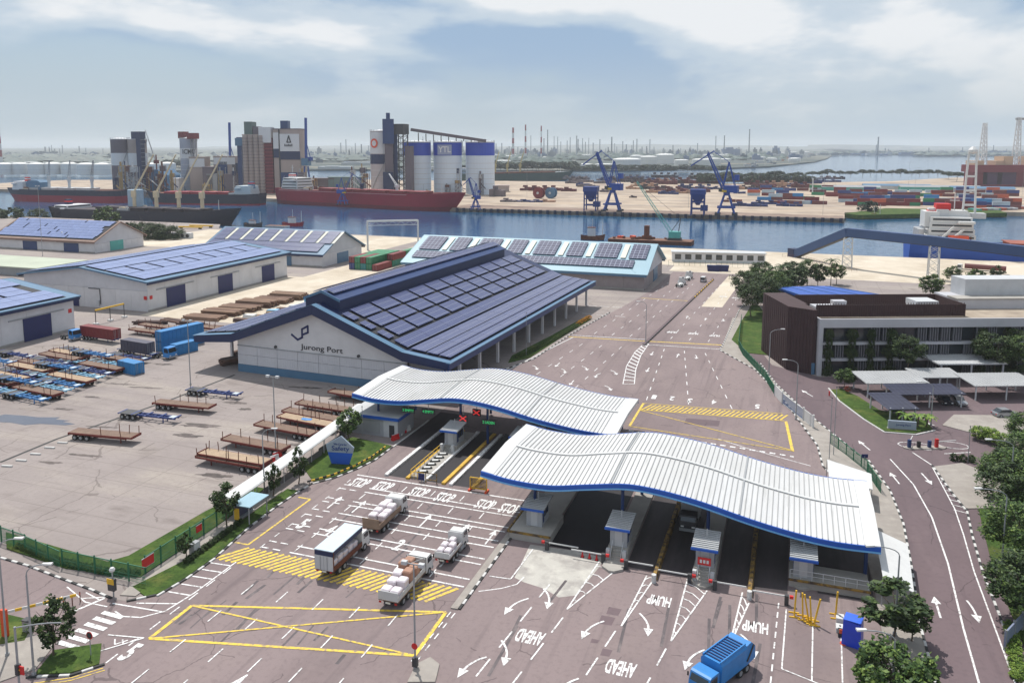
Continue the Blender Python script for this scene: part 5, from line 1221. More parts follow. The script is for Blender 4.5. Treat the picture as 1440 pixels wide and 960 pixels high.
container('light blue container seen over the shed roof ridge', (*P(452,437),0), R_(-8), mat('container_sky', lin(86,160,210), .6, .1, .4), 12.2); container('light blue container on top of the other over the shed roof ridge', (*P(452,437),2.6), R_(-8), mat('container_sky', lin(86,160,210), .6, .1, .4), 12.2)
def tractor(label, loc, rz, m):
    t = thing('tractor_unit', label, 'truck', loc, rz, 'tractor units in the yard'); chassis(t, -3, 2.8); cab(t, 1.0, 2.9, 2.4, 2.3, m); obj('fifth_wheel', M().cyl((0,-1.6,.9),(0,-1.6,1.05),.55,n=12), DARK, t)
    for y in (-2.2,-1.0,2.2):
        for s in (1,-1): wheel(t, s*1.0, y, .5)
tractor('blue tractor unit against the left shed wall', (-176,156.4), R_(-100), SKYBLUE); tractor('light blue tractor unit in front of the stacked blue containers', (-139.6,149.6), R_(-95), SKYBLUE)
# container stack by the quay
cols = [[CRED,CNVY],[CGRN,CGRN],[CRED,CTEA],[CGRN,CGRN]]
for i, (top, bot) in enumerate(cols):
    x = -168.4+i*2.62
    for r_ in range(2):
        y = 291.5+r_*12.6
        container('%s container in column %s of the %s row by the portal frame' % ('lower', ('one','two','three','four')[i], ('front','back')[r_]), (x, y, 0), 0, bot, group='container stack by the portal frame')
        container('%s container in column %s of the %s row by the portal frame' % ('upper', ('one','two','three','four')[i], ('front','back')[r_]), (x, y, 2.6), 0, top if (i+r_) % 2 == 0 else CGRN, group='container stack by the portal frame')
for i, (m_, dz) in enumerate(((CRED,0),(CGRN,0),(CRED,2.6),(CGRN,2.6))):
    container('%s container of the short row right of the stack' % ('near red','far green','upper red','upper green')[i], (-157.0+(i > 1)*.0, 290+(i % 2)*12.6+(i > 1)*13, dz if i < 2 else 2.6), 0, m_, group='short container row')
for i in range(2): container('%s container under the upper ones of the short row' % ('near','far')[i], (-157.0, 303+i*12.6, 0), 0, (CTEA,CRED)[i], group='short container row')
container('rust brown container beside the long shed gable', (-222,180,0), R_(60), CBRN); container('rust brown container on the far side of the long shed gable', (-229,182.5,0), R_(60), CBRN); 
# portal frame
t = thing('portal_gantry', 'tall white steel portal frame standing by the container stack', 'gantry')
A, B = Vector((*P(517,352),0)), Vector((*P(588,350),0)); dxy = Vector((-.4,1,0))*1.4
for p in (A, B):
    for q_ in (0, 1): obj('leg', M().bar(p+dxy*q_, p+dxy*q_+Vector((0,0,14)), .5), LGREY, t)
    lt = M()
    for i in range(7): lt.bar(p+dxy*(i % 2)+Vector((0,0,2*i)), p+dxy*((i+1) % 2)+Vector((0,0,2*i+2)), .12)
    obj('lacing', lt, GREY, t)
obj('top_beam', M().bar(A+Vector((0,0,14)), B+Vector((0,0,14)), .8, .8), WHITE, t); obj('bottom_chord', M().bar(A+Vector((0,0,11.9)), B+Vector((0,0,11.9)), .25), LGREY, t)
lt = M()
for i in range(12):
    a, b_ = A.lerp(B, i/12), A.lerp(B, (i+1)/12); lt.bar(a+Vector((0,0,11.9 if i % 2 else 13.8)), b_+Vector((0,0,13.8 if i % 2 else 11.9)), .14)
obj('lacing', lt, LGREY, t)
# ------------------------------------------------------------------ steel and timber stacks
BEAMM = [mat('beam_brown', lin(104,78,66), .9, .2, .5), mat('beam_tan', lin(130,104,86), .9, .18, .5), mat('beam_dark', lin(70,52,48), .9, .2, .5), mat('beam_pale', lin(164,138,106), .9, .15, .5)]
bm_me = [M().box(-6,6,-.32,.32,0,.42).mesh('beam', m_) for m_ in BEAMM]
def stack(label, loc, rz, nrow, nlay, mats, sx=1.0, jit=.4):
    t = thing('beam_stack', label, 'stack', loc, rz, 'stacked beams between the sheds')
    for j in range(nlay):
        for i in range(nrow-j % 2):
            o = link('beam', bm_me[rnd.choice(mats)], t, (rnd.uniform(-jit,jit), (i-nrow/2)*.72+.36*(j % 2), j*.46)); o.scale = (sx*rnd.uniform(.94,1.04),1,1)
    return t
for i in range(6):
    stack('%s stack in the long brown row beside the blue doored shed' % ordn[i], (-160.5+i*.9, 189+i*7.0, 0), R_(3), 8, (2,3,3,4,3,4)[i], (0,1) if i < 3 else (1,1,0))
for i, (x, y, m_) in enumerate(((-166,183,(2,0)),(-158,181,(0,2)),(-151,180,(0,)),(-170,178,(2,))) ):
    stack('%s low heap of scattered beams at the near end of the brown row' % ordn[i], (x, y, 0), R_(-12+9*i), 4, 1+i % 2, m_, .7, .8)
for i in range(9):
    stack('%s small pile in the yellowish row behind the main shed' % ordn[i], (-146.5+i*.9+rnd.uniform(-1,1), 189+i*5.6, 0), R_(rnd.uniform(-8,8)), 4, 2, (3,1) if i % 3 else (2,0), .45, .5)
for i in range(5):
    x, y = -148+i*2.0, 193+i*8.2
    tag(obj('tarpaulin', M().add([(-2,-1.2,0),(2,-1.2,0),(2.1,1.2,0),(-2,1.3,0),(-1.6,-.9,1.25),(1.5,-.8,1.1),(1.7,.9,1.3),(-1.5,.9,1.15)], [(0,1,5,4),(1,2,6,5),(2,3,7,6),(3,0,4,7),(4,5,6,7)]), SKB[2] if i % 2 else WHITE, None, (x, y, 0), R_(20*i)), '%s covered bundle in the yellowish row, %s sheet' % (ordn[i], 'blue' if i % 2 else 'white'), 'tarpaulin', 'covered bundles behind the main shed')
stack('dark stack under the left awning of the main shed', (-123.2,158,0), R_(88), 5, 3, (2,0), .5); stack('rusty stack by the front left awning post', (-121.6,150.5,0), R_(60), 4, 3, (0,2), .35)
# ------------------------------------------------------------------ trees
def crown_mesh(seed, nclump, nleaf, leaf, shape, m, flat=.75):
    q = random.Random(seed); mb = M(); vs, fs = [], []
    cl = []
    for i in range(nclump):
        while True:
            p = Vector((q.uniform(-1,1), q.uniform(-1,1), q.uniform(-1,1)))
            if .25 < p.length < 1: break
        p = p.normalized()*(p.length**.55)
        if shape == 'umbrella': p.z = abs(p.z)*.55-.25*(p.x*p.x+p.y*p.y)
        elif shape == 'cone': f = 1-.55*(p.z+1)/2; p.x *= f; p.y *= f
        cl.append((p*.82, q.uniform(.11,.30)))
    for c, r in cl:
        for k in range(nleaf):
            d = Vector((q.gauss(0,1), q.gauss(0,1), q.gauss(0,.8)))
            p = c+d.normalized()*r*(q.random()**.4)
            n_ = Vector((q.gauss(0,.7), q.gauss(0,.7), 1)).normalized(); u = n_.orthogonal().normalized(); u.rotate(Matrix.Rotation(q.uniform(0,6.28), 3, n_)); v = n_.cross(u)
            s = leaf*q.uniform(.6,1.35); o = len(vs)
            vs += [tuple(p-u*s), tuple(p+v*s*.55), tuple(p+u*s), tuple(p-v*s*.55)]; fs.append((o,o+1,o+2,o+3))
    me = bpy.data.meshes.new('crown'); me.from_pydata(vs, [], fs); me.update(); me.materials.append(m); return me
CR = {}
for k, a in {'sparse':(1,34,60,.085,'ball',LEAF[0]),'sparse2':(2,30,60,.09,'ball',LEAF[0]),'dense':(3,90,70,.062,'ball',LEAF[1]),'broad':(4,78,110,.042,'ball',LEAF[1]),'broad2':(5,74,110,.042,'ball',LEAF[0]),'bright':(6,60,60,.07,'ball',LEAF[2]),'mid':(7,50,50,.09,'ball',LEAF[1]),'darkmid':(8,50,50,.09,'ball',LEAF[0]),'umb':(9,55,26,.10,'umbrella',LEAF[3]),'umb2':(10,55,26,.10,'umbrella',LEAF[3]),'farball':(11,40,26,.12,'ball',LEAF[3]),'cone':(12,40,50,.09,'cone',LEAF[1])}.items():
    CR[k] = crown_mesh(*a)
def trunk(h, r, ch, cr, q):
    mb = M(); p0 = Vector((0,0,0)); ht = max(h-ch*1.1, h*.3); lean = Vector((q.uniform(-.05,.05)*h, q.uniform(-.05,.05)*h, ht))
    mb.cyl(p0, lean*.5+Vector((.05*h*.3,0,0)), r, r*.8, 7); mb.cyl(lean*.5+Vector((.05*h*.3,0,0)), lean, r*.8, r*.62, 7)
    for i in range(5):
        a = i*1.257+q.uniform(-.4,.4); e = lean+Vector((math.cos(a)*cr*.55, math.sin(a)*cr*.55, ch*q.uniform(.4,.85))); md_ = lean.lerp(e, .5)+Vector((0,0,ch*.12))
        mb.cyl(lean, md_, r*.5, r*.34, 5); mb.cyl(md_, e, r*.34, r*.12, 5)
    return mb
def tree(label, loc, h, cr, kind, name='tree', group=None, ch=None, cat='tree'):
    q = random.Random(int(abs(loc[0])*37+abs(loc[1])*101)); ch = ch or cr*.8
    t = thing(name, label, cat, loc, q.uniform(0,6.28), group)
    obj('trunk', trunk(h, max(.08, h*.018), ch*1.6, cr, q), BARK, t)
    c = link('crown', CR[kind], t, (0,0,h-ch)); c.scale = (cr*q.uniform(.93,1.07), cr*q.uniform(.93,1.07), ch)
    return t
def palm(label, loc, h, m=None, n_=11, ln=2.0):
    t = thing('palm_tree', label, 'palm', loc); q = random.Random(int(loc[0]*10)); obj('trunk', M().cyl((0,0,0),(.1,.05,h),.16,.11,7), BARK, t)
    mb = M()
    for i in range(n_):
        a = i*6.283/n_+q.uniform(-.2,.2); el_ = q.uniform(.2,1.0); p = Vector((.1,.05,h)); d = Vector((math.cos(a),math.sin(a),el_)).normalized()
        for k in range(5):
            d2 = (d-Vector((0,0,.28*k))).normalized(); e = p+d2*(ln/5); sd = d2.cross(Vector((0,0,1))).normalized()*(.34*(1-abs(k-1.5)/4.5)); mb.add([tuple(p-sd-Vector((0,0,.1))),tuple(p),tuple(p+sd-Vector((0,0,.1))),tuple(e-sd*.8-Vector((0,0,.1))),tuple(e),tuple(e+sd*.8-Vector((0,0,.1)))], [(0,1,4,3),(1,2,5,4)]); p = e
    obj('fronds', mb, m or LEAF[2], t); return t
def hedge(label, pts, wd, h, m_kind, name='hedge'):
    t = thing(name, label, 'hedge')
    for a, b in zip(pts, pts[1:]):
        A, B = Vector(a), Vector(b); n_ = max(1, int((B-A).length/ (wd*.8)))
        for i in range(n_):
            p = A.lerp(B, (i+.5)/n_); c = link('bush', CR[m_kind], t, (p.x, p.y, h*.42), i*1.7); c.scale = (wd*.62, wd*.62, h*.6)
    return t
tree('young tree on the grass island at the bottom left corner', P(75,922), 6.2, 2.3, 'sparse', ch=2.6)
tree('dark tree beside the green fence and footpath, near the shelter', P(319,740), 6.2, 2.4, 'sparse2', ch=2.2)
tree('very small tree in the verge by the grey cabinet', P(262,786), 3.6, 1.1, 'sparse', ch=1.5)
tree('narrow tree right behind the shelter', P(384,698), 5.2, 1.4, 'sparse', ch=2.2)
tree('tree between the shelter and the pentagon sign', P(420,680), 5.8, 1.8, 'sparse2', ch=2.4)
tree('tree growing just behind the pentagon sign', P(492,622), 6.0, 2.6, 'mid', ch=2.1)
tree('loose tree by the white awning and blue bin at bottom right', P(1254,905), 6.8, 4.0, 'sparse2', ch=2.4)
tree('tree leaning over the kerb beside the awning at bottom right', P(1282,902), 5.0, 1.9, 'sparse', ch=1.9)
tree('round dense tree at the bottom edge beside the curved lamp', P(1258,1000), 6.6, 3.9, 'dense', ch=3.2)
for i, (u, v, h, r, kd, lb) in enumerate(((1425,800,8.6,5.4,'broad','big tree at the right edge, nearest of the roadside group'),(1408,735,8.4,5.0,'broad2','big spreading tree over the roadside lamp at right'),(1450,742,9,5.5,'broad','big tree behind the nearest one at the right edge'),(1422,690,8.2,4.8,'broad2','middle tree of the right roadside group'),(1452,672,9,5.5,'broad','tree at the far right edge behind the middle one'),(1436,640,8.2,4.6,'broad','farthest tree of the right roadside group'),(1398,702,7.6,4.4,'broad','tree leaning out towards the road in the right group'),(1436,880,8,5.2,'broad2','tree at the bottom of the right group above the grey board'))):
    tree(lb, P(u+16, v), h, r*.98, kd, 'rain_tree', 'roadside trees at the right edge', ch=r*.66)
for i, (u, v) in enumerate(((1378,618),(1392,622),(1408,628))):
    tree('%s bright green shrub beneath the roadside trees' % ('left','middle','right')[i], P(u, v), 2.6, 1.9, 'bright', 'shrub', 'bright shrubs under the roadside trees', ch=1.2, cat='shrub')
hedge('clipped dark hedge at the end of the paved island', [P(1335,647),P(1372,650)], 1.2, 1.3, 'darkmid')
hedge('hedge along the grass below the right roadside trees', [P(1432,960),P(1420,880)], 1.3, 1.0, 'bright')
hedge('low reddish hedge along the footpath', [(-67.3,73.6),(-67.6,80),(-67.8,85)], .9, .8, 'darkmid')
hedge('scrub growing along the foot of the green fence', [(-90,70.2),(-82,68.9),(-74,68.9),(-70.6,70)], 1.0, .9, 'mid')
hedge('hedge beside the shed awning along the far road', [(-60.2,176),(-58,186),(-56.6,200),(-55.4,214)], 1.2, 1.0, 'mid')
# orange flower bed
FLOW = mat('orange_flowers', lin(206,140,40), .8, 0, 2.2, col2=lin(90,104,40), thresh=(.45,.6)); CR['flower'] = crown_mesh(21, 40, 50, .09, 'ball', FLOW)
hedge('orange flowering bed at the end of the hedge', [(-55.6,216),(-54.6,226)], 1.6, 1.1, 'flower', 'flower_bed')
CR['redbush'] = crown_mesh(22, 30, 40, .1, 'ball', mat('red_leaves', lin(150,50,44), .8, 0, 2, col2=lin(90,70,40), thresh=(.4,.6)))
tree('small red leaved bush on the office island', P(1192,553), 1.6, .9, 'redbush', 'shrub', cat='shrub', ch=.7)
tree('small tree on the office island beside the red bush', P(1188,545), 4.2, 2.4, 'mid', ch=1.6)
tree('tall dark tree in front of the office facade', P(1276,535), 10.5, 4.0, 'broad2', ch=3.4)
tree('large dark tree at the right of the office facade', P(1398,535), 11, 5.0, 'broad2', ch=3.6); tree('tree at the right edge before the office', P(1440,538), 10.5, 4.6, 'broad', ch=3.4)
for i, (u, v, h) in enumerate(((1272,598,3.2),(1290,601,3.6),(1303,600,3.0),(1262,590,2.4))): palm('%s small palm around the office name wall' % ordn[i], P(u, v), h*.6, LEAF[2], 10, 1.9)
for i, (u, v, h, r, kd) in enumerate(((1056,446,11,5,'broad2'),(1075,440,12,5.5,'broad2'),(1100,425,11,5,'darkmid'),(1062,420,11,4.5,'mid'),(1120,415,10,4.5,'darkmid'),(1150,405,9,4.2,'darkmid'),(1176,400,8,3.6,'mid'),(1050,430,12,5.6,'broad2'),(1090,432,12,5.4,'broad'),(1068,408,11,5,'broad2'),(1110,408,11,5,'broad2'),(1135,402,10,4.6,'broad'))):
    tree('%s tree of the dense clump left of and behind the brown block' % ordn[i], P(u, v), h, r, kd, group='tree clump behind the brown block')
for i, (u, v) in enumerate(((1085,415),(1168,402),(1100,412))): palm('%s tall palm standing in the clump behind the brown block' % ordn[i], P(u, v), 9, LEAF[0], 14, 3.4)
tree('tree rising over the brown roof screen, right of the blue roof', P(1308,425), 9.5, 4.2, 'mid')
for i, (u, v, lb) in enumerate(((1338,400,'roadside tree right of the second conveyor tower'),(1373,402,'rounded tree in the middle of the quay road row'),(1401,402,'tree in front of the parked pipe trailer'),(1404,421,'low tree beside the white upper block of the office'),(1388,425,'smaller tree left of the white upper block'))):
    tree(lb, P(u, v), (7,6.4,7.6,6,4.5)[i], (3.2,3.6,3.2,3,2.4)[i], ('mid','mid','sparse2','darkmid','darkmid')[i])
for i, (u, v) in enumerate(((870,385),(905,386))): palm('%s small palm on the pale apron behind the shed' % ('left','right')[i], P(u, v), 4.4, LEAF[1], 10, 2.6)
for i, (u, v, h, r, kd) in enumerate(((150,318,13,9,'mid'),(202,334,10,9,'broad2'),(222,336,10,8,'broad2'),(240,336,9,8,'broad2'),(184,334,9,7,'darkmid'),(20,306,8,9,'darkmid'),(55,304,7,8,'broad2'),(90,303,7,8,'darkmid'),(-8,306,8,9,'broad2'))):
    tree('%s tree of the dark group behind the brown edged shed' % ordn[i], P(u, v), h, r, kd, group='trees behind the brown edged shed')

# ------------------------------------------------------------------ lamps and poles
def HT(u, v, v2):
    x, y = P(u, v); lo, hi = 0.0, 120.0
    for _ in range(40):
        m_ = (lo+hi)/2; r_ = Vector((x, y, m_-CAMH)); yy = PY-F_PX*r_.dot(_up)/r_.dot(_fw)
        if yy > v2: lo = m_
        else: hi = m_
    return lo
def lamp(label, base, h, arm=(1,0), ln=2.2, name='street_lamp', double=False):
    t = thing(name, label, 'lamp', base, 0, None); r0 = .12
    obj('base_plate', M().cyl((0,0,0),(0,0,.35),.2,n=10), GREY, t)
    d = Vector((*arm,0)).normalized() if ln else Vector((1,0,0)); hs = h-(1.0 if ln else 0)
    obj('pole', M().cyl((0,0,.3),(0,0,hs),.11,.075,8), GREY, t)
    if ln:
        pts = [Vector((0,0,hs))+d*(ln*math.sin(k*.26))*1.0+Vector((0,0,1.0*(1-math.cos(k*.26))/1.0)) if False else Vector((0,0,hs))+d*(ln*(1-math.cos(k*math.pi/10)))+Vector((0,0,math.sin(k*math.pi/10))) for k in range(6)]
        obj('arm', M().tube(pts, .055), GREY, t); e = pts[-1]; q = e+d*.9
        obj('lamp_head', M().add([tuple(e+Vector((-d.y,d.x,0))*.12),tuple(e-Vector((-d.y,d.x,0))*.12),tuple(q-Vector((-d.y,d.x,0))*.2),tuple(q+Vector((-d.y,d.x,0))*.2)]+[tuple(p+Vector((0,0,.16))) for p in (e+Vector((-d.y,d.x,0))*.12,e-Vector((-d.y,d.x,0))*.12,q-Vector((-d.y,d.x,0))*.2,q+Vector((-d.y,d.x,0))*.2)], [(0,1,2,3),(7,6,5,4),(0,4,5,1),(1,5,6,2),(2,6,7,3),(3,7,4,0)]), WHITE, t)
    else:
        obj('crossbar', M().bar((-.9,0,h),(.9,0,h),.09), GREY, t)
        for s in (1,-1): obj('floodlight', M().cb(s*.9,-.15,h+.12,.55,.4,.35), LGREY, t)
    return t
rt2 = (_rt.x, _rt.y); lf2 = (-_rt.x, -_rt.y)
lamp('left hand lamp at the bottom left corner with its arm over the side road', P(10.5,922), 12.2, rt2, 1.6)
lamp('lamp beside the crossing with its arm to the right', P(48,950), 11.2, rt2, 1.6)
lamp('tall twin floodlight pole in front of the gable wall', P(388,640), HT(388,640,530), ln=0, name='floodlight_pole')
lamp('thin lamp rising behind the shelter', P(372,692), HT(372,692,603), rt2, 1.3)
lamp('twin floodlight pole at the left corner of the main shed', P(268,541), HT(268,541,451), ln=0, name='floodlight_pole')
t = lamp('slim sign pole on the island nose at the bottom', P(584,940), HT(584,940,793), ln=0, name='sign_pole'); 
obj('round_sign', M().cyl((0,-.12,2.4),(0,-.08,2.4),.32,n=14), BRIGHTRED, t); obj('base_box', M().box(-.25,.25,-.2,.2,.3,1.2), DARK, t)
lamp('curved lamp on the near end of the far median', P(908,481), HT(908,481,424), lf2, 1.6)
lamp('curved lamp beside the left wall of the brown block', P(1081,528), HT(1081,528,463), rt2, 2.2); lamp('curved lamp behind the sliding gate with its arm to the left', P(1119,590), HT(1119,590,506), lf2, 2.0)
lamp('curved lamp in front of the office car port', P(1309,598), HT(1309,598,537), lf2, 2.2)
lamp('curved lamp at the awning beside the office road', P(1258,893), HT(1258,893,768), lf2, 2.6); lamp('curved lamp over the round tree at the bottom edge', P(1253,990), HT(1253,990,886), lf2, 2.6)
lamp('lamp reaching out of the right roadside trees, farther one', P(1418,722), 10.5, lf2, 3.0); lamp('lamp reaching out of the right roadside trees, nearer one', P(1408,800), 10.0, lf2, 3.0)
for i, (u, v, v2, lb) in enumerate(((1166,645,560,'thin pole beside the office road fence, left of two'),(1172,640,545,'thin pole beside the office road fence, right of two'),(1361,650,600,'thin pole on the paved island'),(697,455,405,'slim pole near the hall awning end'),(740,500,440,'slim pole on the verge beside the awning'),(884,405,350,'pole at the pale blue shed corner'),(510,612,572,'thin pole at the guardhouse'))):
    t = thing('pole', lb, 'pole', P(u, v)); h = HT(u, v, v2); obj('shaft', M().cyl((0,0,0),(0,0,h),.07,.05,7), GREY, t); obj('cap', M().cyl((0,0,h),(0,0,h+.15),.1,n=7), DARK, t)
for i, (u, v, v2, lb) in enumerate(((60,360,262,'tall floodlight mast in front of the brown edged shed'),)):
    lamp(lb, P(u, v), HT(u, v, v2), ln=0, name='floodlight_pole')
# traffic signals, bottom left
def signal(label, loc, h, arm, ln):
    t = thing('traffic_signal', label, 'traffic light', loc); obj('pole', M().cyl((0,0,0),(0,0,h),.1,n=8), GREY, t)
    d = Vector((*arm,0)).normalized(); obj('arm', M().tube([Vector((0,0,h-.1))+d*ln*k/4+Vector((0,0,.5*math.sin(k*.4))) for k in range(5)], .06), GREY, t)
    hd = obj('signal_head', M().box(-.2,.2,-.18,.18,h*.36,h*.36+1.0), DARK, t)
    for k, m_ in enumerate((LAMPR,YEL,LGREEN)): obj('lens', M().cyl((.2,0,h*.36+.82-.3*k),(.26,0,h*.36+.82-.3*k),.11,n=10), m_, hd)
    obj('side_panel', M().box(.25,.7,-.05,.05,h*.36+.1,h*.36+.9), BRIGHTRED, t)
signal('traffic light with long arm at the bottom left pavement', P(29,985), 7.2, rt2, 4.2)
t = thing('traffic_signal', 'black and yellow signal box on the corner by the green fence', 'traffic light', P(160,838)); obj('pole', M().cyl((0,0,0),(0,0,3.0),.08,n=8), GREY, t)
obj('signal_head', M().box(-.6,.3,-.2,.2,.7,2.1), DARK, t); obj('yellow_hood', M().box(-.62,.32,-.26,-.2,1.5,2.15), YEL, t); obj('cctv_dome', M().lathe([(.05,2.9),(.28,3.0),(.32,3.2),(.2,3.4),(.03,3.45)], 12), WHITE, t)
t = thing('road_sign', 'round no entry sign on the small grass island', 'sign', P(128,922)); obj('pole', M().cyl((0,0,0),(0,0,2.6),.05,n=7), GREY, t); obj('sign_disc', M().cyl((0,-.04,2.2),(0,0,2.2),.4,n=16), BRIGHTRED, t); obj('sign_face', M().cyl((0,-.06,2.2),(0,-.03,2.2),.3,n=16), DARK, t)
t = thing('height_barrier', 'yellow and white striped arm with orange post at the left side road', 'barrier', P(8,895)); obj('post', M().box(-.3,.3,-.2,.2,0,3.0), ORANGE, t)
a0 = Vector((.2,.3,2.6)); dd = Vector((_rt.x*.8-.0,.9,0)).normalized()
for k in range(10): obj('arm_segment', M().bar(a0+dd*(k*.62), a0+dd*(k*.62+.6), .1, .28), YEL if k % 2 else WHITE, t)
for i, (u, v) in enumerate(((113,846),(102,851),(90,857))):
    t = thing('bollard', '%s thin post on the divider before the crossing' % ordn[i], 'bollard', P(u, v)); obj('post', M().cyl((0,0,0),(0,0,1.2),.06,n=7), RUST, t); obj('band', M().cyl((0,0,.9),(0,0,1.05),.065,n=7), ORANGE, t)
t = thing('utility_cabinet', 'small grey dustbin cabinet at the left island', 'cabinet', P(40,888)); obj('body', M().box(-.45,.45,-.3,.3,.05,1.3), GREY, t); obj('lid', M().box(-.5,.5,-.35,.35,1.3,1.4), DARK, t)
t = thing('utility_cabinet', 'grey roadside cabinet between footpath and hedge', 'cabinet', (-68.0,76.2)); obj('body', M().box(-.35,.35,-.6,.6,.05,1.5), GREY, t); obj('door', M().box(.35,.38,-.5,.5,.15,1.4), LGREY, t); obj('plinth', M().box(-.4,.4,-.65,.65,0,.05), CONC, t)
# ------------------------------------------------------------------ fences
_fp = {}
def fence(label, pts, h, m, mesh_m, step=2.5, bars=14, name='mesh_fence'):
    t = thing(name, label, 'fence'); pr = None
    for i, (p, d) in enumerate(resample(pts, step)):
        k = (h, m.name, step)
        if k not in _fp:
            pn = M()
            for j in range(bars): pn.bar((step*j/bars,0,.1),(step*j/bars,0,h),.035)
            for zz_ in (.12,.5,.9,h-.05): pn.bar((0,0,zz_),(step,0,zz_),.03)
            _fp[k] = (M().bar((0,0,0),(0,0,h+.25),.12).mesh('post', m), pn.mesh('panel', mesh_m), M().bar((0,0,h),(step,0,h),.09).mesh('top_rail', m))
        an = math.atan2(d.y, d.x)
        for nm, me in zip(('post','panel','top_rail'), _fp[k]): link(nm, me, t, (p.x, p.y, 0), an)
    return t
FG = mat('fence_green', lin(30,104,74), .6, .1, .5)
fence('green mesh fence round the near corner of the trailer yard', [(-103,71.6),(-90,70),(-82,68.4),(-70.2,68.5),(-70.2,85)], 2.1, FG, FG)
fence('green mesh fence between the gate plaza and the office road', [(7.6,141.6),(9.6,137.6),(12.2,131.4),(13.5,124)], 1.8, FG, FG); fence('green mesh fence beside the far end of the office road', [(-12.6,236),(-11.4,205),(-9.9,197),(-4.2,178),(-2.2,168)], 1.8, FG, FG)
t = thing('sliding_gate', 'blue barred sliding gate with white posts on the office road', 'gate'); GA = [Vector((*q_,0)) for q_ in ((-1.9,166.5),(-.4,161.5),(3.4,152.6),(5.0,148.8))]
for i, (a, b_) in enumerate(zip(GA, GA[1:])):
    if i == 1:
        n_ = 26
        for j in range(n_): obj('bar', M().bar(a.lerp(b_,j/n_)+Vector((0,0,.15)), a.lerp(b_,j/n_)+Vector((0,0,2.1)), .1), mat('gate_blue', lin(110,136,176), .5, .1, .6), t)
        obj('frame', M().bar(a+Vector((0,0,2.15)), b_+Vector((0,0,2.15)), .12).bar(a+Vector((0,0,.15)), b_+Vector((0,0,.15)), .12), WHITE, t)
    else: obj('white_panel', M().bar(a+Vector((0,0,1.15)), b_+Vector((0,0,1.15)), .12, 2.2), WHITE, t)
for a in GA: obj('gate_post', M().bar(a, a+Vector((0,0,2.5)), .3), WHITE, t)
t = thing('notice_board', 'red notice board fixed on the corner of the green fence', 'sign', (-70.1,70.8)); obj('board', M().box(-.04,.04,-.9,.9,.9,2.0), BRIGHTRED, t); obj('frame', M().box(-.06,.06,-.95,.95,2.0,2.06).box(-.06,.06,-.95,.95,.84,.9), GREY, t)
t = thing('notice_board', 'smaller red notice on the fence near the dark tree', 'sign', (-70.1,79.5)); obj('board', M().box(-.04,.04,-.5,.5,1.0,1.9), BRIGHTRED, t); obj('frame', M().box(-.06,.06,-.55,.55,1.9,1.96), GREY, t)
# bollard row along the sign lawn
br = resample([(-66.0,98.6),(-63.9,101.9),(-62.6,106),(-61.9,110),(-61.9,114.5)], .62)
rl = thing('guard_rail', 'low yellow and black striped rail around the sign lawn', 'rail')
for i, (p, d) in enumerate(br): obj('striped_block', M().cb(p.x-.35, p.y+.1, .45, .6, .14, .24, math.atan2(d.y,d.x)), YEL if i % 2 else BLACK, rl)
for i, (p, d) in enumerate(br[::4]): obj('post', M().bar((p.x-.35,p.y+.1,0),(p.x-.35,p.y+.1,.4),.09), BLACK, rl)
# pentagon safety sign
t = thing('safety_sign', 'grey and blue pentagon sign with the word Safety on the lawn', 'sign', (-65.8,106.6), R_(10))
SG = mat('sign_grey', lin(150,162,176), .5, .06, .4); SB = mat('sign_blue', lin(36,92,196), .5, .06, .4)
obj('upper_panel', M().exty([(-2.1,2.0),(2.05,2.0),(2.25,2.9),(.2,4.7),(-2.35,3.2)], 0, .3), SG, t); obj('lower_panel', M().exty([(-1.5,.12),(1.4,.12),(2.02,1.98),(-2.08,1.98)], .02, .3), SB, t); obj('base', M().box(-1.6,1.5,-.1,.5,0,.12), CONC, t)
INK = mat('sign_navy', lin(30,60,130), .5, .05, 1)
for tx, z, h, wd in (('We Care for',3.35,.34,2.2),('Safety',2.65,.72,2.9)):
    me = text_mesh(tx, INK, h, 1, .02, .012); xs = [q_.co.x for q_ in me.vertices]; me.transform(Matrix.Diagonal((wd/(max(xs)-min(xs)),1,1,1))); o = link('lettering', me, t, (.05,-.02,z)); o.rotation_euler = (math.pi/2,0,0)
# red and white water barriers
WB = [M().extx([(-.3,0),(.3,0),(.3,.3),(.14,.5),(.12,.95),(-.12,.95),(-.14,.5),(-.3,.3)], -.75, .75).mesh('barrier_body', m_) for m_ in (BRIGHTRED, WHITE)]
for i, (u, v) in enumerate(((556,618),(560,613),(566,609),(572,606),(381,652),(386,648),(390,643))):
    t = thing('water_barrier', '%s %s plastic barrier %s' % (ordn[i if i < 4 else i-4], 'white' if i % 2 else 'red', 'beside the guardhouse corner' if i < 4 else 'at the foot of the tall floodlight pole'), 'barrier', P(u, v), R_(70), 'red and white plastic barriers'); link('barrier_body', WB[i % 2], t); obj('cap', M().box(-.7,.7,-.08,.08,.95,1.0), LGREY, t)
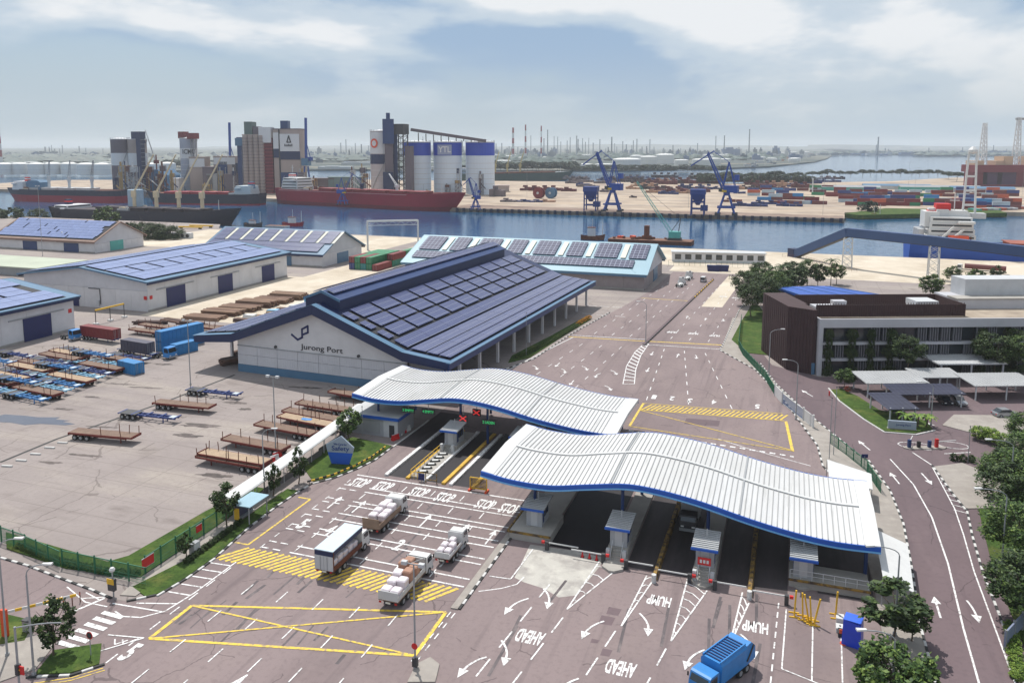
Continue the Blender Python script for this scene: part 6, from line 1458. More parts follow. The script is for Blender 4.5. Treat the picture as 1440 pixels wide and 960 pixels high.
# yellow stands, blue wrapped bin, orange stand near bottom right
def vstand(label, x, y, lean):
    t = thing('yellow_stand', label, 'stand', (x, y), R_(5), 'yellow steel stands'); obj('foot', M().bar((-.55,-.3,.08),(.55,-.3,.08),.12), YEL, t); obj('foot', M().bar((-.55,.6,.08),(.55,.6,.08),.12), YEL, t); obj('tie', M().bar((0,-.3,.08),(0,.6,.08),.12), YEL, t); obj('upright', M().bar((0,.1,.1),(lean,.1,2.9),.16), YEL, t); obj('brace', M().bar((0,-.3,.1),(lean*.4,.1,1.4),.1), YEL, t)
for i, (u, v, ln) in enumerate(((1117,866,.1),(1129,870,-.15),(1137,873,-.5),(1141,876,-.25),(1145,878,.5),(1175,868,.1))): vstand('%s yellow stand from the left by the railed platform' % ordn[i], *P(u, v), ln)
t = thing('wrapped_bin', 'tall box wrapped in bright blue sheeting by the bottom right tree', 'bin', P(1198,905), R_(-14)); obj('wrapped_body', M().exty([(-.9,.05),(.95,.05),(.85,2.6),(-.8,2.75)], -.7, .75), mat('blue_sheeting', lin(30,66,196), .35, .12, .9), t); obj('top_sheet', M().box(-.82,.86,-.72,.78,2.75,2.82), mat('blue_sheeting_top', lin(56,104,220), .35, .1, .9), t)
t = thing('orange_stand', 'orange marker stand leaning beside the blue wrapped box', 'marker', P(1186,905)); obj('base', M().cyl((0,0,0),(0,0,.12),.35,n=12), ORANGE, t); obj('stem', M().bar((0,0,.1),(-.1,0,1.2),.14), ORANGE, t); obj('plate', M().cb(-.1,0,1.3,.7,.1,.4), ORANGE, t)
for i, (u, v, m_) in enumerate(((1181,872,WHITE),(1181,886,WHITE),(1184,893,KB))):
    t = thing('concrete_block', '%s painted block in line beside the blue wrapped box' % ordn[i], 'block', P(u, v), 0, 'painted blocks'); obj('block_body', M().box(-.4,.4,-.5,.5,0,.5), m_, t); obj('lifting_eye', M().cyl((0,0,.5),(0,0,.58),.08,n=8), DARK, t)
# ------------------------------------------------------------------ office
of = thing('office_building', 'three storey office with white parapet, brown block and green climbers', 'office building', (6.7,184.5), OR)
GLZ = mat('office_glass', (0.03,0.035,0.045), .15, .2, .3, spec=.6); WHT2 = mat('office_white', (0.46,0.46,0.49), .7, .07, .2); FIN = mat('office_fin', (0.22,0.22,0.25), .6, .1, .4)
obj('core', M().box(.4,62,1.2,18,0,10.7), GLZ, of); obj('parapet', M().box(-.2,62,-.15,.35,10.7,12.6), WHT2, of); obj('parapet', M().box(-.2,.3,.35,18,10.7,12.6), WHT2, of)
obj('roof_deck', M().box(.3,62,.35,18,10.9,12.2), mat('roof_grit', lin(178,164,146), .95, .0, .3, col2=lin(140,126,112)), of)
for z in (3.5,7.1): obj('floor_band', M().box(-.1,62,-.05,1.1,z-.25,z+.3), WHT2, of)
obj('corner_pier', M().box(-.2,.7,-.1,1.2,0,10.7), WHT2, of)
q = random.Random(12)
for z0, z1 in ((.3,3.2),(3.85,6.8),(7.45,10.65)):
    x = .9
    while x < 60:
        obj('window_bay', M().box(x, x+2.2, .95, 1.15, z0+.3, z1-.2), GLASS, of)
        if q.random() < .62:
            for k in range(4): obj('fin', M().box(x+.2+k*.55, x+.32+k*.55, .25, .8, z0, z1), FIN, of)
        x += 2.6
for (x0, x1) in ((.9,3.0),(5.6,8.4),(10.3,12.2),(14,17),(34.5,37),(38.5,46)):
    t = thing('climbing_plant', 'climbing plant screen on the office wall, %s' % {.9:'leftmost beside the corner pier',5.6:'second from the corner pier',10.3:'narrow third one',14:'fourth, left of the tall tree',34.5:'beside the far right tree',38.5:'wide one at the right'}[x0], 'climber', (*OF((x0+x1)/2,-.25),0), OR, 'climbing plants on the office')
    obj('stem', M().cyl((0,0,0),(0,.05,9.5),.06,n=5), BARK, t)
    for k in range(5):
        c = link('foliage', CR['darkmid' if k % 2 else 'broad2'], t, (0,0,1.1+k*2.05), k*1.3); c.scale = ((x1-x0)*.62,.75,1.5)
BRN = BROWN
obj('brown_block', M().prism([(-5.2,5.2),(-1.2,.9),(-.4,.9),(-.4,8),(.2,8),(.2,22),(-5.2,22)], 0, 14.4), BRN, of)
for k in range(8): obj('cladding_rib', M().bar((-5.2+.5*k,5.2-.54*k-.02,.1),(-5.2+.5*k,5.2-.54*k-.02,14.3),.14), BRN, of)
for k in range(12): obj('cladding_rib', M().bar((-5.22,6+k*1.3,.1),(-5.22,6+k*1.3,14.3),.14), BRN, of)
obj('brown_screen', M().box(.4,34,3.6,3.8,12.3,15.0), BRN, of); obj('brown_screen', M().box(33.8,34,3.8,16,12.3,15.0), BRN, of); obj('brown_screen', M().box(.4,34,16,16.2,12.3,15.0), BRN, of)
for k in range(56): obj('screen_post', M().box(.5+k*.6,.62+k*.6,3.5,3.6,12.3,15.4), BRN, of)
for i, (x, y, sx, sy, h) in enumerate(((4,8,5,4,1.8),(12,9,6,4,1.3),(20,8,7,4,1.5),(27,9,5,5,2.9),(9,12,3,2,2.2))): obj('roof_plant', M().box(x-sx/2,x+sx/2,y-sy/2,y+sy/2,12.2,12.2+h), LGREY if i % 2 else WHT2, of)
obj('entrance_canopy', M().box(22.6,37.5,-7.0,.9,4.15,4.4), LGREY, of)
for k in range(24): obj('canopy_rib', M().box(22.7+k*.62,22.78+k*.62,-7.0,.9,4.4,4.48), LGREY, of)
for x in (23.5,30,36.8): obj('canopy_post', M().box(x-.15,x+.15,-6.6,-6.3,0,4.15), WHT2, of)
obj('blue_door', M().box(-1.2,-.5,.75,.9,.1,2.6), LBLUE, of)
t = thing('office_annex', 'white upper block at the right edge behind the office roof', 'building', (*OF(45,14),0), OR); obj('wall', M().box(-8,16,-2,8,0,14.4), WHT2, t); obj('upper_wall', M().box(-4,16,2,8,14.4,18.5), LGREY, t); obj('ledge', M().box(-8.2,16.2,-2.2,2,14.4,14.7), CONC, t)
t = thing('low_building', 'low building with bright blue roof behind the brown block', 'building', (10,252)); obj('wall', M().prism([(-13,3),(2,9.5),(14,0),(-7,-7)],0,6.6), DARK, t); obj('roof', M().prism([(-14.4,4),(1.5,11.2),(15,1),(-7,-8)],6.6,7.2), mat('bright_blue_roof', lin(36,84,170), .5, .1, .2), t)
for k in range(5): obj('roof_seam', M().bar((-14+3.6*k,4+1.6*k-k*k*.0,7.25),(-7+5.3*k,-7.8+2.1*k,7.25),.12), LBLUE, t)
SOLARD = mat('solar_panel_dark', lin(40,42,62), .35, .15, .3, grid=(1.0,1.65,.05,lin(96,98,120)))
PORT = mat('car_port_sheet', (0.36,0.365,0.37), .6, .1, .3)
def carport(label, x0, x1, y0, y1, z, m, solar=False):
    t = thing('car_port', label, 'car port', (*OF(x0,y0),0), OR, 'car ports before the office'); W_, D_ = x1-x0, y1-y0
    obj('roof', M().add([(0,0,z),(W_,0,z),(W_,D_,z+.5),(0,D_,z+.5),(0,0,z-.15),(W_,0,z-.15),(W_,D_,z+.35),(0,D_,z+.35)], [(0,1,2,3),(7,6,5,4),(0,4,5,1),(1,5,6,2),(2,6,7,3),(3,7,4,0)]), m, t)
    if not solar:
        for k in range(int(W_/.7)): obj('roof_rib', M().bar((.3+k*.7,0,z+.04),(.3+k*.7,D_,z+.54),.07), LGREY, t)
    for x in (.6, W_/2, W_-.6):
        for y in (.5, D_-.5): obj('post', M().bar((x,y,0),(x,y,z+.1),.22), LGREY, t)
carport('pale ribbed car port nearest the brown block', 3.0, 15.8, -16.2, -9.0, 3.1, PORT); carport('pale ribbed car port behind the parked cars', 15.0, 24.5, -13.2, -7.8, 3.3, PORT); carport('pale ribbed car port at the right edge', 23.5, 37, -18.5, -11, 3.1, PORT)
carport('dark solar car port over the parked cars', 5.8, 19.4, -22.6, -17.2, 2.8, SOLARD, True); carport('small dark solar car port beside the name wall', 0.4, 6.2, -30.5, -22.0, 2.6, SOLARD, True)
t = thing('name_wall', 'low grey blue office name wall among palms', 'sign', P(1268,604), OR-.25); obj('wall', M().box(-2.3,2.3,-.2,.2,0,1.6), SG, t); obj('plinth', M().box(-2.4,2.4,-.3,.3,0,.25), CONC, t)
o = link('lettering', text_mesh('Jurong Port', INK, .36, 1.0, .02), t, (0.2,-.22,.95)); o.rotation_euler = (math.pi/2,0,0)
t = thing('entry_barrier', 'red and white card barrier on the small road island', 'barrier', P(1300,630), OR)
obj('island', M().prism([(-3.6,0),(-2.8,-.7),(3.0,-.7),(3.8,0),(3.0,.7),(-2.8,.7)],0,.18), PAVE, t)
for x, m_, h in ((-2.6,BLUE,1.5),(-1.0,BLACK,1.2),(.8,BLUE,1.3),(2.0,BRIGHTRED,1.6)): obj('post', M().box(x-.25,x+.25,-.2,.2,.18,h), m_, t)
obj('boom', M().bar((2.0,0,1.1),(5.6,.6,1.1),.1), WHITE, t); obj('boom', M().bar((-2.6,0,1.1),(-.6,2.8,1.1),.1), WHITE, t)
t = thing('direction_sign', 'small blue sign on the kerb above the office road bend', 'sign', P(1215,660)); obj('pole', M().cyl((0,0,0),(0,0,2.2),.05,n=6), GREY, t); obj('board', M().cb(0,0,2.2,1.0,.06,.6,YAW), ROYAL, t)
t = thing('information_board', 'large grey board on posts at the bottom right verge', 'sign', P(1425,900), R_(60)); obj('board', M().box(-2.6,2.6,-.08,.08,.5,2.0), mat('board_grey', lin(128,136,160), .5, .08, .6), t)
for x in (-2.5,0,2.5): obj('post', M().box(x-.08,x+.08,-.12,.12,0,2.2), GREY, t)
t = thing('fire_hydrant', 'red hydrant on the office island kerb', 'hydrant', P(1166,557)); obj('barrel', M().cyl((0,0,.13),(0,0,.9),.14,n=10), BRIGHTRED, t); obj('cap', M().lathe([(.16,.9),(.16,1.0),(.05,1.1)],10), BRIGHTRED, t)
# ------------------------------------------------------------------ near quay
t = thing('conveyor_gallery', 'long blue enclosed conveyor gallery on white lattice towers', 'conveyor')
cp = [Vector((2.0,383,1.4)), Vector((22,357,14.6)), Vector((51,337,14.4)), Vector((88,312,13.4))]
for i, (a, b_) in enumerate(zip(cp, cp[1:])):
    obj('gallery_section', M().bar(a, b_, 3.0, 3.4), mat('gallery_blue', lin(50,76,118), .6, .08, .15), t)
    obj('gallery_floor', M().bar(a-Vector((0,0,1.85)), b_-Vector((0,0,1.85)), 2.6, .25), DARK, t)
    n_ = int((b_-a).length/4)
    for k in range(n_+1):
        p = a.lerp(b_, k/n_); obj('joint_strip', M().bar(p-Vector((0,0,1.72)), p+Vector((0,0,1.74)), 3.06, .1), BLUE, t)
obj('head_house', M().cb(1.2,384.2,1.9,4,3.6,3.8,-.9), DBLUE, t)
for c in (Vector((22,356,0)), Vector((51,337,0))):
    for sx in (-1.6,1.6):
        for sy in (-1.6,1.6): obj('tower_leg', M().bar(c+Vector((sx*1.15,sy*1.15,0)), c+Vector((sx,sy,12.7)), .28), WHITE, t)
    lt = M()
    for k in range(5):
        for sx, sy, ex, ey in ((-1,-1,1,-1),(-1,1,1,1),(-1,-1,-1,1),(1,-1,1,1)):
            f0, f1 = 1.7, 1.65; lt.bar(c+Vector((sx*f0,sy*f0,k*2.5)), c+Vector((ex*f1,ey*f1,k*2.5+2.5)), .14); lt.bar(c+Vector((ex*f0,ey*f0,k*2.5)), c+Vector((sx*f1,sy*f1,k*2.5+2.5)), .14)
    obj('lacing', lt, WHITE, t)
railing('rusty_railing', 'rusty railing around the conveyor foot on the apron', [P(1100,361),P(1130,364),P(1190,382),P(1205,382)], 1.3, RUST, 2.5)
t = thing('quay_office_row', 'low white building with dark openings along the quay edge', 'building', P(945,368)); A = Vector(P(945,368)); B = Vector(P(1076,371)); LN = (B-A).length; t.rotation_euler = (0,0,math.atan2(B.y-A.y,B.x-A.x))
obj('wall', M().box(0,LN,0,6,0,4.2), CREAM, t); obj('roof', M().box(-.4,LN+.4,-.8,6.4,4.2,4.5), LGREY, t)
for k in range(9): obj('window', M().box(1.2+k*LN/9, 1.2+k*LN/9+LN/9*.6, -.08, .05, 1.2, 3.4), GLASS, t)
railing('quay_fence', 'green fence in front of the low quay building', [P(940,373),P(1068,377)], 2.2, FG, 2.2)
for i, u in enumerate((1003,1016)):
    t = thing('blue_skip', '%s blue skip on the pale apron by the quay' % ('left','right')[i], 'skip', P(u, 381), R_(4)); obj('body', M().exty([(-2.2,0),(2.2,0),(2.5,2.3),(-2.5,2.3)],-1.2,1.2), ROYAL, t); obj('rim', M().box(-2.6,2.6,-1.3,-1.18,2.2,2.4), BLUE, t)
t = thing('pipe_trailer', 'truck with a long red pipe load beside the quay', 'truck', P(1365,382), R_(-14)); t2 = t
cab(t, 3, 5, 2.4, 2.2, WHITE); t.rotation_euler = (0,0,R_(75)); chassis(t, -12, 4.6)
obj('pipe', M().cyl((0,-12,2.2),(0,2.2,2.2),1.0,n=14), CBRN, t)
for y in (-10,-8.8,-1,3.8):
    for s in (1,-1): wheel(t, s*1.0, y, .5)
for i in range(7):
    u = 224+i*7; t = thing('white_block', '%s pale machine crate in the row beside the trees' % ordn[i], 'crate', P(u, 334+i*.2), R_(8), 'row of pale crates'); obj('crate_body', M().box(-1.6,1.6,-1.6,1.6,0,3.0), LGREY, t); obj('opening', M().cyl((0,-1.62,1.5),(0,-1.58,1.5),1.0,n=14), DARK, t)
for i, (u, v) in enumerate(((268,322),(283,320))):
    t = thing('yellow_spreader', '%s yellow lifting frame on the left quay' % ('near','far')[i], 'lifting frame', P(u, v), R_(6)); obj('beam', M().box(-8,8,-.6,.6,.8,1.6), YEL, t); obj('stand', M().box(-7,-6,-1,1,0,.8).box(6,7,-1,1,0,.8), DARK, t)
t = thing('mobile_crane', 'small crane with pale boom by the brown edged shed', 'crane', P(96,352)); obj('carrier', M().box(-4,4,-1.2,1.2,.5,2.0), TEAL, t); obj('boom', M().bar((-3.5,0,8.6),(3.4,0,2.4),.7), LGREY, t); obj('cabin', M().box(2.2,4,-1.0,1.0,2,3.2), BRIGHTRED, t); obj('wheels', M().box(-3.6,3.6,-1.3,1.3,0,.9), BLACK, t)
t = thing('flat_roof_building', 'low pale roofed building at the left edge', 'building', P(30,382)); obj('wall', M().box(-34,18,-8,14,0,3.2), GREY, t); obj('roof', M().box(-35,19,-9,15,3.2,3.6), mat('lichen_roof', lin(178,184,166), .9, .1, .1), t)
t = thing('yellow_goalpost', 'yellow height bar on three posts between the two long sheds', 'barrier'); A, B = Vector((*P(135,456),0)), Vector((*P(175,446),0))
obj('crossbar', M().bar(A+Vector((0,0,4)), B+Vector((0,0,4)), .4), YEL, t)
for k in (0,.5,1): p = A.lerp(B,k); obj('post', M().bar(p, p+Vector((0,0,4)), .16), DARK, t); obj('foot', M().cb(p.x,p.y,.2,1.4,1.0,.4), WHITE, t)

# ------------------------------------------------------------------ ships
def ship(name, label, loc, rz, L_, B_, D_, hullm, lowm=None, deckm=RUST, low=.4, rake=.06, house=None, hatches=0, hatchm=RUST, bulwark=1.2, sheer=2.0):
    t = thing(name, label, 'ship', loc, rz); ns = 22
    def half(tt, lv):       # half breadth at station tt 0..1, level lv 0..1
        f = 1.0
        if tt > .78: u = (tt-.78)/.22; f = (1-u**2.2*(1.0 if lv < .5 else .92+.0*lv))
        if tt < .1: u = (.1-tt)/.1; f = 1-.32*u*u*(1.4-lv*.9)
        return max(.02, B_/2*f)
    def st(tt, lv): x = -L_/2+L_*tt; x += L_*rake*lv*max(0,(tt-.8)/.2)**1.5; return x
    def zt(tt): return D_+sheer*max(0,(tt-.75)/.25)**1.6+.4*sheer*max(0,(.12-tt)/.12)
    def band(l0, l1, steps=2):
        vs, fs = [], []; lv = [l0+(l1-l0)*i/steps for i in range(steps+1)]; n_ = len(lv)
        for i in range(ns+1):
            tt = i/ns
            for s in (1,-1):
                for l_ in lv: vs.append((st(tt,l_), s*half(tt,l_), -1.0+(zt(tt)+1.0)*l_))
        for i in range(ns):
            for si in (0,1):
                for j in range(n_-1):
                    a = i*2*n_+si*n_+j; b2 = a+2*n_; q_ = (a, b2, b2+1, a+1); fs.append(q_ if si else q_[::-1])
        for i in (0, ns):
            for j in range(n_-1): a = i*2*n_+j; fs.append((a, a+1, a+n_+1, a+n_))
        return M().add(vs, fs)
    if lowm: obj('lower_hull', band(0, low), lowm, t); obj('hull', band(low, 1), hullm, t)
    else: obj('hull', band(0, 1, 3), hullm, t)
    vs = []; 
    for i in range(ns+1): tt = i/ns; vs += [(st(tt,.9), half(tt,.9), zt(tt)-.5), (st(tt,.9), -half(tt,.9), zt(tt)-.5)]
    obj('deck', M().add(vs, [(2*i,2*i+1,2*i+3,2*i+2) for i in range(ns)]), deckm, t)
    if hatches:
        x0, x1 = -L_*.24, L_*.38; st_ = (x1-x0)/hatches
        for i in range(hatches):
            h = obj('hatch', M().box(x0+i*st_+st_*.1, x0+(i+1)*st_-st_*.12, -B_*.3, B_*.3, D_-.5, D_+1.4), hatchm, t); obj('hatch_cover', M().box(x0+i*st_+st_*.08, x0+(i+1)*st_-st_*.1, -B_*.32, B_*.32, D_+1.4, D_+1.8), hatchm, h)
    if house:
        hx, hl, nt, hm, fm = house       # centre x, length, tiers, material, funnel material
        z = D_-.4
        for k in range(nt):
            ins = k*.5; wt_ = B_*.86-k*.9
            d = obj('deckhouse_tier', M().box(hx-hl/2+ins*.6, hx+hl/2-ins, -wt_/2, wt_/2, z, z+2.6), hm, t)
            obj('windows', M().box(hx+hl/2-ins, hx+hl/2-ins+.06, -wt_/2+.6, wt_/2-.6, z+1.2, z+2.0).box(hx-hl/2+ins*.6+.8, hx+hl/2-ins-.8, -wt_/2-.05, -wt_/2, z+1.2, z+2.0), GLASS, d)
            z += 2.65
        obj('bridge_wing', M().box(hx+hl*.1, hx+hl*.42, -B_*.52, B_*.52, z-2.6, z-1.6), hm, t)
        f_ = obj('funnel', M().exty([(hx-hl*.48,z-2.6),(hx-hl*.12,z-2.6),(hx-hl*.18,z+3.6),(hx-hl*.44,z+3.6)], -1.8, 1.8), fm, t); obj('funnel_band', M().exty([(hx-hl*.47,z+1.6),(hx-hl*.145,z+1.6),(hx-hl*.16,z+2.6),(hx-hl*.46,z+2.6)], -1.85, 1.85), BRIGHTRED if fm != BRIGHTRED else WHITE, f_)
        obj('mast', M().bar((hx+hl*.1,0,z),(hx+hl*.1,0,z+6.5),.5).bar((hx+hl*.1,-2.4,z+4),(hx+hl*.1,2.4,z+4),.25), WHITE, t)
        obj('lifeboat', M().lathe([(.1,-2.4),(.8,-1.6),(.95,0),(.8,1.6),(.1,2.4)],10), ORANGE, t).rotation_euler = (0,math.pi/2,0); t.children[-1].location = (hx-hl*.2, -B_*.46, D_+2.4)
    obj('foremast', M().cyl((L_*.44,0,D_),(L_*.44,0,D_+8),.3,.15,6), WHITE, t)
    return t
def deck_crane(parent, x, y, z, h, jl, an, m, el_=.9, jm=None):
    d = Vector((math.cos(an)*math.cos(el_), math.sin(an)*math.cos(el_), math.sin(el_))); s = Vector((-math.sin(an), math.cos(an), 0)); p = Vector((x,y,z+h))
    pd = obj('crane_pedestal', M().cyl((x,y,z),(x,y,z+h*.7),1.35,1.2,8).cb(x,y,z+h*.85,3.0,3.0,h*.34,an), m, parent)
    jb = M()
    for q_ in (-.9,.9): jb.bar(p+s*q_-Vector((0,0,.8)), p+d*jl+s*q_*.3, .5, .6)
    for k in range(5): jb.bar(p+d*jl*(k+1)/6-s*.8*(1-k/8), p+d*jl*(k+1)/6+s*.8*(1-k/8), .25)
    obj('crane_jib', jb, jm or m, pd); return pd
CRM = mat('crane_cream', lin(206,190,160), .6, .1, .3)
# red bulk carrier across the channel
A, B = Vector(P(384,286,WL)), Vector(P(634,299,WL)); c = (A+B)/2; an = math.atan2(B.y-A.y, B.x-A.x); Ls = (B-A).length*.97
rs = ship('bulk_carrier', 'long dark red bulk carrier moored before the blue banded silos', (c.x, c.y+12, WL), an, Ls, 24, 13.5, MAROON, mat('boot_red', lin(112,22,40), .6, .1, .1), deckm=mat('deck_brown', lin(120,78,72), .9, .15, .05), house=(-Ls*.40, 20, 4, WHITE, WHITE), hatches=6, hatchm=mat('hatch_red', lin(128,56,60), .8, .12, .1), low=.28)
obj('hull_line', M().box(-Ls*.46,Ls*.3,-12.15,-12.02,12.4,12.8), mat('deck_edge', lin(196,150,150), .7, .1, .2), rs)
deck_crane(rs, Ls*.0, 0, 13, 7, 16, 2.6, DBLUE, .25); deck_crane(rs, Ls*.2, 0, 13, 7, 14, 2.9, WHITE, .7)
# black ship at left with red deck gear
A, B = Vector(P(205,287,WL)), Vector(P(360,289,WL)); c = (A+B)/2; Ls = (B-A).length
bs = ship('cargo_ship', 'black hulled ship with rusty deck below the concrete silos', (c.x, c.y+10, WL), math.atan2(B.y-A.y,B.x-A.x)+math.pi, Ls, 20, 9.5, mat('hull_black', lin(34,34,52), .6, .12, .05), MAROON, low=.2, house=(-Ls*.36, 16, 3, mat('ship_grey', lin(178,190,196), .6, .08, .2), LBLUE), hatches=5, hatchm=MAROON)
# black and red ship at the far left
A, B = Vector(P(8,283,WL)), Vector(P(168,286,WL)); c = (A+B)/2; Ls = (B-A).length
ls = ship('cargo_ship', 'black and red ship with blue hatch tent at the far left', (c.x, c.y+10, WL), math.atan2(B.y-A.y,B.x-A.x)+math.pi, Ls, 21, 11.5, mat('hull_navy', lin(30,32,54), .6, .12, .05), MAROON, low=.58, house=(Ls*.40, 12, 3, CREAM, BRIGHTRED), hatches=4, hatchm=LGREY, sheer=1)
obj('hatch_tent', M().exty([(-8,11),(8,11),(8,18),(5,20),(-5,20),(-8,18)],-6,6), LBLUE, ls, (Ls*.28,0,0))
for i, x in enumerate((-.2,.0,.18)): deck_crane(ls, Ls*x, 0, 11, 12, 24, 2.4, LGREY, .75, GREY)
# dark ship at the near left berth with four cream cranes
A, B = Vector(P(64,310,WL)), Vector(P(306,319,WL)); c = (A+B)/2; Ls = (B-A).length; an = math.atan2(B.y-A.y,B.x-A.x)
ns_ = ship('geared_bulker', 'dark hulled ship with four cream deck cranes at the near left berth', (c.x, c.y+13, WL), an, Ls, 24, 8.6, mat('hull_dark', lin(30,28,44), .6, .12, .05), deckm=mat('dark_deck', lin(74,66,70), .9, .15, .1), house=(-Ls*.42, 12, 1, CREAM, DBLUE), hatches=6, hatchm=mat('dark_hatch', lin(62,54,60), .9, .12, .1), sheer=3)
for u in (162,203,244,286):
    x = (Vector(P(u,300,4))-c).dot(Vector((math.cos(an),math.sin(an)))); deck_crane(ns_, x, 2, 8.2, 13, 30, .25, CRM, 1.02)
obj('blue_silo_house', M().cyl((-Ls*.07,6,8),(-Ls*.07,6,22),5.2,n=14), mat('pale_grey_blue', lin(150,172,190), .6, .08, .2), ns_)
# ship behind the conveyor
rsx = ship('cargo_ship', 'blue hulled ship with tall white deckhouse behind the conveyor gallery', (126,418,WL), 0.03, 150, 24, 8.0, mat('hull_royal', lin(36,84,170), .6, .1, .1), MAROON, low=.12, deckm=mat('deck_redbrown', lin(150,90,76), .9, .15, .1), house=(-58, 20, 5, WHITE, WHITE), hatches=4, hatchm=mat('hatch_brown', lin(150,86,70), .85, .15, .1), sheer=1)
mz = M()
for s in (-2.6,2.6): mz.bar((-50+s,0,20),(-50+s*.6,0,50),.8)
for k in range(4): mz.bar((-52.4+.3*k,0,26+6.5*k),(-47.6-.3*k,0,26+6.5*k),.9)
obj('tripod_mast', mz, WHITE, rsx); obj('mast_top', M().lathe([(.5,49),(2.0,50),(2.0,51),(.5,52.5)],10,(-50,0,0)), WHITE, rsx)
obj('red_funnel', M().box(-64,-58,-3,3,19,26.5), BRIGHTRED, rsx); obj('orange_boat', M().box(-60,-52,-13.4,-10.8,10,13), ORANGE, rsx)
for k in range(3): obj('deck_railing', M().box(-68.6,-67.9,-10,10,9+k*3.0,9.5+k*3.0), WHITE, rsx)
for k, (x_, w_, z_, h_) in enumerate(((-66,3,16,7),(-61.5,2.4,19.5,4.5),(-55,4,20.5,3),(-46.5,3,20,2.4))): obj('upper_house', M().box(x_-w_,x_+w_,-6+k,6-k,z_,z_+h_), WHITE if k % 2 == 0 else LGREY, rsx)
for k in range(3): obj('vent_cylinder', M().cyl((-70.5,-6+k*5,8),(-70.5,-6+k*5,15),1.5,n=10), LGREY, rsx)
obj('davit', M().bar((-66,-12.6,8.2),(-58,-12.6,17),.8).bar((-62,-12.6,8.2),(-54,-12.6,16),.8), WHITE, rsx)
for k in range(6): obj('rust_streak', M().box(-67+k*3.2,-66.4+k*3.2,-10.6,-10.3,9,12.5), RUST, rsx)
obj('radar_mast', M().bar((-56,0,22),(-56,0,31),.4).bar((-58,0,28),(-54,0,28),.3), WHITE, rsx)
obj('red_cargo', M().box(10,30,-8,8,9.4,16), CBRN, rsx)
# green hulled ship and barges
A, B = Vector(P(640,257,WL)), Vector(P(797,253,WL)); c = (A+B)/2; an = math.atan2(B.y-A.y,B.x-A.x); Ls = (B-A).length
gs = ship('geared_bulker', 'dark green hulled ship with yellow cranes behind the far quay', (c.x, c.y, WL), an, Ls, 26, 12, mat('hull_green', lin(36,66,62), .7, .1, .03), deckm=GREY, hatches=4, sheer=2)
for u in (694,714,737,762):
    x = (Vector(P(u,254,0))-c).dot(Vector((math.cos(an),math.sin(an)))); deck_crane(gs, x, 0, 12, 13, 20, .2, mat('crane_ochre', lin(176,160,110), .7, .1, .1), 1.2)
def barge(label, a, b_, wd, z, m):
    A, B = Vector(P(*a,WL)), Vector(P(*b_,WL)); c = (A+B)/2; LN = (B-A).length
    t = thing('barge', label, 'barge', (c.x, c.y+wd/2, WL), math.atan2(B.y-A.y,B.x-A.x)); obj('hull', M().extx([(-wd/2+.6,-1),(wd/2-.6,-1),(wd/2,z),(-wd/2,z)], -LN/2, LN/2), m, t); obj('deck', M().box(-LN/2+.3,LN/2-.3,-wd/2+.3,wd/2-.3,z,z+.12), mat('barge_deck', lin(120,86,70), .95, .2, .3), t); return t, LN
t, LN = barge('rusty work barge with a teal crawler crane in the channel', (855,341), (972,346), 12, 2.0, RUST)
for k in range(16): obj('deck_gear', M().cb(rnd.uniform(-LN/2+3,LN/2-8), rnd.uniform(-4,4), 2.6, rnd.uniform(1,4), rnd.uniform(.8,2), rnd.uniform(.8,2.0), rnd.uniform(0,3)), RUST if k % 3 else ORANGE, t)
obj('spud_frame', M().box(-3.5,-1,-1.5,1.5,2,9.5).box(-4.6,0,-2,2,2,4), RUST, t); obj('crane_body', M().box(LN*.22,LN*.22+6,-2.2,2.2,3.4,6.8), TEAL, t); obj('crane_tracks', M().box(LN*.22-.5,LN*.22+6.5,-2.6,2.6,2.1,3.4), DARK, t)
bm = M(); p0, p1 = Vector((LN*.22+.5,0,5.5)), Vector((LN*.22-19,2,33)); sd = Vector((0,1,0))
for s in (-.9,.9): bm.bar(p0+sd*s, p1+sd*s*.4, .16); bm.bar(p0+sd*s+Vector((1.2,0,1.2)), p1+sd*s*.4+Vector((.6,0,.5)), .16)
for k in range(14): a, b_ = p0.lerp(p1,k/14), p0.lerp(p1,(k+1)/14); bm.bar(a+sd*.9*(1-.5*k/14), b_-sd*.9*(1-.5*k/14)+Vector((1,0,1))*(1-.5*k/14), .09)
obj('lattice_boom', bm, TEAL, t); obj('gantry', M().bar((LN*.22+5,0,6.6),(LN*.22+6,0,14),.4).bar((LN*.22+1,0,6.6),(LN*.22+6,0,14),.3), DARK, t); obj('stay_rope', M().bar((LN*.22+6,0,14), p1, .12), DARK, t)
def boat(label, u, v, L_, m, hs, cat='boat'):
    x, y = P(u, v, WL); t = ship('work_boat', label, (x, y, WL), R_(8), L_, L_*.3, 2.2, m, deckm=RUST, sheer=1.2); obj('wheelhouse', M().box(-L_*.2,L_*.12,-L_*.1,L_*.1,1.8,1.8+hs), CREAM, t); obj('wheelhouse_roof', M().box(-L_*.22,L_*.14,-L_*.12,L_*.12,1.8+hs,2.1+hs), RUST, t); obj('mast', M().cyl((0,0,2),(0,0,hs+7),.14,n=6), WHITE, t); t['category'] = cat; return t
boat('rusty houseboat with white wheelhouse and tall mast left of the work barge', 833, 337, 13, RUST, 5.0); boat('small tug with white mast nearest the quay shed roof', 356, 319, 12, DARK, 2.4); boat('tug with red bow beside the pale pontoon', 412, 318, 14, MAROON, 4.0)
boat('little launch moored under the green bank', 1229, 307, 9, RUST, 1.6)
barge('pale pontoon between the two tugs', (372,320), (400,321), 6, 1.2, LGREY)
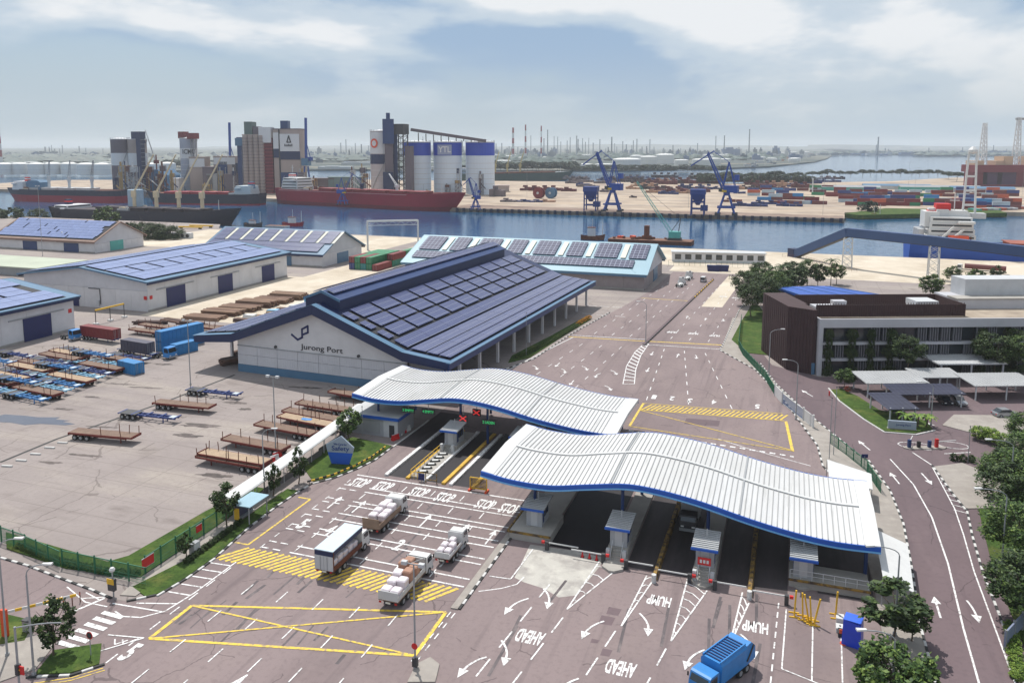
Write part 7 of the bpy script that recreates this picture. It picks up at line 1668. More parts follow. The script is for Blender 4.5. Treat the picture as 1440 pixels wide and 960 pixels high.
for i, (u, v, m_) in enumerate(((1385,303,TEAL),(1412,302,CRED),(1436,300,TEAL))):
    t, LN = barge('%s deck barge moored at the right of the channel' % ('left teal','middle red','right teal')[i], (u-16,v), (u+16,v-1), 14, 3.0, m_)
    for k in range(4): obj('deck_load', M().cb(-LN/2+LN*(k+.5)/4,0,4.0,LN/5,9,1.6), (TEAL,CORG,GREY,LGREY)[k], t)

# ------------------------------------------------------------------ far quay
fd = struct('quay_fenders', M().box(-258,33,598.6,599.7,-1.2,-.1), CONCD)
fm_ = M().box(-1.1,1.1,-1.0,0,-2.8,.2).mesh('fender', mat('fender_rubber', lin(34,38,60), .8, .2, .3))
for i in range(50): link('fender', fm_, fd, (-255+i*5.85, 598.6, 0))
def portal_crane(label, base, sc, jib_an, m=None, jm=None):
    m = m or mat('crane_blue', lin(34,72,150), .6, .1, .1); t = thing('portal_crane', label, 'crane', (*base,0), R_(4), 'blue portal cranes on the far quay'); t.scale = (sc,)*3
    for sx in (-1,1):
        for sy in (-1,1): obj('leg', M().bar((sx*6,sy*5,0),(sx*1.8,sy*1.8,14),1.1), m, t); obj('bogie', M().box(sx*6-2,sx*6+2,sy*5-.8,sy*5+.8,0,1.4), DARK, t)
    obj('portal_beam', M().box(-6.4,6.4,-5.6,-4.6,5,6.2).box(-6.4,6.4,4.6,5.6,5,6.2), m, t); obj('slew_ring', M().cyl((0,0,14),(0,0,16),2.4,n=14), m, t)
    d = Vector((math.cos(jib_an), math.sin(jib_an), 0)); s = Vector((-d.y, d.x, 0))
    obj('machine_house', M().cb(-d.x*3,-d.y*3,18.5,10,5,4.6,jib_an), m, t); obj('yellow_panel', M().cb(d.x*2,d.y*2,17.2,5,5.3,1.6,jib_an), YEL, t); obj('machine_roof', M().cb(-d.x*3,-d.y*3,21,10.4,5.4,.4,jib_an), m, t); obj('operator_cab', M().cb(d.x*4+s.x*2.2,d.y*4+s.y*2.2,18,2.4,2.2,2.6,jib_an), GLASS, t)
    z = Vector((0,0,1)); fr = M(); top = d*-1+z*38
    for q_ in (-1.8,1.8): fr.bar(d*3+s*q_+z*20, top+s*q_*.4, .7); fr.bar(d*-6+s*q_+z*20, top+s*q_*.4, .6)
    obj('a_frame', fr, m, t)
    jb = M(); p0 = d*3.5+z*19; p1 = d*15+z*44
    for q_ in (-1.3,1.3): jb.bar(p0+s*q_, p1+s*q_*.4, .7); jb.bar(p0+s*q_-d*1.5+z*1.5, p1+s*q_*.4-d*.6+z*1.2, .5)
    for k in range(8): jb.bar(p0.lerp(p1,k/8)+s*1.2, p0.lerp(p1,(k+1)/8)-s*1.2*(1-k/14), .3)
    obj('jib', jb, jm or m, t); fj = M().bar(p1-d*5+z*2, p1+d*12-z*9, .8); obj('fly_jib', fj, m, t); obj('tie', M().bar(top, p1-d*4+z*2, .35), m, t); obj('counterweight', M().cb(-d.x*7,-d.y*7,27,3,3,4,jib_an), m, t)
    return t
portal_crane('blue portal crane left of the channel middle with yellow machine house', P(861,297), 1.0, 2.75); portal_crane('blue portal crane nearer the right end of the far quay', P(1021,302), 1.0, 2.9)
portal_crane('small blue portal crane in front of the third banded silo', P(669,296), .55, 2.6); portal_crane('small blue crane behind the red carrier deck', (*P(482,288),), .6, .4)
def hopper(label, base):
    m = mat('hopper_blue', lin(36,60,128), .6, .12, .15); t = thing('quay_hopper', label, 'hopper', (*base,0), R_(3), 'blue hoppers on the far quay')
    for sx in (-1,1):
        for sy in (-1,1): obj('leg', M().bar((sx*4.5,sy*4.5,0),(sx*4.5,sy*4.5,14),.9), m, t)
    obj('funnel', M().add([(-1.2,-1.2,7),(1.2,-1.2,7),(1.2,1.2,7),(-1.2,1.2,7),(-5.4,-5.4,15),(5.4,-5.4,15),(5.4,5.4,15),(-5.4,5.4,15),(-5.4,-5.4,18.5),(5.4,-5.4,18.5),(5.4,5.4,18.5),(-5.4,5.4,18.5)], [(3,2,1,0)]+[(i+j*4,(i+1)%4+j*4,(i+1)%4+4+j*4,i+4+j*4) for j in (0,1) for i in range(4)]+[(8,9,10,11)]), m, t)
    for z in (4,9): obj('brace', M().box(-4.8,4.8,-4.9,-4.2,z,z+.8).box(-4.8,4.8,4.2,4.9,z,z+.8), m, t)
    obj('dust_house', M().box(2,7,-3,3,3,7), m, t)
hopper('blue hopper left of the left portal crane', P(831,296)); hopper('blue hopper left of the right portal crane', P(981,302))
for i, (u, m_) in enumerate(((758,CRED),(775,LBLUE))):
    t = thing('cable_reel', '%s giant cable reel on the far quay' % ('red','blue')[i], 'reel', (*P(u,279),0)); r_ = 5.2
    for s in (-2.4,2.4): obj('flange', M().cyl((s-.4,0,r_),(s+.4,0,r_),r_,n=24), m_, t)
    obj('drum', M().cyl((-2,0,r_),(2,0,r_),r_*.6,n=16), m_, t); obj('hub', M().cyl((-3.2,0,r_),(3.2,0,r_),1.2,n=10), LGREY, t); t.rotation_euler = (0,0,R_(80))
# rows of containers and cargo heaps
cm = [CRED,CNVY,CBLU,CORG,CBRN,CGRN,CWHT,CRED,CNVY,CBRN]
q = random.Random(5); k = 0
rows_ = [(1092,1165,287,6,12),(1075,1150,281,5,10),(1190,1290,284,7,12),(1195,1300,279,6,8),(1295,1440,289,10,14),(1310,1440,283,8,10),(1300,1440,276,8,9),(1170,1240,276,4,7),(1060,1120,275,3,6)]
def far_box(label, loc, rz, m, L_, h=2.6, grp='containers on the far quay'):
    key = ('fb', m.name, L_)
    if key not in _cc: _cc[key] = (M().box(-L_/2,L_/2,-1.22,1.22,0,2.5).mesh('container_body', m), M().box(-L_/2-.05,L_/2+.05,-1.27,1.27,2.5,2.6).mesh('container_roof', m))
    t = thing('shipping_container', label, 'container', loc, rz, grp); link('container_body', _cc[key][0], t); link('container_roof', _cc[key][1], t); t.scale = (1,1,1.15); return t
rows_ += [(1180,1440,271,12,0),(1060,1180,268,7,0),(1200,1300,289,6,0),(1150,1290,274,8,0),(1340,1440,294,6,0)]
for (u0, u1, v, n_, _) in rows_:
    for i in range(n_):
        u = u0+(u1-u0)*i/n_+q.uniform(-1,1); x, y = P(u, v+q.uniform(-.5,.5))
        for lv in range(q.choice((1,1,2,2))):
            mm = q.choice(cm); far_box('weathered %s container in the rows on the far quay' % mm.name.split('_')[1], (x, y, lv*3.0), R_(q.uniform(-4,10)), mm, 12.2)
def heap(label, u, v, ln, dp, h, m, grp='cargo heaps on the far quay'):
    x, y = P(u, v); t = thing('cargo_heap', label, 'cargo', (x, y), R_(q.uniform(-3,6)), grp); n_ = max(3, int(ln/5))
    for i in range(n_):
        hh = h*q.uniform(.6,1.1); obj('bundle', M().cb(-ln/2+ln*(i+.5)/n_, q.uniform(-.2,.2)*dp, hh/2, ln/n_*.94, dp, hh, q.uniform(-.05,.05)), m, t)
    for i in range(n_//2): obj('bundle', M().cb(-ln/2+ln*(i*2+1)/n_, 0, h*1.2, ln/n_*.8, dp*.6, h*.5), m, t)
HM = [mat('heap_maroon', lin(96,50,56), .9, .2, .1), mat('heap_grey', lin(110,100,104), .9, .2, .1), mat('heap_dark', lin(66,54,60), .9, .2, .1), mat('heap_tan', lin(168,132,110), .9, .2, .1), mat('heap_navy', lin(44,56,104), .9, .2, .1)]
hl = [(745,268,30,8,5,0),(775,268,36,8,5,0),(800,269,24,7,4,0),(715,284,20,8,3,1),(745,284,34,6,2,4),(770,284,20,6,2,3),(820,256,40,10,6,1),(850,258,40,9,5,1),(880,256,60,9,5,2),(905,262,44,8,4,3),(930,259,60,9,6,0),(965,258,70,10,7,0),(985,252,50,10,8,2),(935,250,60,10,7,2),(1000,258,30,8,5,0),(920,271,26,6,3,3),(940,273,30,6,3,4),(960,272,30,6,3,3),(985,270,30,6,4,0),(1075,262,40,9,6,0),(1100,262,44,9,6,3),(1125,264,30,8,6,0),(890,278,10,4,2,2),(850,270,14,5,3,1),(820,262,24,6,4,4),(700,276,20,10,9,1),(1010,266,16,6,3,4),(1040,272,18,6,3,4),(1055,290,40,6,3,4),(1030,284,24,5,3,0),(1075,287,30,6,3,4),(1110,290,30,6,3,4),(1150,270,24,6,4,0)]
for i in range(46): hl.append((q.uniform(800,1180), q.choice((252,254,256,258,260,263,266,270)), q.uniform(24,60), q.uniform(5,9), q.uniform(3,6), q.choice((0,0,1,2,2,3,4))))
for i, (u, v, ln, dp, h, m_) in enumerate(hl): heap('low %s row of stacked steel and cargo on the far quay' % HM[m_].name.split('_')[1], u, v, ln*.7, dp, h*.8, HM[m_])
for i, (u, v, L_) in enumerate(((1195,268,60),(1260,266,70),(1320,268,80),(1380,270,60))):
    x, y = P(u, v); t = thing('transit_shed', '%s low transit shed before the far tree row' % ordn[i], 'warehouse', (x, y), R_(4), 'low sheds before the far trees'); obj('wall', M().box(-L_/2,L_/2,-8,8,0,4), TEAL if i % 2 == 0 else CREAM, t); obj('roof', M().extx([(-9,4),(9,4),(0,6)],-L_/2-1,L_/2+1), LBLUE if i % 2 else GREY, t)
for i, (u, v, v2, lb) in enumerate(((1131,262,225,'far floodlight mast above the tree row, first from the left'),(1174,268,227,'far floodlight mast behind the transit sheds'),(1157,302,240,'floodlight mast at the end of the far quay'),(1277,267,229,'far floodlight mast, left of the close pair'),(1286,275,236,'far floodlight mast, right of the close pair'),(968,292,247,'thin far mast between the two hoppers'),(741,278,235,'thin far mast beside the reels'),(1437,280,231,'far floodlight mast at the right edge'))):
    o = lamp(lb, P(u, v), min(60, HT(u, v, v2)), ln=0, name='floodlight_mast'); o.children[1].scale = (2.5,2.5,1); o.children[2].scale = (3,3,1)
# green bank and scrub
struct('grass_bank', M().prism([(36,640),(44,628),(110,668),(150,684),(150,712),(70,704)], -2.5, .4), GRASS)
tree('dark scrub tree on the green bank across the channel', P(1225,298), 9, 7, 'farball', ch=5); tree('scrub bush on the green bank beside the dark one', P(1212,297), 6, 5, 'farball', ch=3)
# far tree rows
def ftree(u, v, h, r, kind, lb, grp): tree(lb, P(u, v), h, r, kind, 'far_tree', grp, ch=h*.42)
q = random.Random(9)
for i in range(34):
    u = 985+i*14+q.uniform(-4,4); v = 256-4*math.sin((u-985)/180)-(2 if 1130 < u < 1330 else 0)+(3 if u > 1340 else 0)
    ftree(u, v, q.uniform(13,18), q.uniform(9,13), q.choice(('umb','umb2')), 'broad umbrella shaped tree in the far quay row', 'far umbrella trees')
for i in range(20):
    u = 985+i*8+q.uniform(-3,3); ftree(u, 259+q.uniform(-1,1), q.uniform(11,15), q.uniform(8,11), 'farball', 'dense round tree in the far quay row', 'far dense trees')
for i in range(24):
    u = 690+i*5.2+q.uniform(-2,2); ftree(u, 240.5+q.uniform(-.6,.8), q.uniform(16,22), q.uniform(12,16), 'farball', 'tree on the island shore behind the green ship', 'island shore trees')
for i in range(28):
    u = 800+i*8+q.uniform(-2,2); ftree(u, 241.5+q.uniform(-1,1), q.uniform(10,15), q.uniform(12,18), 'farball', 'tree along the shore before the tank farm', 'tank farm shore trees')
for i in range(12):
    u = 232+i*3.2; ftree(u, 236+q.uniform(-1,1), q.uniform(14,20), q.uniform(12,16), 'farball', 'tree between the left tanks and silos', 'left far trees')
# ------------------------------------------------------------------ silos and plants
SILC = mat('silo_concrete', lin(166,152,146), .9, .14, .03); SILP = mat('silo_pale', lin(214,224,234), .6, .05, .03); SILB = mat('silo_blue_band', lin(24,64,178), .5, .06, .05); SILW = mat('silo_white_band', lin(206,208,210), .7, .06, .05); SILD = mat('silo_dark', lin(104,96,104), .9, .12, .03)
def usz(u, v): x, y = P(u, v); return F_PX/((Vector((x, y, -CAMH))).dot(_fw))        # px per metre
def silo(label, u, vb, vt, wpx, m, bands=(), name='silo', grp=None):
    x, y = P(u, vb); s = usz(u, vb); r_ = wpx/2/s; h = (vb-vt)/s*1.0; t = thing(name, label, 'silo', (x, y+r_), 0, grp)
    obj('shell', M().lathe([(r_,0),(r_,h*.999)], 32), m, t, smooth=False)
    for (z0, z1, bm_) in bands: obj('painted_band', M().lathe([(r_+.15,h*z0),(r_+.15,h*z1)], 32), bm_, t)
    obj('roof', M().lathe([(r_+.3,h),(r_+.3,h+.8),(r_*.3,h+2.2)], 32), LGREY, t)
    rl_ = M()
    for k in range(20): a = k*.314; rl_.bar((r_*math.cos(a),r_*math.sin(a),h+.6),(r_*math.cos(a),r_*math.sin(a),h+2.2),.25)
    obj('roof_railing', rl_, GREY, t); return t, r_, h
def face(t, r_, z, body, m, h, wd, fl=None, dx=0.0):
    d = -Vector((t.location.x, t.location.y)).normalized(); an = math.atan2(d.y, d.x)+dx/r_
    p = (math.cos(an)*(r_+.5), math.sin(an)*(r_+.5), z)
    if fl: o = link('sign_panel', M().box(-wd*.56,wd*.56,-h*.85,h*.85,-.2,-.02).mesh('sign_panel', fl), t, p); o.rotation_euler = (math.pi/2, 0, an+math.pi/2)
    me = text_mesh(body, m, h, 1, .08, .02); xs = [v_.co.x for v_ in me.vertices]; me.transform(Matrix.Diagonal((wd/(max(xs)-min(xs)),1,1,1))); o = link('lettering', me, t, p); o.rotation_euler = (math.pi/2, 0, an+math.pi/2)
WHI = mat('sign_white', (0.75,0.75,0.75), .5, .03, 1)
# blue banded trio
for i, (u, lb) in enumerate(((578,'left'),(622,'middle'),(668,'right'))):
    t, r_, h = silo('pale silo with blue top band, %s of the three' % lb, u, 274, 201, (40,40,41)[i], SILP, ((.75,.995,SILB),), grp='blue banded silos')
    if i == 1: face(t, r_, h*.86, 'YTL', WHI, 6.0, 13, mat('sign_backing', lin(150,160,190), .5, .05, 1), -3)
t, r_, h = silo('grey silo with blue elevator shaft and orange emblem', 532, 276, 186, 38, mat('silo_warm', lin(182,174,174), .9, .1, .03), ((.66,.99,SILW),(.5,.65,DBLUE)))
d = -Vector((t.location.x, t.location.y)).normalized(); an = math.atan2(d.y,d.x)
obj('elevator_shaft', M().cb(math.cos(an+.3)*(r_+3), math.sin(an+.3)*(r_+3), h*.5, 8, 8, h*1.0, an), SILD, t); obj('elevator_house', M().cb(math.cos(an+.3)*(r_+2), math.sin(an+.3)*(r_+2), h*1.0, 13, 11, 24, an), BLUE, t); obj('vent_stack', M().cyl((math.cos(an+.3)*(r_+2), math.sin(an+.3)*(r_+2), h+12),(math.cos(an+.3)*(r_+2), math.sin(an+.3)*(r_+2), h+18),2,n=10), BLUE, t)
o = obj('emblem', M().cyl((0,0,-.2),(0,0,.2),4.6,n=24), ORANGE, t, (math.cos(an-.75)*(r_+.3), math.sin(an-.75)*(r_+.3), h*.82)); o.rotation_euler = (math.pi/2,0,an-.75+math.pi/2); o2 = obj('emblem_ring', M().cyl((0,0,.2),(0,0,.35),2.8,n=20), CREAM, o)
obj('side_plant', M().cb(math.cos(an+.2)*(r_+5), math.sin(an+.2)*(r_+5), 12, 12, 10, 24, an), DBLUE, t)
# lattice elevator tower with conveyor bridge over the silos
x, y = P(565,276); s = usz(565,276); t = thing('elevator_tower', 'dark lattice elevator tower with conveyor bridge onto the banded silos', 'tower', (x, y)); hh = 100/s
tw = M()
for sx in (-5,5):
    for sy in (-5,5): tw.bar((sx,sy,0),(sx,sy,hh),.9)
for k in range(12):
    z0, z1 = hh*k/12, hh*(k+1)/12
    for a, b_ in (((-5,-5),(5,-5)),((5,-5),(5,5)),((5,5),(-5,5)),((-5,5),(-5,-5))): tw.bar((*a,z0),(*b_,z1),.4); tw.bar((*a,z1),(*b_,z1),.5)
obj('lattice_frame', tw, DARK, t); obj('blue_panel', M().box(-5.6,-1,-5.8,-5.2,0,hh*.92), DBLUE, t); obj('top_house', M().box(-6,6,-6,6,hh*.86,hh), DARK, t); obj('stair_tower', M().box(6.2,12,-4,4,0,hh*.7), SILD, t)
e = Vector((*P(676,276),0))-Vector((x,y,0)); obj('conveyor_bridge', M().bar((4,14,hh*.93),(e.x,e.y+16,hh*.77),3,3), SILD, t)
for k in range(9): p = Vector((4,14,hh*.9)).lerp(Vector((e.x,e.y+16,hh*.76)),(k+1)/10); obj('bridge_trestle', M().bar(p, p-Vector((0,0,(p.z-54) if p.z > 56 else 2)), .7), DARK, t)
# pair of concrete silos at the left
for i, u in enumerate((163,187)):
    t, r_, h = silo('weathered twin silo with white band, %s one' % ('left','right')[i], u, 269, 197, 25, SILD if i == 0 else SILC, ((.5,.74,SILW),), grp='weathered twin silos')
x, y = P(201,270); s = usz(201,270); t = thing('elevator_tower', 'slim dark blue elevator tower beside the twin silos', 'tower', (x, y)); obj('shaft', M().box(-3,3,-3,3,0,78/s), DBLUE, t); obj('head_house', M().box(-8,4,-4,4,74/s,84/s), DBLUE, t); obj('bridge', M().bar((-2,8,70/s),(-30,14,63/s),3), DBLUE, t)
for k in range(12): obj('platform', M().box(3,4.6,-3,3,5+k*4.6,5.4+k*4.6), GREY, t)
x, y = P(219,270); t = thing('sloped_store', 'teal blue store building behind the cream cranes', 'building', (x, y)); obj('wall', M().exty([(-17,0),(20,0),(12,18),(4,24),(-17,22)], 0, 24), mat('store_blue', lin(60,104,140), .7, .08, .05), t); obj('roof_edge', M().bar((-17,-.3,22),(4,-.3,24),.8), LBLUE, t)
# left industrial cluster: blocks given by image extents at a common depth
def block(label, u0, u1, vb, vt, m, dp=16, name='plant_block', top=None, cat='industrial building', parts=()):
    x0, y0 = P(u0, vb); x1, y1 = P(u1, vb); s = usz((u0+u1)/2, vb); A, B = Vector((x0,y0)), Vector((x1,y1)); an = math.atan2(B.y-A.y, B.x-A.x); wd = (B-A).length; h = (vb-vt)/s
    t = thing(name, label, cat, (A.x, A.y), an); obj('wall', M().box(0,wd,0,dp,0,h), m, t)
    obj('roof_edge', M().box(-.4,wd+.4,-.4,dp+.4,h,h+.9), top or m, t)
    for (nm, f0, f1, g0, g1, pm_) in parts: obj(nm, M().box(wd*f0,wd*f1,-.7,-.05,h*g0,h*g1), pm_, t)
    return t, wd, h
t, r_, h = silo('pale grey silo with red roof box and white band', 260, 268, 196, 23, mat('silo_icmc', lin(158,164,178), .8, .08, .03), ((.62,.82,SILW),)); face(t, r_, h*.75, 'ICMC', DARK, 5, 13); obj('red_roof_box', M().box(-r_*.9,-r_*.05,-r_*.7,r_*.2,h+.5,h+8), CRED, t)
x, y = P(275,268); s = usz(275,268); t = thing('elevator_tower', 'lattice elevator tower with dark red head box', 'tower', (x, y)); tw = M()
for sx in (-2,2):
    for sy in (-2,2): tw.bar((sx,sy,0),(sx,sy,74/s),.6)
for k in range(14): tw.bar((-2,-2,k*4),(2,-2,k*4+4),.3); tw.bar((2,-2,k*4),(2,2,k*4+4),.3)
obj('lattice_frame', tw, GREY, t); obj('head_box', M().box(-5,5,-4,4,72/s,80/s), CRED, t)
block('squat plant building with pale upper wall', 268, 290, 269, 222, SILC, parts=(('upper_panel',.02,.98,.72,.97,SILW),))
block('plant block with white top between blue shafts', 302, 333, 269, 221, SILC, 20, parts=(('upper_panel',.02,.98,.78,.98,SILW),('blue_shaft',.2,.62,0,.86,BLUE),('pale_pipe',.3,.34,.05,.7,LGREY),('pale_pipe',.52,.55,.05,.7,LGREY)))
block('dark blue plant shaft left of the tall concrete block', 328, 345, 269, 231, DBLUE, 12)
block('slim blue tower with box head left of the tall concrete block', 336, 342, 271, 195, BLUE, 8, 'plant_tower', parts=(('head',-.4,1.3,.86,1.0,LBLUE),))
t, wd, h = block('tall weathered concrete silo block with ribbed front', 344, 374, 272, 191, SILC, 26, 'silo_block')
for k in range(4): obj('rib', M().lathe([(wd/8,0),(wd/8,h)],16,(wd*(k+.5)/4,0,0)), SILC, t)
for k in range(18): obj('pour_line', M().box(-.2,wd+.2,-wd/8-.3,-wd/8+.2,h*k/18,h*k/18+.35), SILD, t)
obj('roof_house', M().box(wd*.05,wd*.42,3,18,h,h+14), mat('roofhouse_green', lin(96,112,108), .8, .1, .1), t); obj('roof_house', M().box(wd*.45,wd*.72,3,16,h,h+9), SILD, t)
t, wd, h = block('dark red lattice stair tower with white head', 372, 385, 272, 196, mat('stair_red', lin(112,52,62), .9, .15, .1), 12, 'stair_tower'); obj('white_head', M().box(-wd*.35,wd*.95,-2,12,h-4,h+12), SILW, t)
for k in range(16): obj('landing', M().box(-.8,wd+.8,-1.4,-.1,h*k/16,h*k/16+.7), mat('landing_red', lin(146,70,78), .8, .1, .2), t)
t, wd, h = block('tall silo block with white sign wall and dark blue band', 387, 424, 272, 183, SILC, 26, 'silo_block', SILD, parts=(('sign_wall',.24,.98,.66,.93,SILW),('side_wall',.0,.2,.7,.95,SILW),('dark_band',.24,1.0,.53,.66,DBLUE),('dark_band',.0,.2,.56,.7,DBLUE),('blue_plant',.24,.99,0,.33,BLUE),('pale_pipe',.35,.38,.02,.28,LGREY),('pale_pipe',.6,.63,.02,.28,LGREY),('downpipe',.2,.25,0,1.0,DARK)))
flat(em2 := M(), [(wd*.52,h*.80),(wd*.59,h*.90),(wd*.66,h*.80),(wd*.52,h*.80)], 1.2, -1.0); obj('triangle_emblem', em2, DARK, t); obj('roof_house', M().box(wd*.26,wd*.54,2,12,h,h+9), BLUE, t)
for k in range(7): obj('sign_letter', M().box(wd*(.42+.045*k),wd*(.42+.045*k)+wd*.03,-.95,-.75,h*.735,h*.735+(2.6 if k % 3 == 0 else 1.9)), DARK, t)
def mastcrane(label, u, vb, vt):
    x, y = P(u, vb); s = usz(u, vb); t = thing('jib_crane', label, 'crane', (x, y), 0, 'blue harbour cranes with upright jibs'); h = (vb-vt)/s; m = mat('crane_blue', lin(34,72,150), .6, .1, .1)
    for sx in (-5,5): obj('leg', M().bar((sx,0,0),(sx*.4,0,h*.36),1.2), m, t)
    obj('house', M().cb(0,0,h*.42,8,6,h*.1), LBLUE, t); obj('jib', M().bar((0,0,h*.4),(1,0,h),2.0), m, t); obj('stay', M().bar((6,0,h*.44),(1.2,0,h*.66),.6), m, t); obj('counterweight', M().cb(5,0,h*.46,4,4,4), m, t)
mastcrane('blue crane with upright jib left of the tall concrete block', 325.5, 268, 173.5); mastcrane('blue crane with upright jib right of the sign walled silo block', 432, 272, 167)
x, y = P(222,268); s = usz(222,268); t = thing('tower_crane', 'thin red crane with long leaning boom near the twin silos', 'crane', (x, y)); obj('mast', M().bar((0,0,0),(0,0,50/s),1.0), CRED, t); obj('boom', M().bar((0,0,38/s),(-13,0,84/s),.8), LGREY, t); obj('cab', M().cb(0,0,40/s,5,3,4), CRED, t)
for i, (u0, u1, vt, m_) in enumerate(((286,300,236,SILD),(292,306,246,GREY),(240,252,252,CREAM),(168,178,250,CREAM),(225,245,258,HM[3]),(430,470,252,HM[1]),(462,512,250,mat('far_shed_green', lin(110,130,130), .8, .1, .05)),(690,716,262,SILC),(316,330,246,SILD))):
    block('%s low plant building among the silos' % ordn[i], u0, u1, 270, vt, m_, 14)
# pipework, ladders and small gear around the silos and on the ships
q = random.Random(44)
PIPEM = [GREY, LGREY, SILD, DBLUE, RUST, mat('pipe_ochre', lin(170,140,90), .8, .1, .2)]
for i in range(34):
    u = q.choice((q.uniform(205,300), q.uniform(286,345), q.uniform(424,520), q.uniform(590,716), q.uniform(150,200))); x, y = P(u, 273+q.uniform(-1,2)); h = q.uniform(10,30); w_ = q.uniform(3,8)
    t = thing('pipe_rack', 'small trestle with pipes and ducts among the silo plants', 'pipework', (x, y), R_(q.uniform(-10,20)), 'pipe trestles among the silos'); fr = M()
    for sx in (-w_/2, w_/2):
        for sy in (-2, 2): fr.bar((sx,sy,0),(sx,sy,h),.45)
    for k in range(max(2, int(h/4))): fr.bar((-w_/2,-2,k*4),(w_/2,-2,k*4+4),.3); fr.bar((-w_/2,-2,k*4+4),(w_/2,-2,k*4+4),.35)
    obj('trestle', fr, q.choice(PIPEM), t); obj('duct', M().cyl((-w_*.3,0,0),(-w_*.3,0,h*1.15),q.uniform(.5,1.1),n=8), q.choice(PIPEM), t); obj('deck_unit', M().box(-w_/2,w_*.3,-2,2,h*.8,h), q.choice(PIPEM), t); obj('duct', M().bar((-w_/2,0,h*.6),(w_*1.4,1,h*.3),.9), q.choice(PIPEM), t)
for sh, n_, zb in ((rs, 40, 13), (bs, 30, 9), (ls, 26, 11), (ns_, 26, 8)):
    xs_ = [v_.co.x for v_ in sh.children[0].data.vertices]; x0, x1 = min(xs_)*.8, max(xs_)*.78
    for k in range(n_): obj('deck_gear', M().cb(q.uniform(x0, x1), q.choice((-1,1))*q.uniform(5,8.6), zb+1.0, q.uniform(1,5), q.uniform(.8,2), q.uniform(1,4)), q.choice((RUST, CRM, WHITE, GREY, CBRN, RUST)), sh)
    rr = M(); 
    for s in (1,-1): rr.bar((x0, s*9.6, zb+1.6),(x1, s*9.6, zb+1.6),.16)
    for k in range(36): xx = x0+(x1-x0)*k/35; rr.bar((xx,-9.6,zb-.4),(xx,-9.6,zb+1.6),.14)
    obj('deck_rail', rr, LGREY, sh)
for o in [c for c in COL.objects if c.name.startswith('silo') and c.type == 'EMPTY']:
    sh_ = next((c for c in o.children if c.name.startswith('shell')), None)
    if not sh_: continue
    zs = [v_.co.z for v_ in sh_.data.vertices]; r_ = max(v_.co.x for v_ in sh_.data.vertices); h = max(zs); d = -Vector((o.location.x, o.location.y)).normalized(); a0 = math.atan2(d.y, d.x)
    ld = M()
    for k in range(26):      # spiral stair round the shell
        a, b_ = a0-1.3+k*.1, a0-1.3+(k+1)*.1; ld.bar((math.cos(a)*(r_+.6),math.sin(a)*(r_+.6),h*k/26),(math.cos(b_)*(r_+.6),math.sin(b_)*(r_+.6),h*(k+1)/26),.5)
    if 'blue top band' not in o['label']: obj('spiral_stair', ld, GREY, o)
    for k in range(1, 8 if 'blue top band' not in o['label'] else 7): obj('hoop', M().lathe([(r_+.05,h*k/10),(r_+.12,h*k/10+.2),(r_+.05,h*k/10+.4)],32), SILD if 'weathered' in o['label'] else LGREY, o)

# ------------------------------------------------------------------ tank farms, refinery skyline
TK = [M().lathe([(1,0),(1,.86),(.98,.88),(.6,.97),(.05,1.0)], 28).mesh('tank_shell', mat('tank_white', (0.66,0.66,0.64), .6, .06, .02)), M().lathe([(1,0),(1,.9),(.9,.95),(.05,1.0)], 28).mesh('tank_shell', mat('tank_grey', (0.46,0.47,0.47), .7, .08, .02))]
RNG = M().lathe([(1.01,.40),(1.02,.42),(1.01,.44)], 28).mesh('stiffener_ring', LGREY)
def tank(u, vb, wpx, hpx, label, grp, k=0):
    x, y = P(u, vb); s = usz(u, vb); t = thing('storage_tank', label, 'tank', (x, y), 0, grp); t.scale = (wpx/2/s, wpx/2/s, hpx/s); link('tank_shell', TK[k], t); link('stiffener_ring', RNG, t)
q = random.Random(3)
for i in range(11): tank(6+i*23, 246-q.uniform(0,1.2), 22, 17, 'white storage tank in the left tank row', 'left white tanks')
for i in range(9): tank(18+i*26, 238-q.uniform(0,2), 17, 9, 'smaller pale tank behind the left tank row', 'left rear tanks', 1)
for i, (u, vb, wp, hp) in enumerate(((881,238,40,16),(912,231,24,12),(935,230,26,14),(958,233,20,9),(986,234,26,11),(962,240,18,8),(1003,231,20,9),(850,236,26,6),(820,236,26,6),(895,226,18,8),(1020,229,16,6),(1060,222,18,5),(1080,221,14,4),(1100,219,18,5),(780,234,16,6),(708,232,22,7),(692,233,16,6),(803,231,12,5),(1115,217,12,4),(1131,217,14,4),(662,232,18,6),(640,233,14,5),(600,233,20,6),(1085,226,14,4))):
    tank(u, vb, wp, hp, ('largest white domed tank near the far shore' if i == 0 else 'pale domed tank on the refinery island'), None if i == 0 else 'refinery island tanks', 0 if i % 4 else 0)
STK = {}
def stack_far(u, vb, vt, wpx, label, grp, striped=False, m=None):
    x, y = P(u, vb); s = usz(u, vb); h = min(128, (vb-vt)/s); r_ = wpx/2/s; t = thing('chimney', label, 'chimney', (x, y), 0, grp)
    if striped:
        for k in range(6): obj('band', M().cyl((0,0,h*k/6),(0,0,h*(k+1)/6),r_*(1.15-.06*k),r_*(1.15-.06*(k+1)),12), (MAROON if k % 2 else SILW), t)
    else:
        key = m.name
        if key not in STK: STK[key] = (M().cyl((0,0,0),(0,0,1),1,.8,8).mesh('shaft', m), M().cyl((0,0,.96),(0,0,1),1.1,n=8).mesh('rim', m))
        for nm, me in zip(('shaft','rim'), STK[key]): link(nm, me, t).scale = (r_, r_, h)
for i, (u, vt) in enumerate(((721.5,180),(739,176),(761,177.5),(1,174))): stack_far(u, 224 if i < 3 else 230, vt, (3.4,2.6,2.2,5)[i], ('widest striped chimney, left of three close together','middle striped chimney of three','thin striped chimney, right of three','striped chimney at the left edge of the picture')[i], None, True)
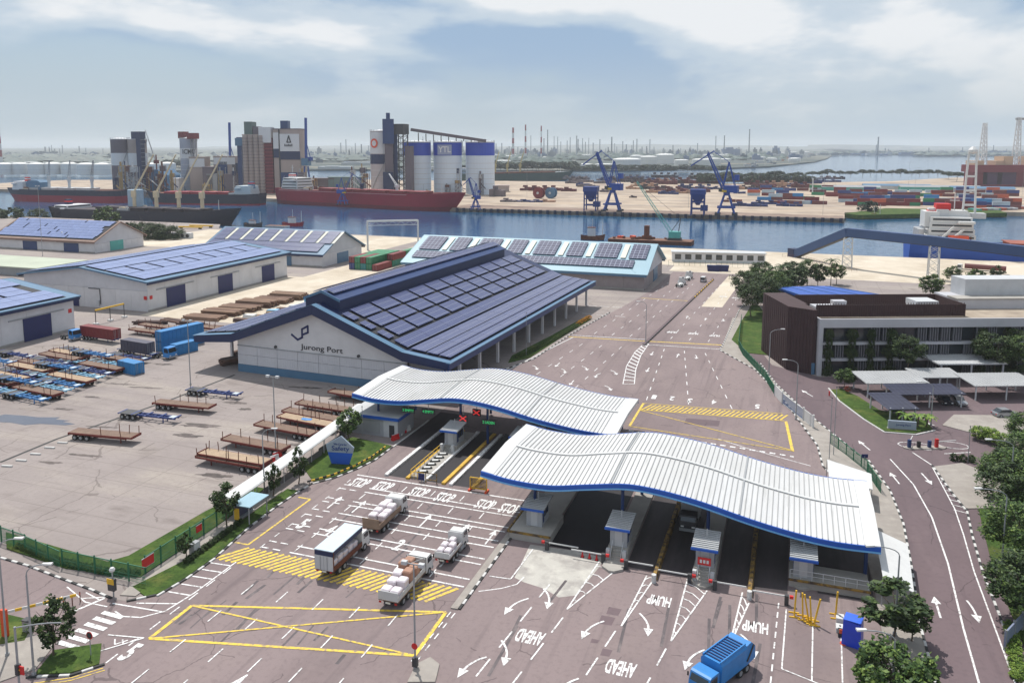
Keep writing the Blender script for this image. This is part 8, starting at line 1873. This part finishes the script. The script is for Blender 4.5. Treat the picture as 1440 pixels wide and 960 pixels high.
SM = [mat('stack_grey', lin(112,122,134), .8, .1, .02), mat('stack_dark', lin(84,96,112), .8, .1, .02), mat('stack_pale', lin(150,158,166), .8, .1, .02)]
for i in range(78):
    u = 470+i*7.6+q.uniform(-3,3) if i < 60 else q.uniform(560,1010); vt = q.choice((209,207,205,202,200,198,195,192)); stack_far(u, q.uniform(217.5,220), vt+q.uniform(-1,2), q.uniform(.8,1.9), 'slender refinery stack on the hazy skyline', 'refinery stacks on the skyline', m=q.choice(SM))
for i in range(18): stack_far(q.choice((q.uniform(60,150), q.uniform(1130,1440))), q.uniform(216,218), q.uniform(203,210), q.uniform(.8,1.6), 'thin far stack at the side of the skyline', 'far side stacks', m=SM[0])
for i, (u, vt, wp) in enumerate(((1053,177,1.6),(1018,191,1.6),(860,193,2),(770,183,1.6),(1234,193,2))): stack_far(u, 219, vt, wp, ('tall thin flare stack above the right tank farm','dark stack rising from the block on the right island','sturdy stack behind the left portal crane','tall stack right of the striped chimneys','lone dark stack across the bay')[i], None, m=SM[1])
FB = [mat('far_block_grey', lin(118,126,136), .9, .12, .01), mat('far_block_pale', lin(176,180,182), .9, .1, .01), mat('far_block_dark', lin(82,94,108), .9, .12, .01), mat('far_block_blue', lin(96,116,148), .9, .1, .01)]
def fblock(u, vb, wpx, hpx, m, label, grp):
    x, y = P(u, vb); s = usz(u, vb); w_, h = wpx/s, hpx/s; t = thing('far_building', label, 'building', (x, y), YAW, grp)
    obj('wall', M().box(-w_/2,w_/2,0,w_*.6,0,h), m, t); obj('roof_unit', M().box(-w_*.3,w_*.1,w_*.1,w_*.4,h,h*1.25), m, t)
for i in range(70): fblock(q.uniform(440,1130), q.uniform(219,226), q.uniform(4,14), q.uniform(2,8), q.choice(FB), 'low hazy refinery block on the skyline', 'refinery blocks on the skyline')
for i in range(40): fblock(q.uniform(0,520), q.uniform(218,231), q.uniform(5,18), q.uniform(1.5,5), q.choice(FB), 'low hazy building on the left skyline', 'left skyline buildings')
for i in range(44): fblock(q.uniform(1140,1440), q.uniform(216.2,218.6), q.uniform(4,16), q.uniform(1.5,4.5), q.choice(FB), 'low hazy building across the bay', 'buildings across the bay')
for i, (u, vb, wp, hp, m_) in enumerate(((1029,220,23,10,3),(1092,219,9,11,3),(1062,219,5,9,2),(1070,219,3.4,9,2))): fblock(u, vb, wp, hp, FB[m_], ('long grey blue block with a stack on the right island','square tower block on the right island','left of two narrow towers on the right island','right of two narrow towers on the right island')[i], None)
for i in range(40):
    u = q.uniform(1050,1150); v = 238-(u-1050)*.18+q.uniform(-6,0); fblock(u, v, q.uniform(4,9), q.uniform(1.2,3), q.choice(FB[:2]+[HM[3]]), 'low roof on the spit of the right island', 'roofs on the right island spit')
for i, (u, v, L_) in enumerate(((500,232,40),(560,230,50),(470,238,46),(640,240,30),(600,238,44))): fblock(u, v, L_, 3.5, FB[1], '%s long pale shed behind the silos' % ordn[i], 'long pale sheds behind the silos')
# wooded patches and clutter that read as one mass far away
def mass(name, label, boxes, n_, m, rmin, rmax, cat, seed):
    q_ = random.Random(seed); mb = M()
    for (u0, u1, v0, v1), k in zip(boxes, n_):
        for i in range(k):
            u, v = q_.uniform(u0, u1), q_.uniform(v0, v1); x, y = P(u, v); r_ = q_.uniform(rmin, rmax); h = r_*q_.uniform(.3,.62)
            mb.add([(x+r_,y,h*.35),(x,y+r_,h*.4),(x-r_,y,h*.3),(x,y-r_,h*.4),(x+q_.uniform(-.2,.2)*r_,y,h),(x,y,-.5)], [(0,1,4),(1,2,4),(2,3,4),(3,0,4),(1,0,5),(2,1,5),(3,2,5),(0,3,5)])
    o = obj(name, mb, m); tag(o, label, cat, kind='stuff'); return o
mass('far_wood', 'dark hazy woodland and scrub across the far shores', [(0,150,219,226),(232,512,219,228),(440,1100,218,226),(540,800,228,236),(1140,1440,215.5,217.4),(1290,1440,216,219.5),(0,240,226,233)], [120,220,560,200,260,200,90], leaf_mat('far_wood_leaf', lin(40,58,58), lin(62,80,76), lin(84,98,90)), 16, 36, 'woodland', 77)
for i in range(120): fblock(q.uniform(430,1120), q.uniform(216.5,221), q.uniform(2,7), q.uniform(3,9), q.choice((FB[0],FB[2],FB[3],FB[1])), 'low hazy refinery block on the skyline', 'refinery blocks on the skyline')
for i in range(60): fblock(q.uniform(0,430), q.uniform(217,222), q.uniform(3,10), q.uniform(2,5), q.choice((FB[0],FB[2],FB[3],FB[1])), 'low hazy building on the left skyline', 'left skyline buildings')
for i in range(26): tank(q.uniform(560,1120), q.uniform(221,229), q.uniform(8,16), q.uniform(3,6), 'pale domed tank on the refinery island', 'refinery island tanks')
# rig at the right edge
x, y = P(1402,262); s = usz(1402,262); t = thing('drilling_rig', 'dark red semi submersible rig with white towers at the right edge', 'oil rig', (x, y), YAW)
RG = mat('rig_red', lin(110,36,52), .7, .12, .02); RGD = mat('rig_dark', lin(70,44,76), .7, .12, .02); k_ = 1/s
for dx in (-34,-14,26,48): obj('column', M().box((dx-7)*k_,(dx+7)*k_,-10,10,WL,22*k_), RG if dx != -14 else RGD, t)
obj('main_deck', M().box(-42*k_,56*k_,-14,16,20*k_,30*k_), RG, t); obj('pontoon', M().box(-40*k_,56*k_,-12,12,WL-.5,3*k_), RG, t); obj('column', M().box(0,20*k_,-9.6,9.6,3*k_,20*k_), RGD, t)
for dx, hh in ((-23,58),(24,66)):
    tw = M(); a0, a1 = 4*k_, 1.6*k_
    for sx in (-1,1):
        for sy in (-1,1): tw.bar((dx*k_+sx*a0,sy*a0,30*k_),(dx*k_+sx*a1,sy*a1,(30+hh)*k_),1.1*k_)
    for j in range(9):
        f0 = a0+(a1-a0)*j/9; z0 = (30+hh*j/9)*k_; z1 = (30+hh*(j+1)/9)*k_; tw.bar((dx*k_-f0,-f0,z0),(dx*k_+f0,-f0,z1),.8*k_); tw.bar((dx*k_+f0,f0,z0),(dx*k_-f0,f0,z1),.8*k_); tw.bar((dx*k_-f0,-f0,z0),(dx*k_+f0,-f0,z0),.8*k_)
    obj('derrick', tw, SILW, t)
obj('crane_top', M().box(20*k_,40*k_,-2*k_,2*k_,92*k_,95*k_), GREY, t)
for dx in (-34,-5,6,40): obj('deck_module', M().box((dx-6)*k_,(dx+7)*k_,-10,10,30*k_,(36 if dx < 0 else 42)*k_), mat('module_tan', lin(190,164,140), .8, .1, .02), t)

# ------------------------------------------------------------------ haze
hv = bpy.data.materials.new('haze_air'); hv.use_nodes = True; n, l = hv.node_tree.nodes, hv.node_tree.links; n.clear()
mo = n.new('ShaderNodeOutputMaterial'); pv = n.new('ShaderNodeVolumePrincipled'); pv.inputs['Color'].default_value = (0.93,0.97,1.0,1); pv.inputs['Density'].default_value = 0.00009; pv.inputs['Anisotropy'].default_value = 0.0; l.new(pv.outputs[0], mo.inputs['Volume'])
hb = obj('haze', M().box(-25000,25000,-1500,25500,-8,150), hv); hb['kind'] = 'stuff'
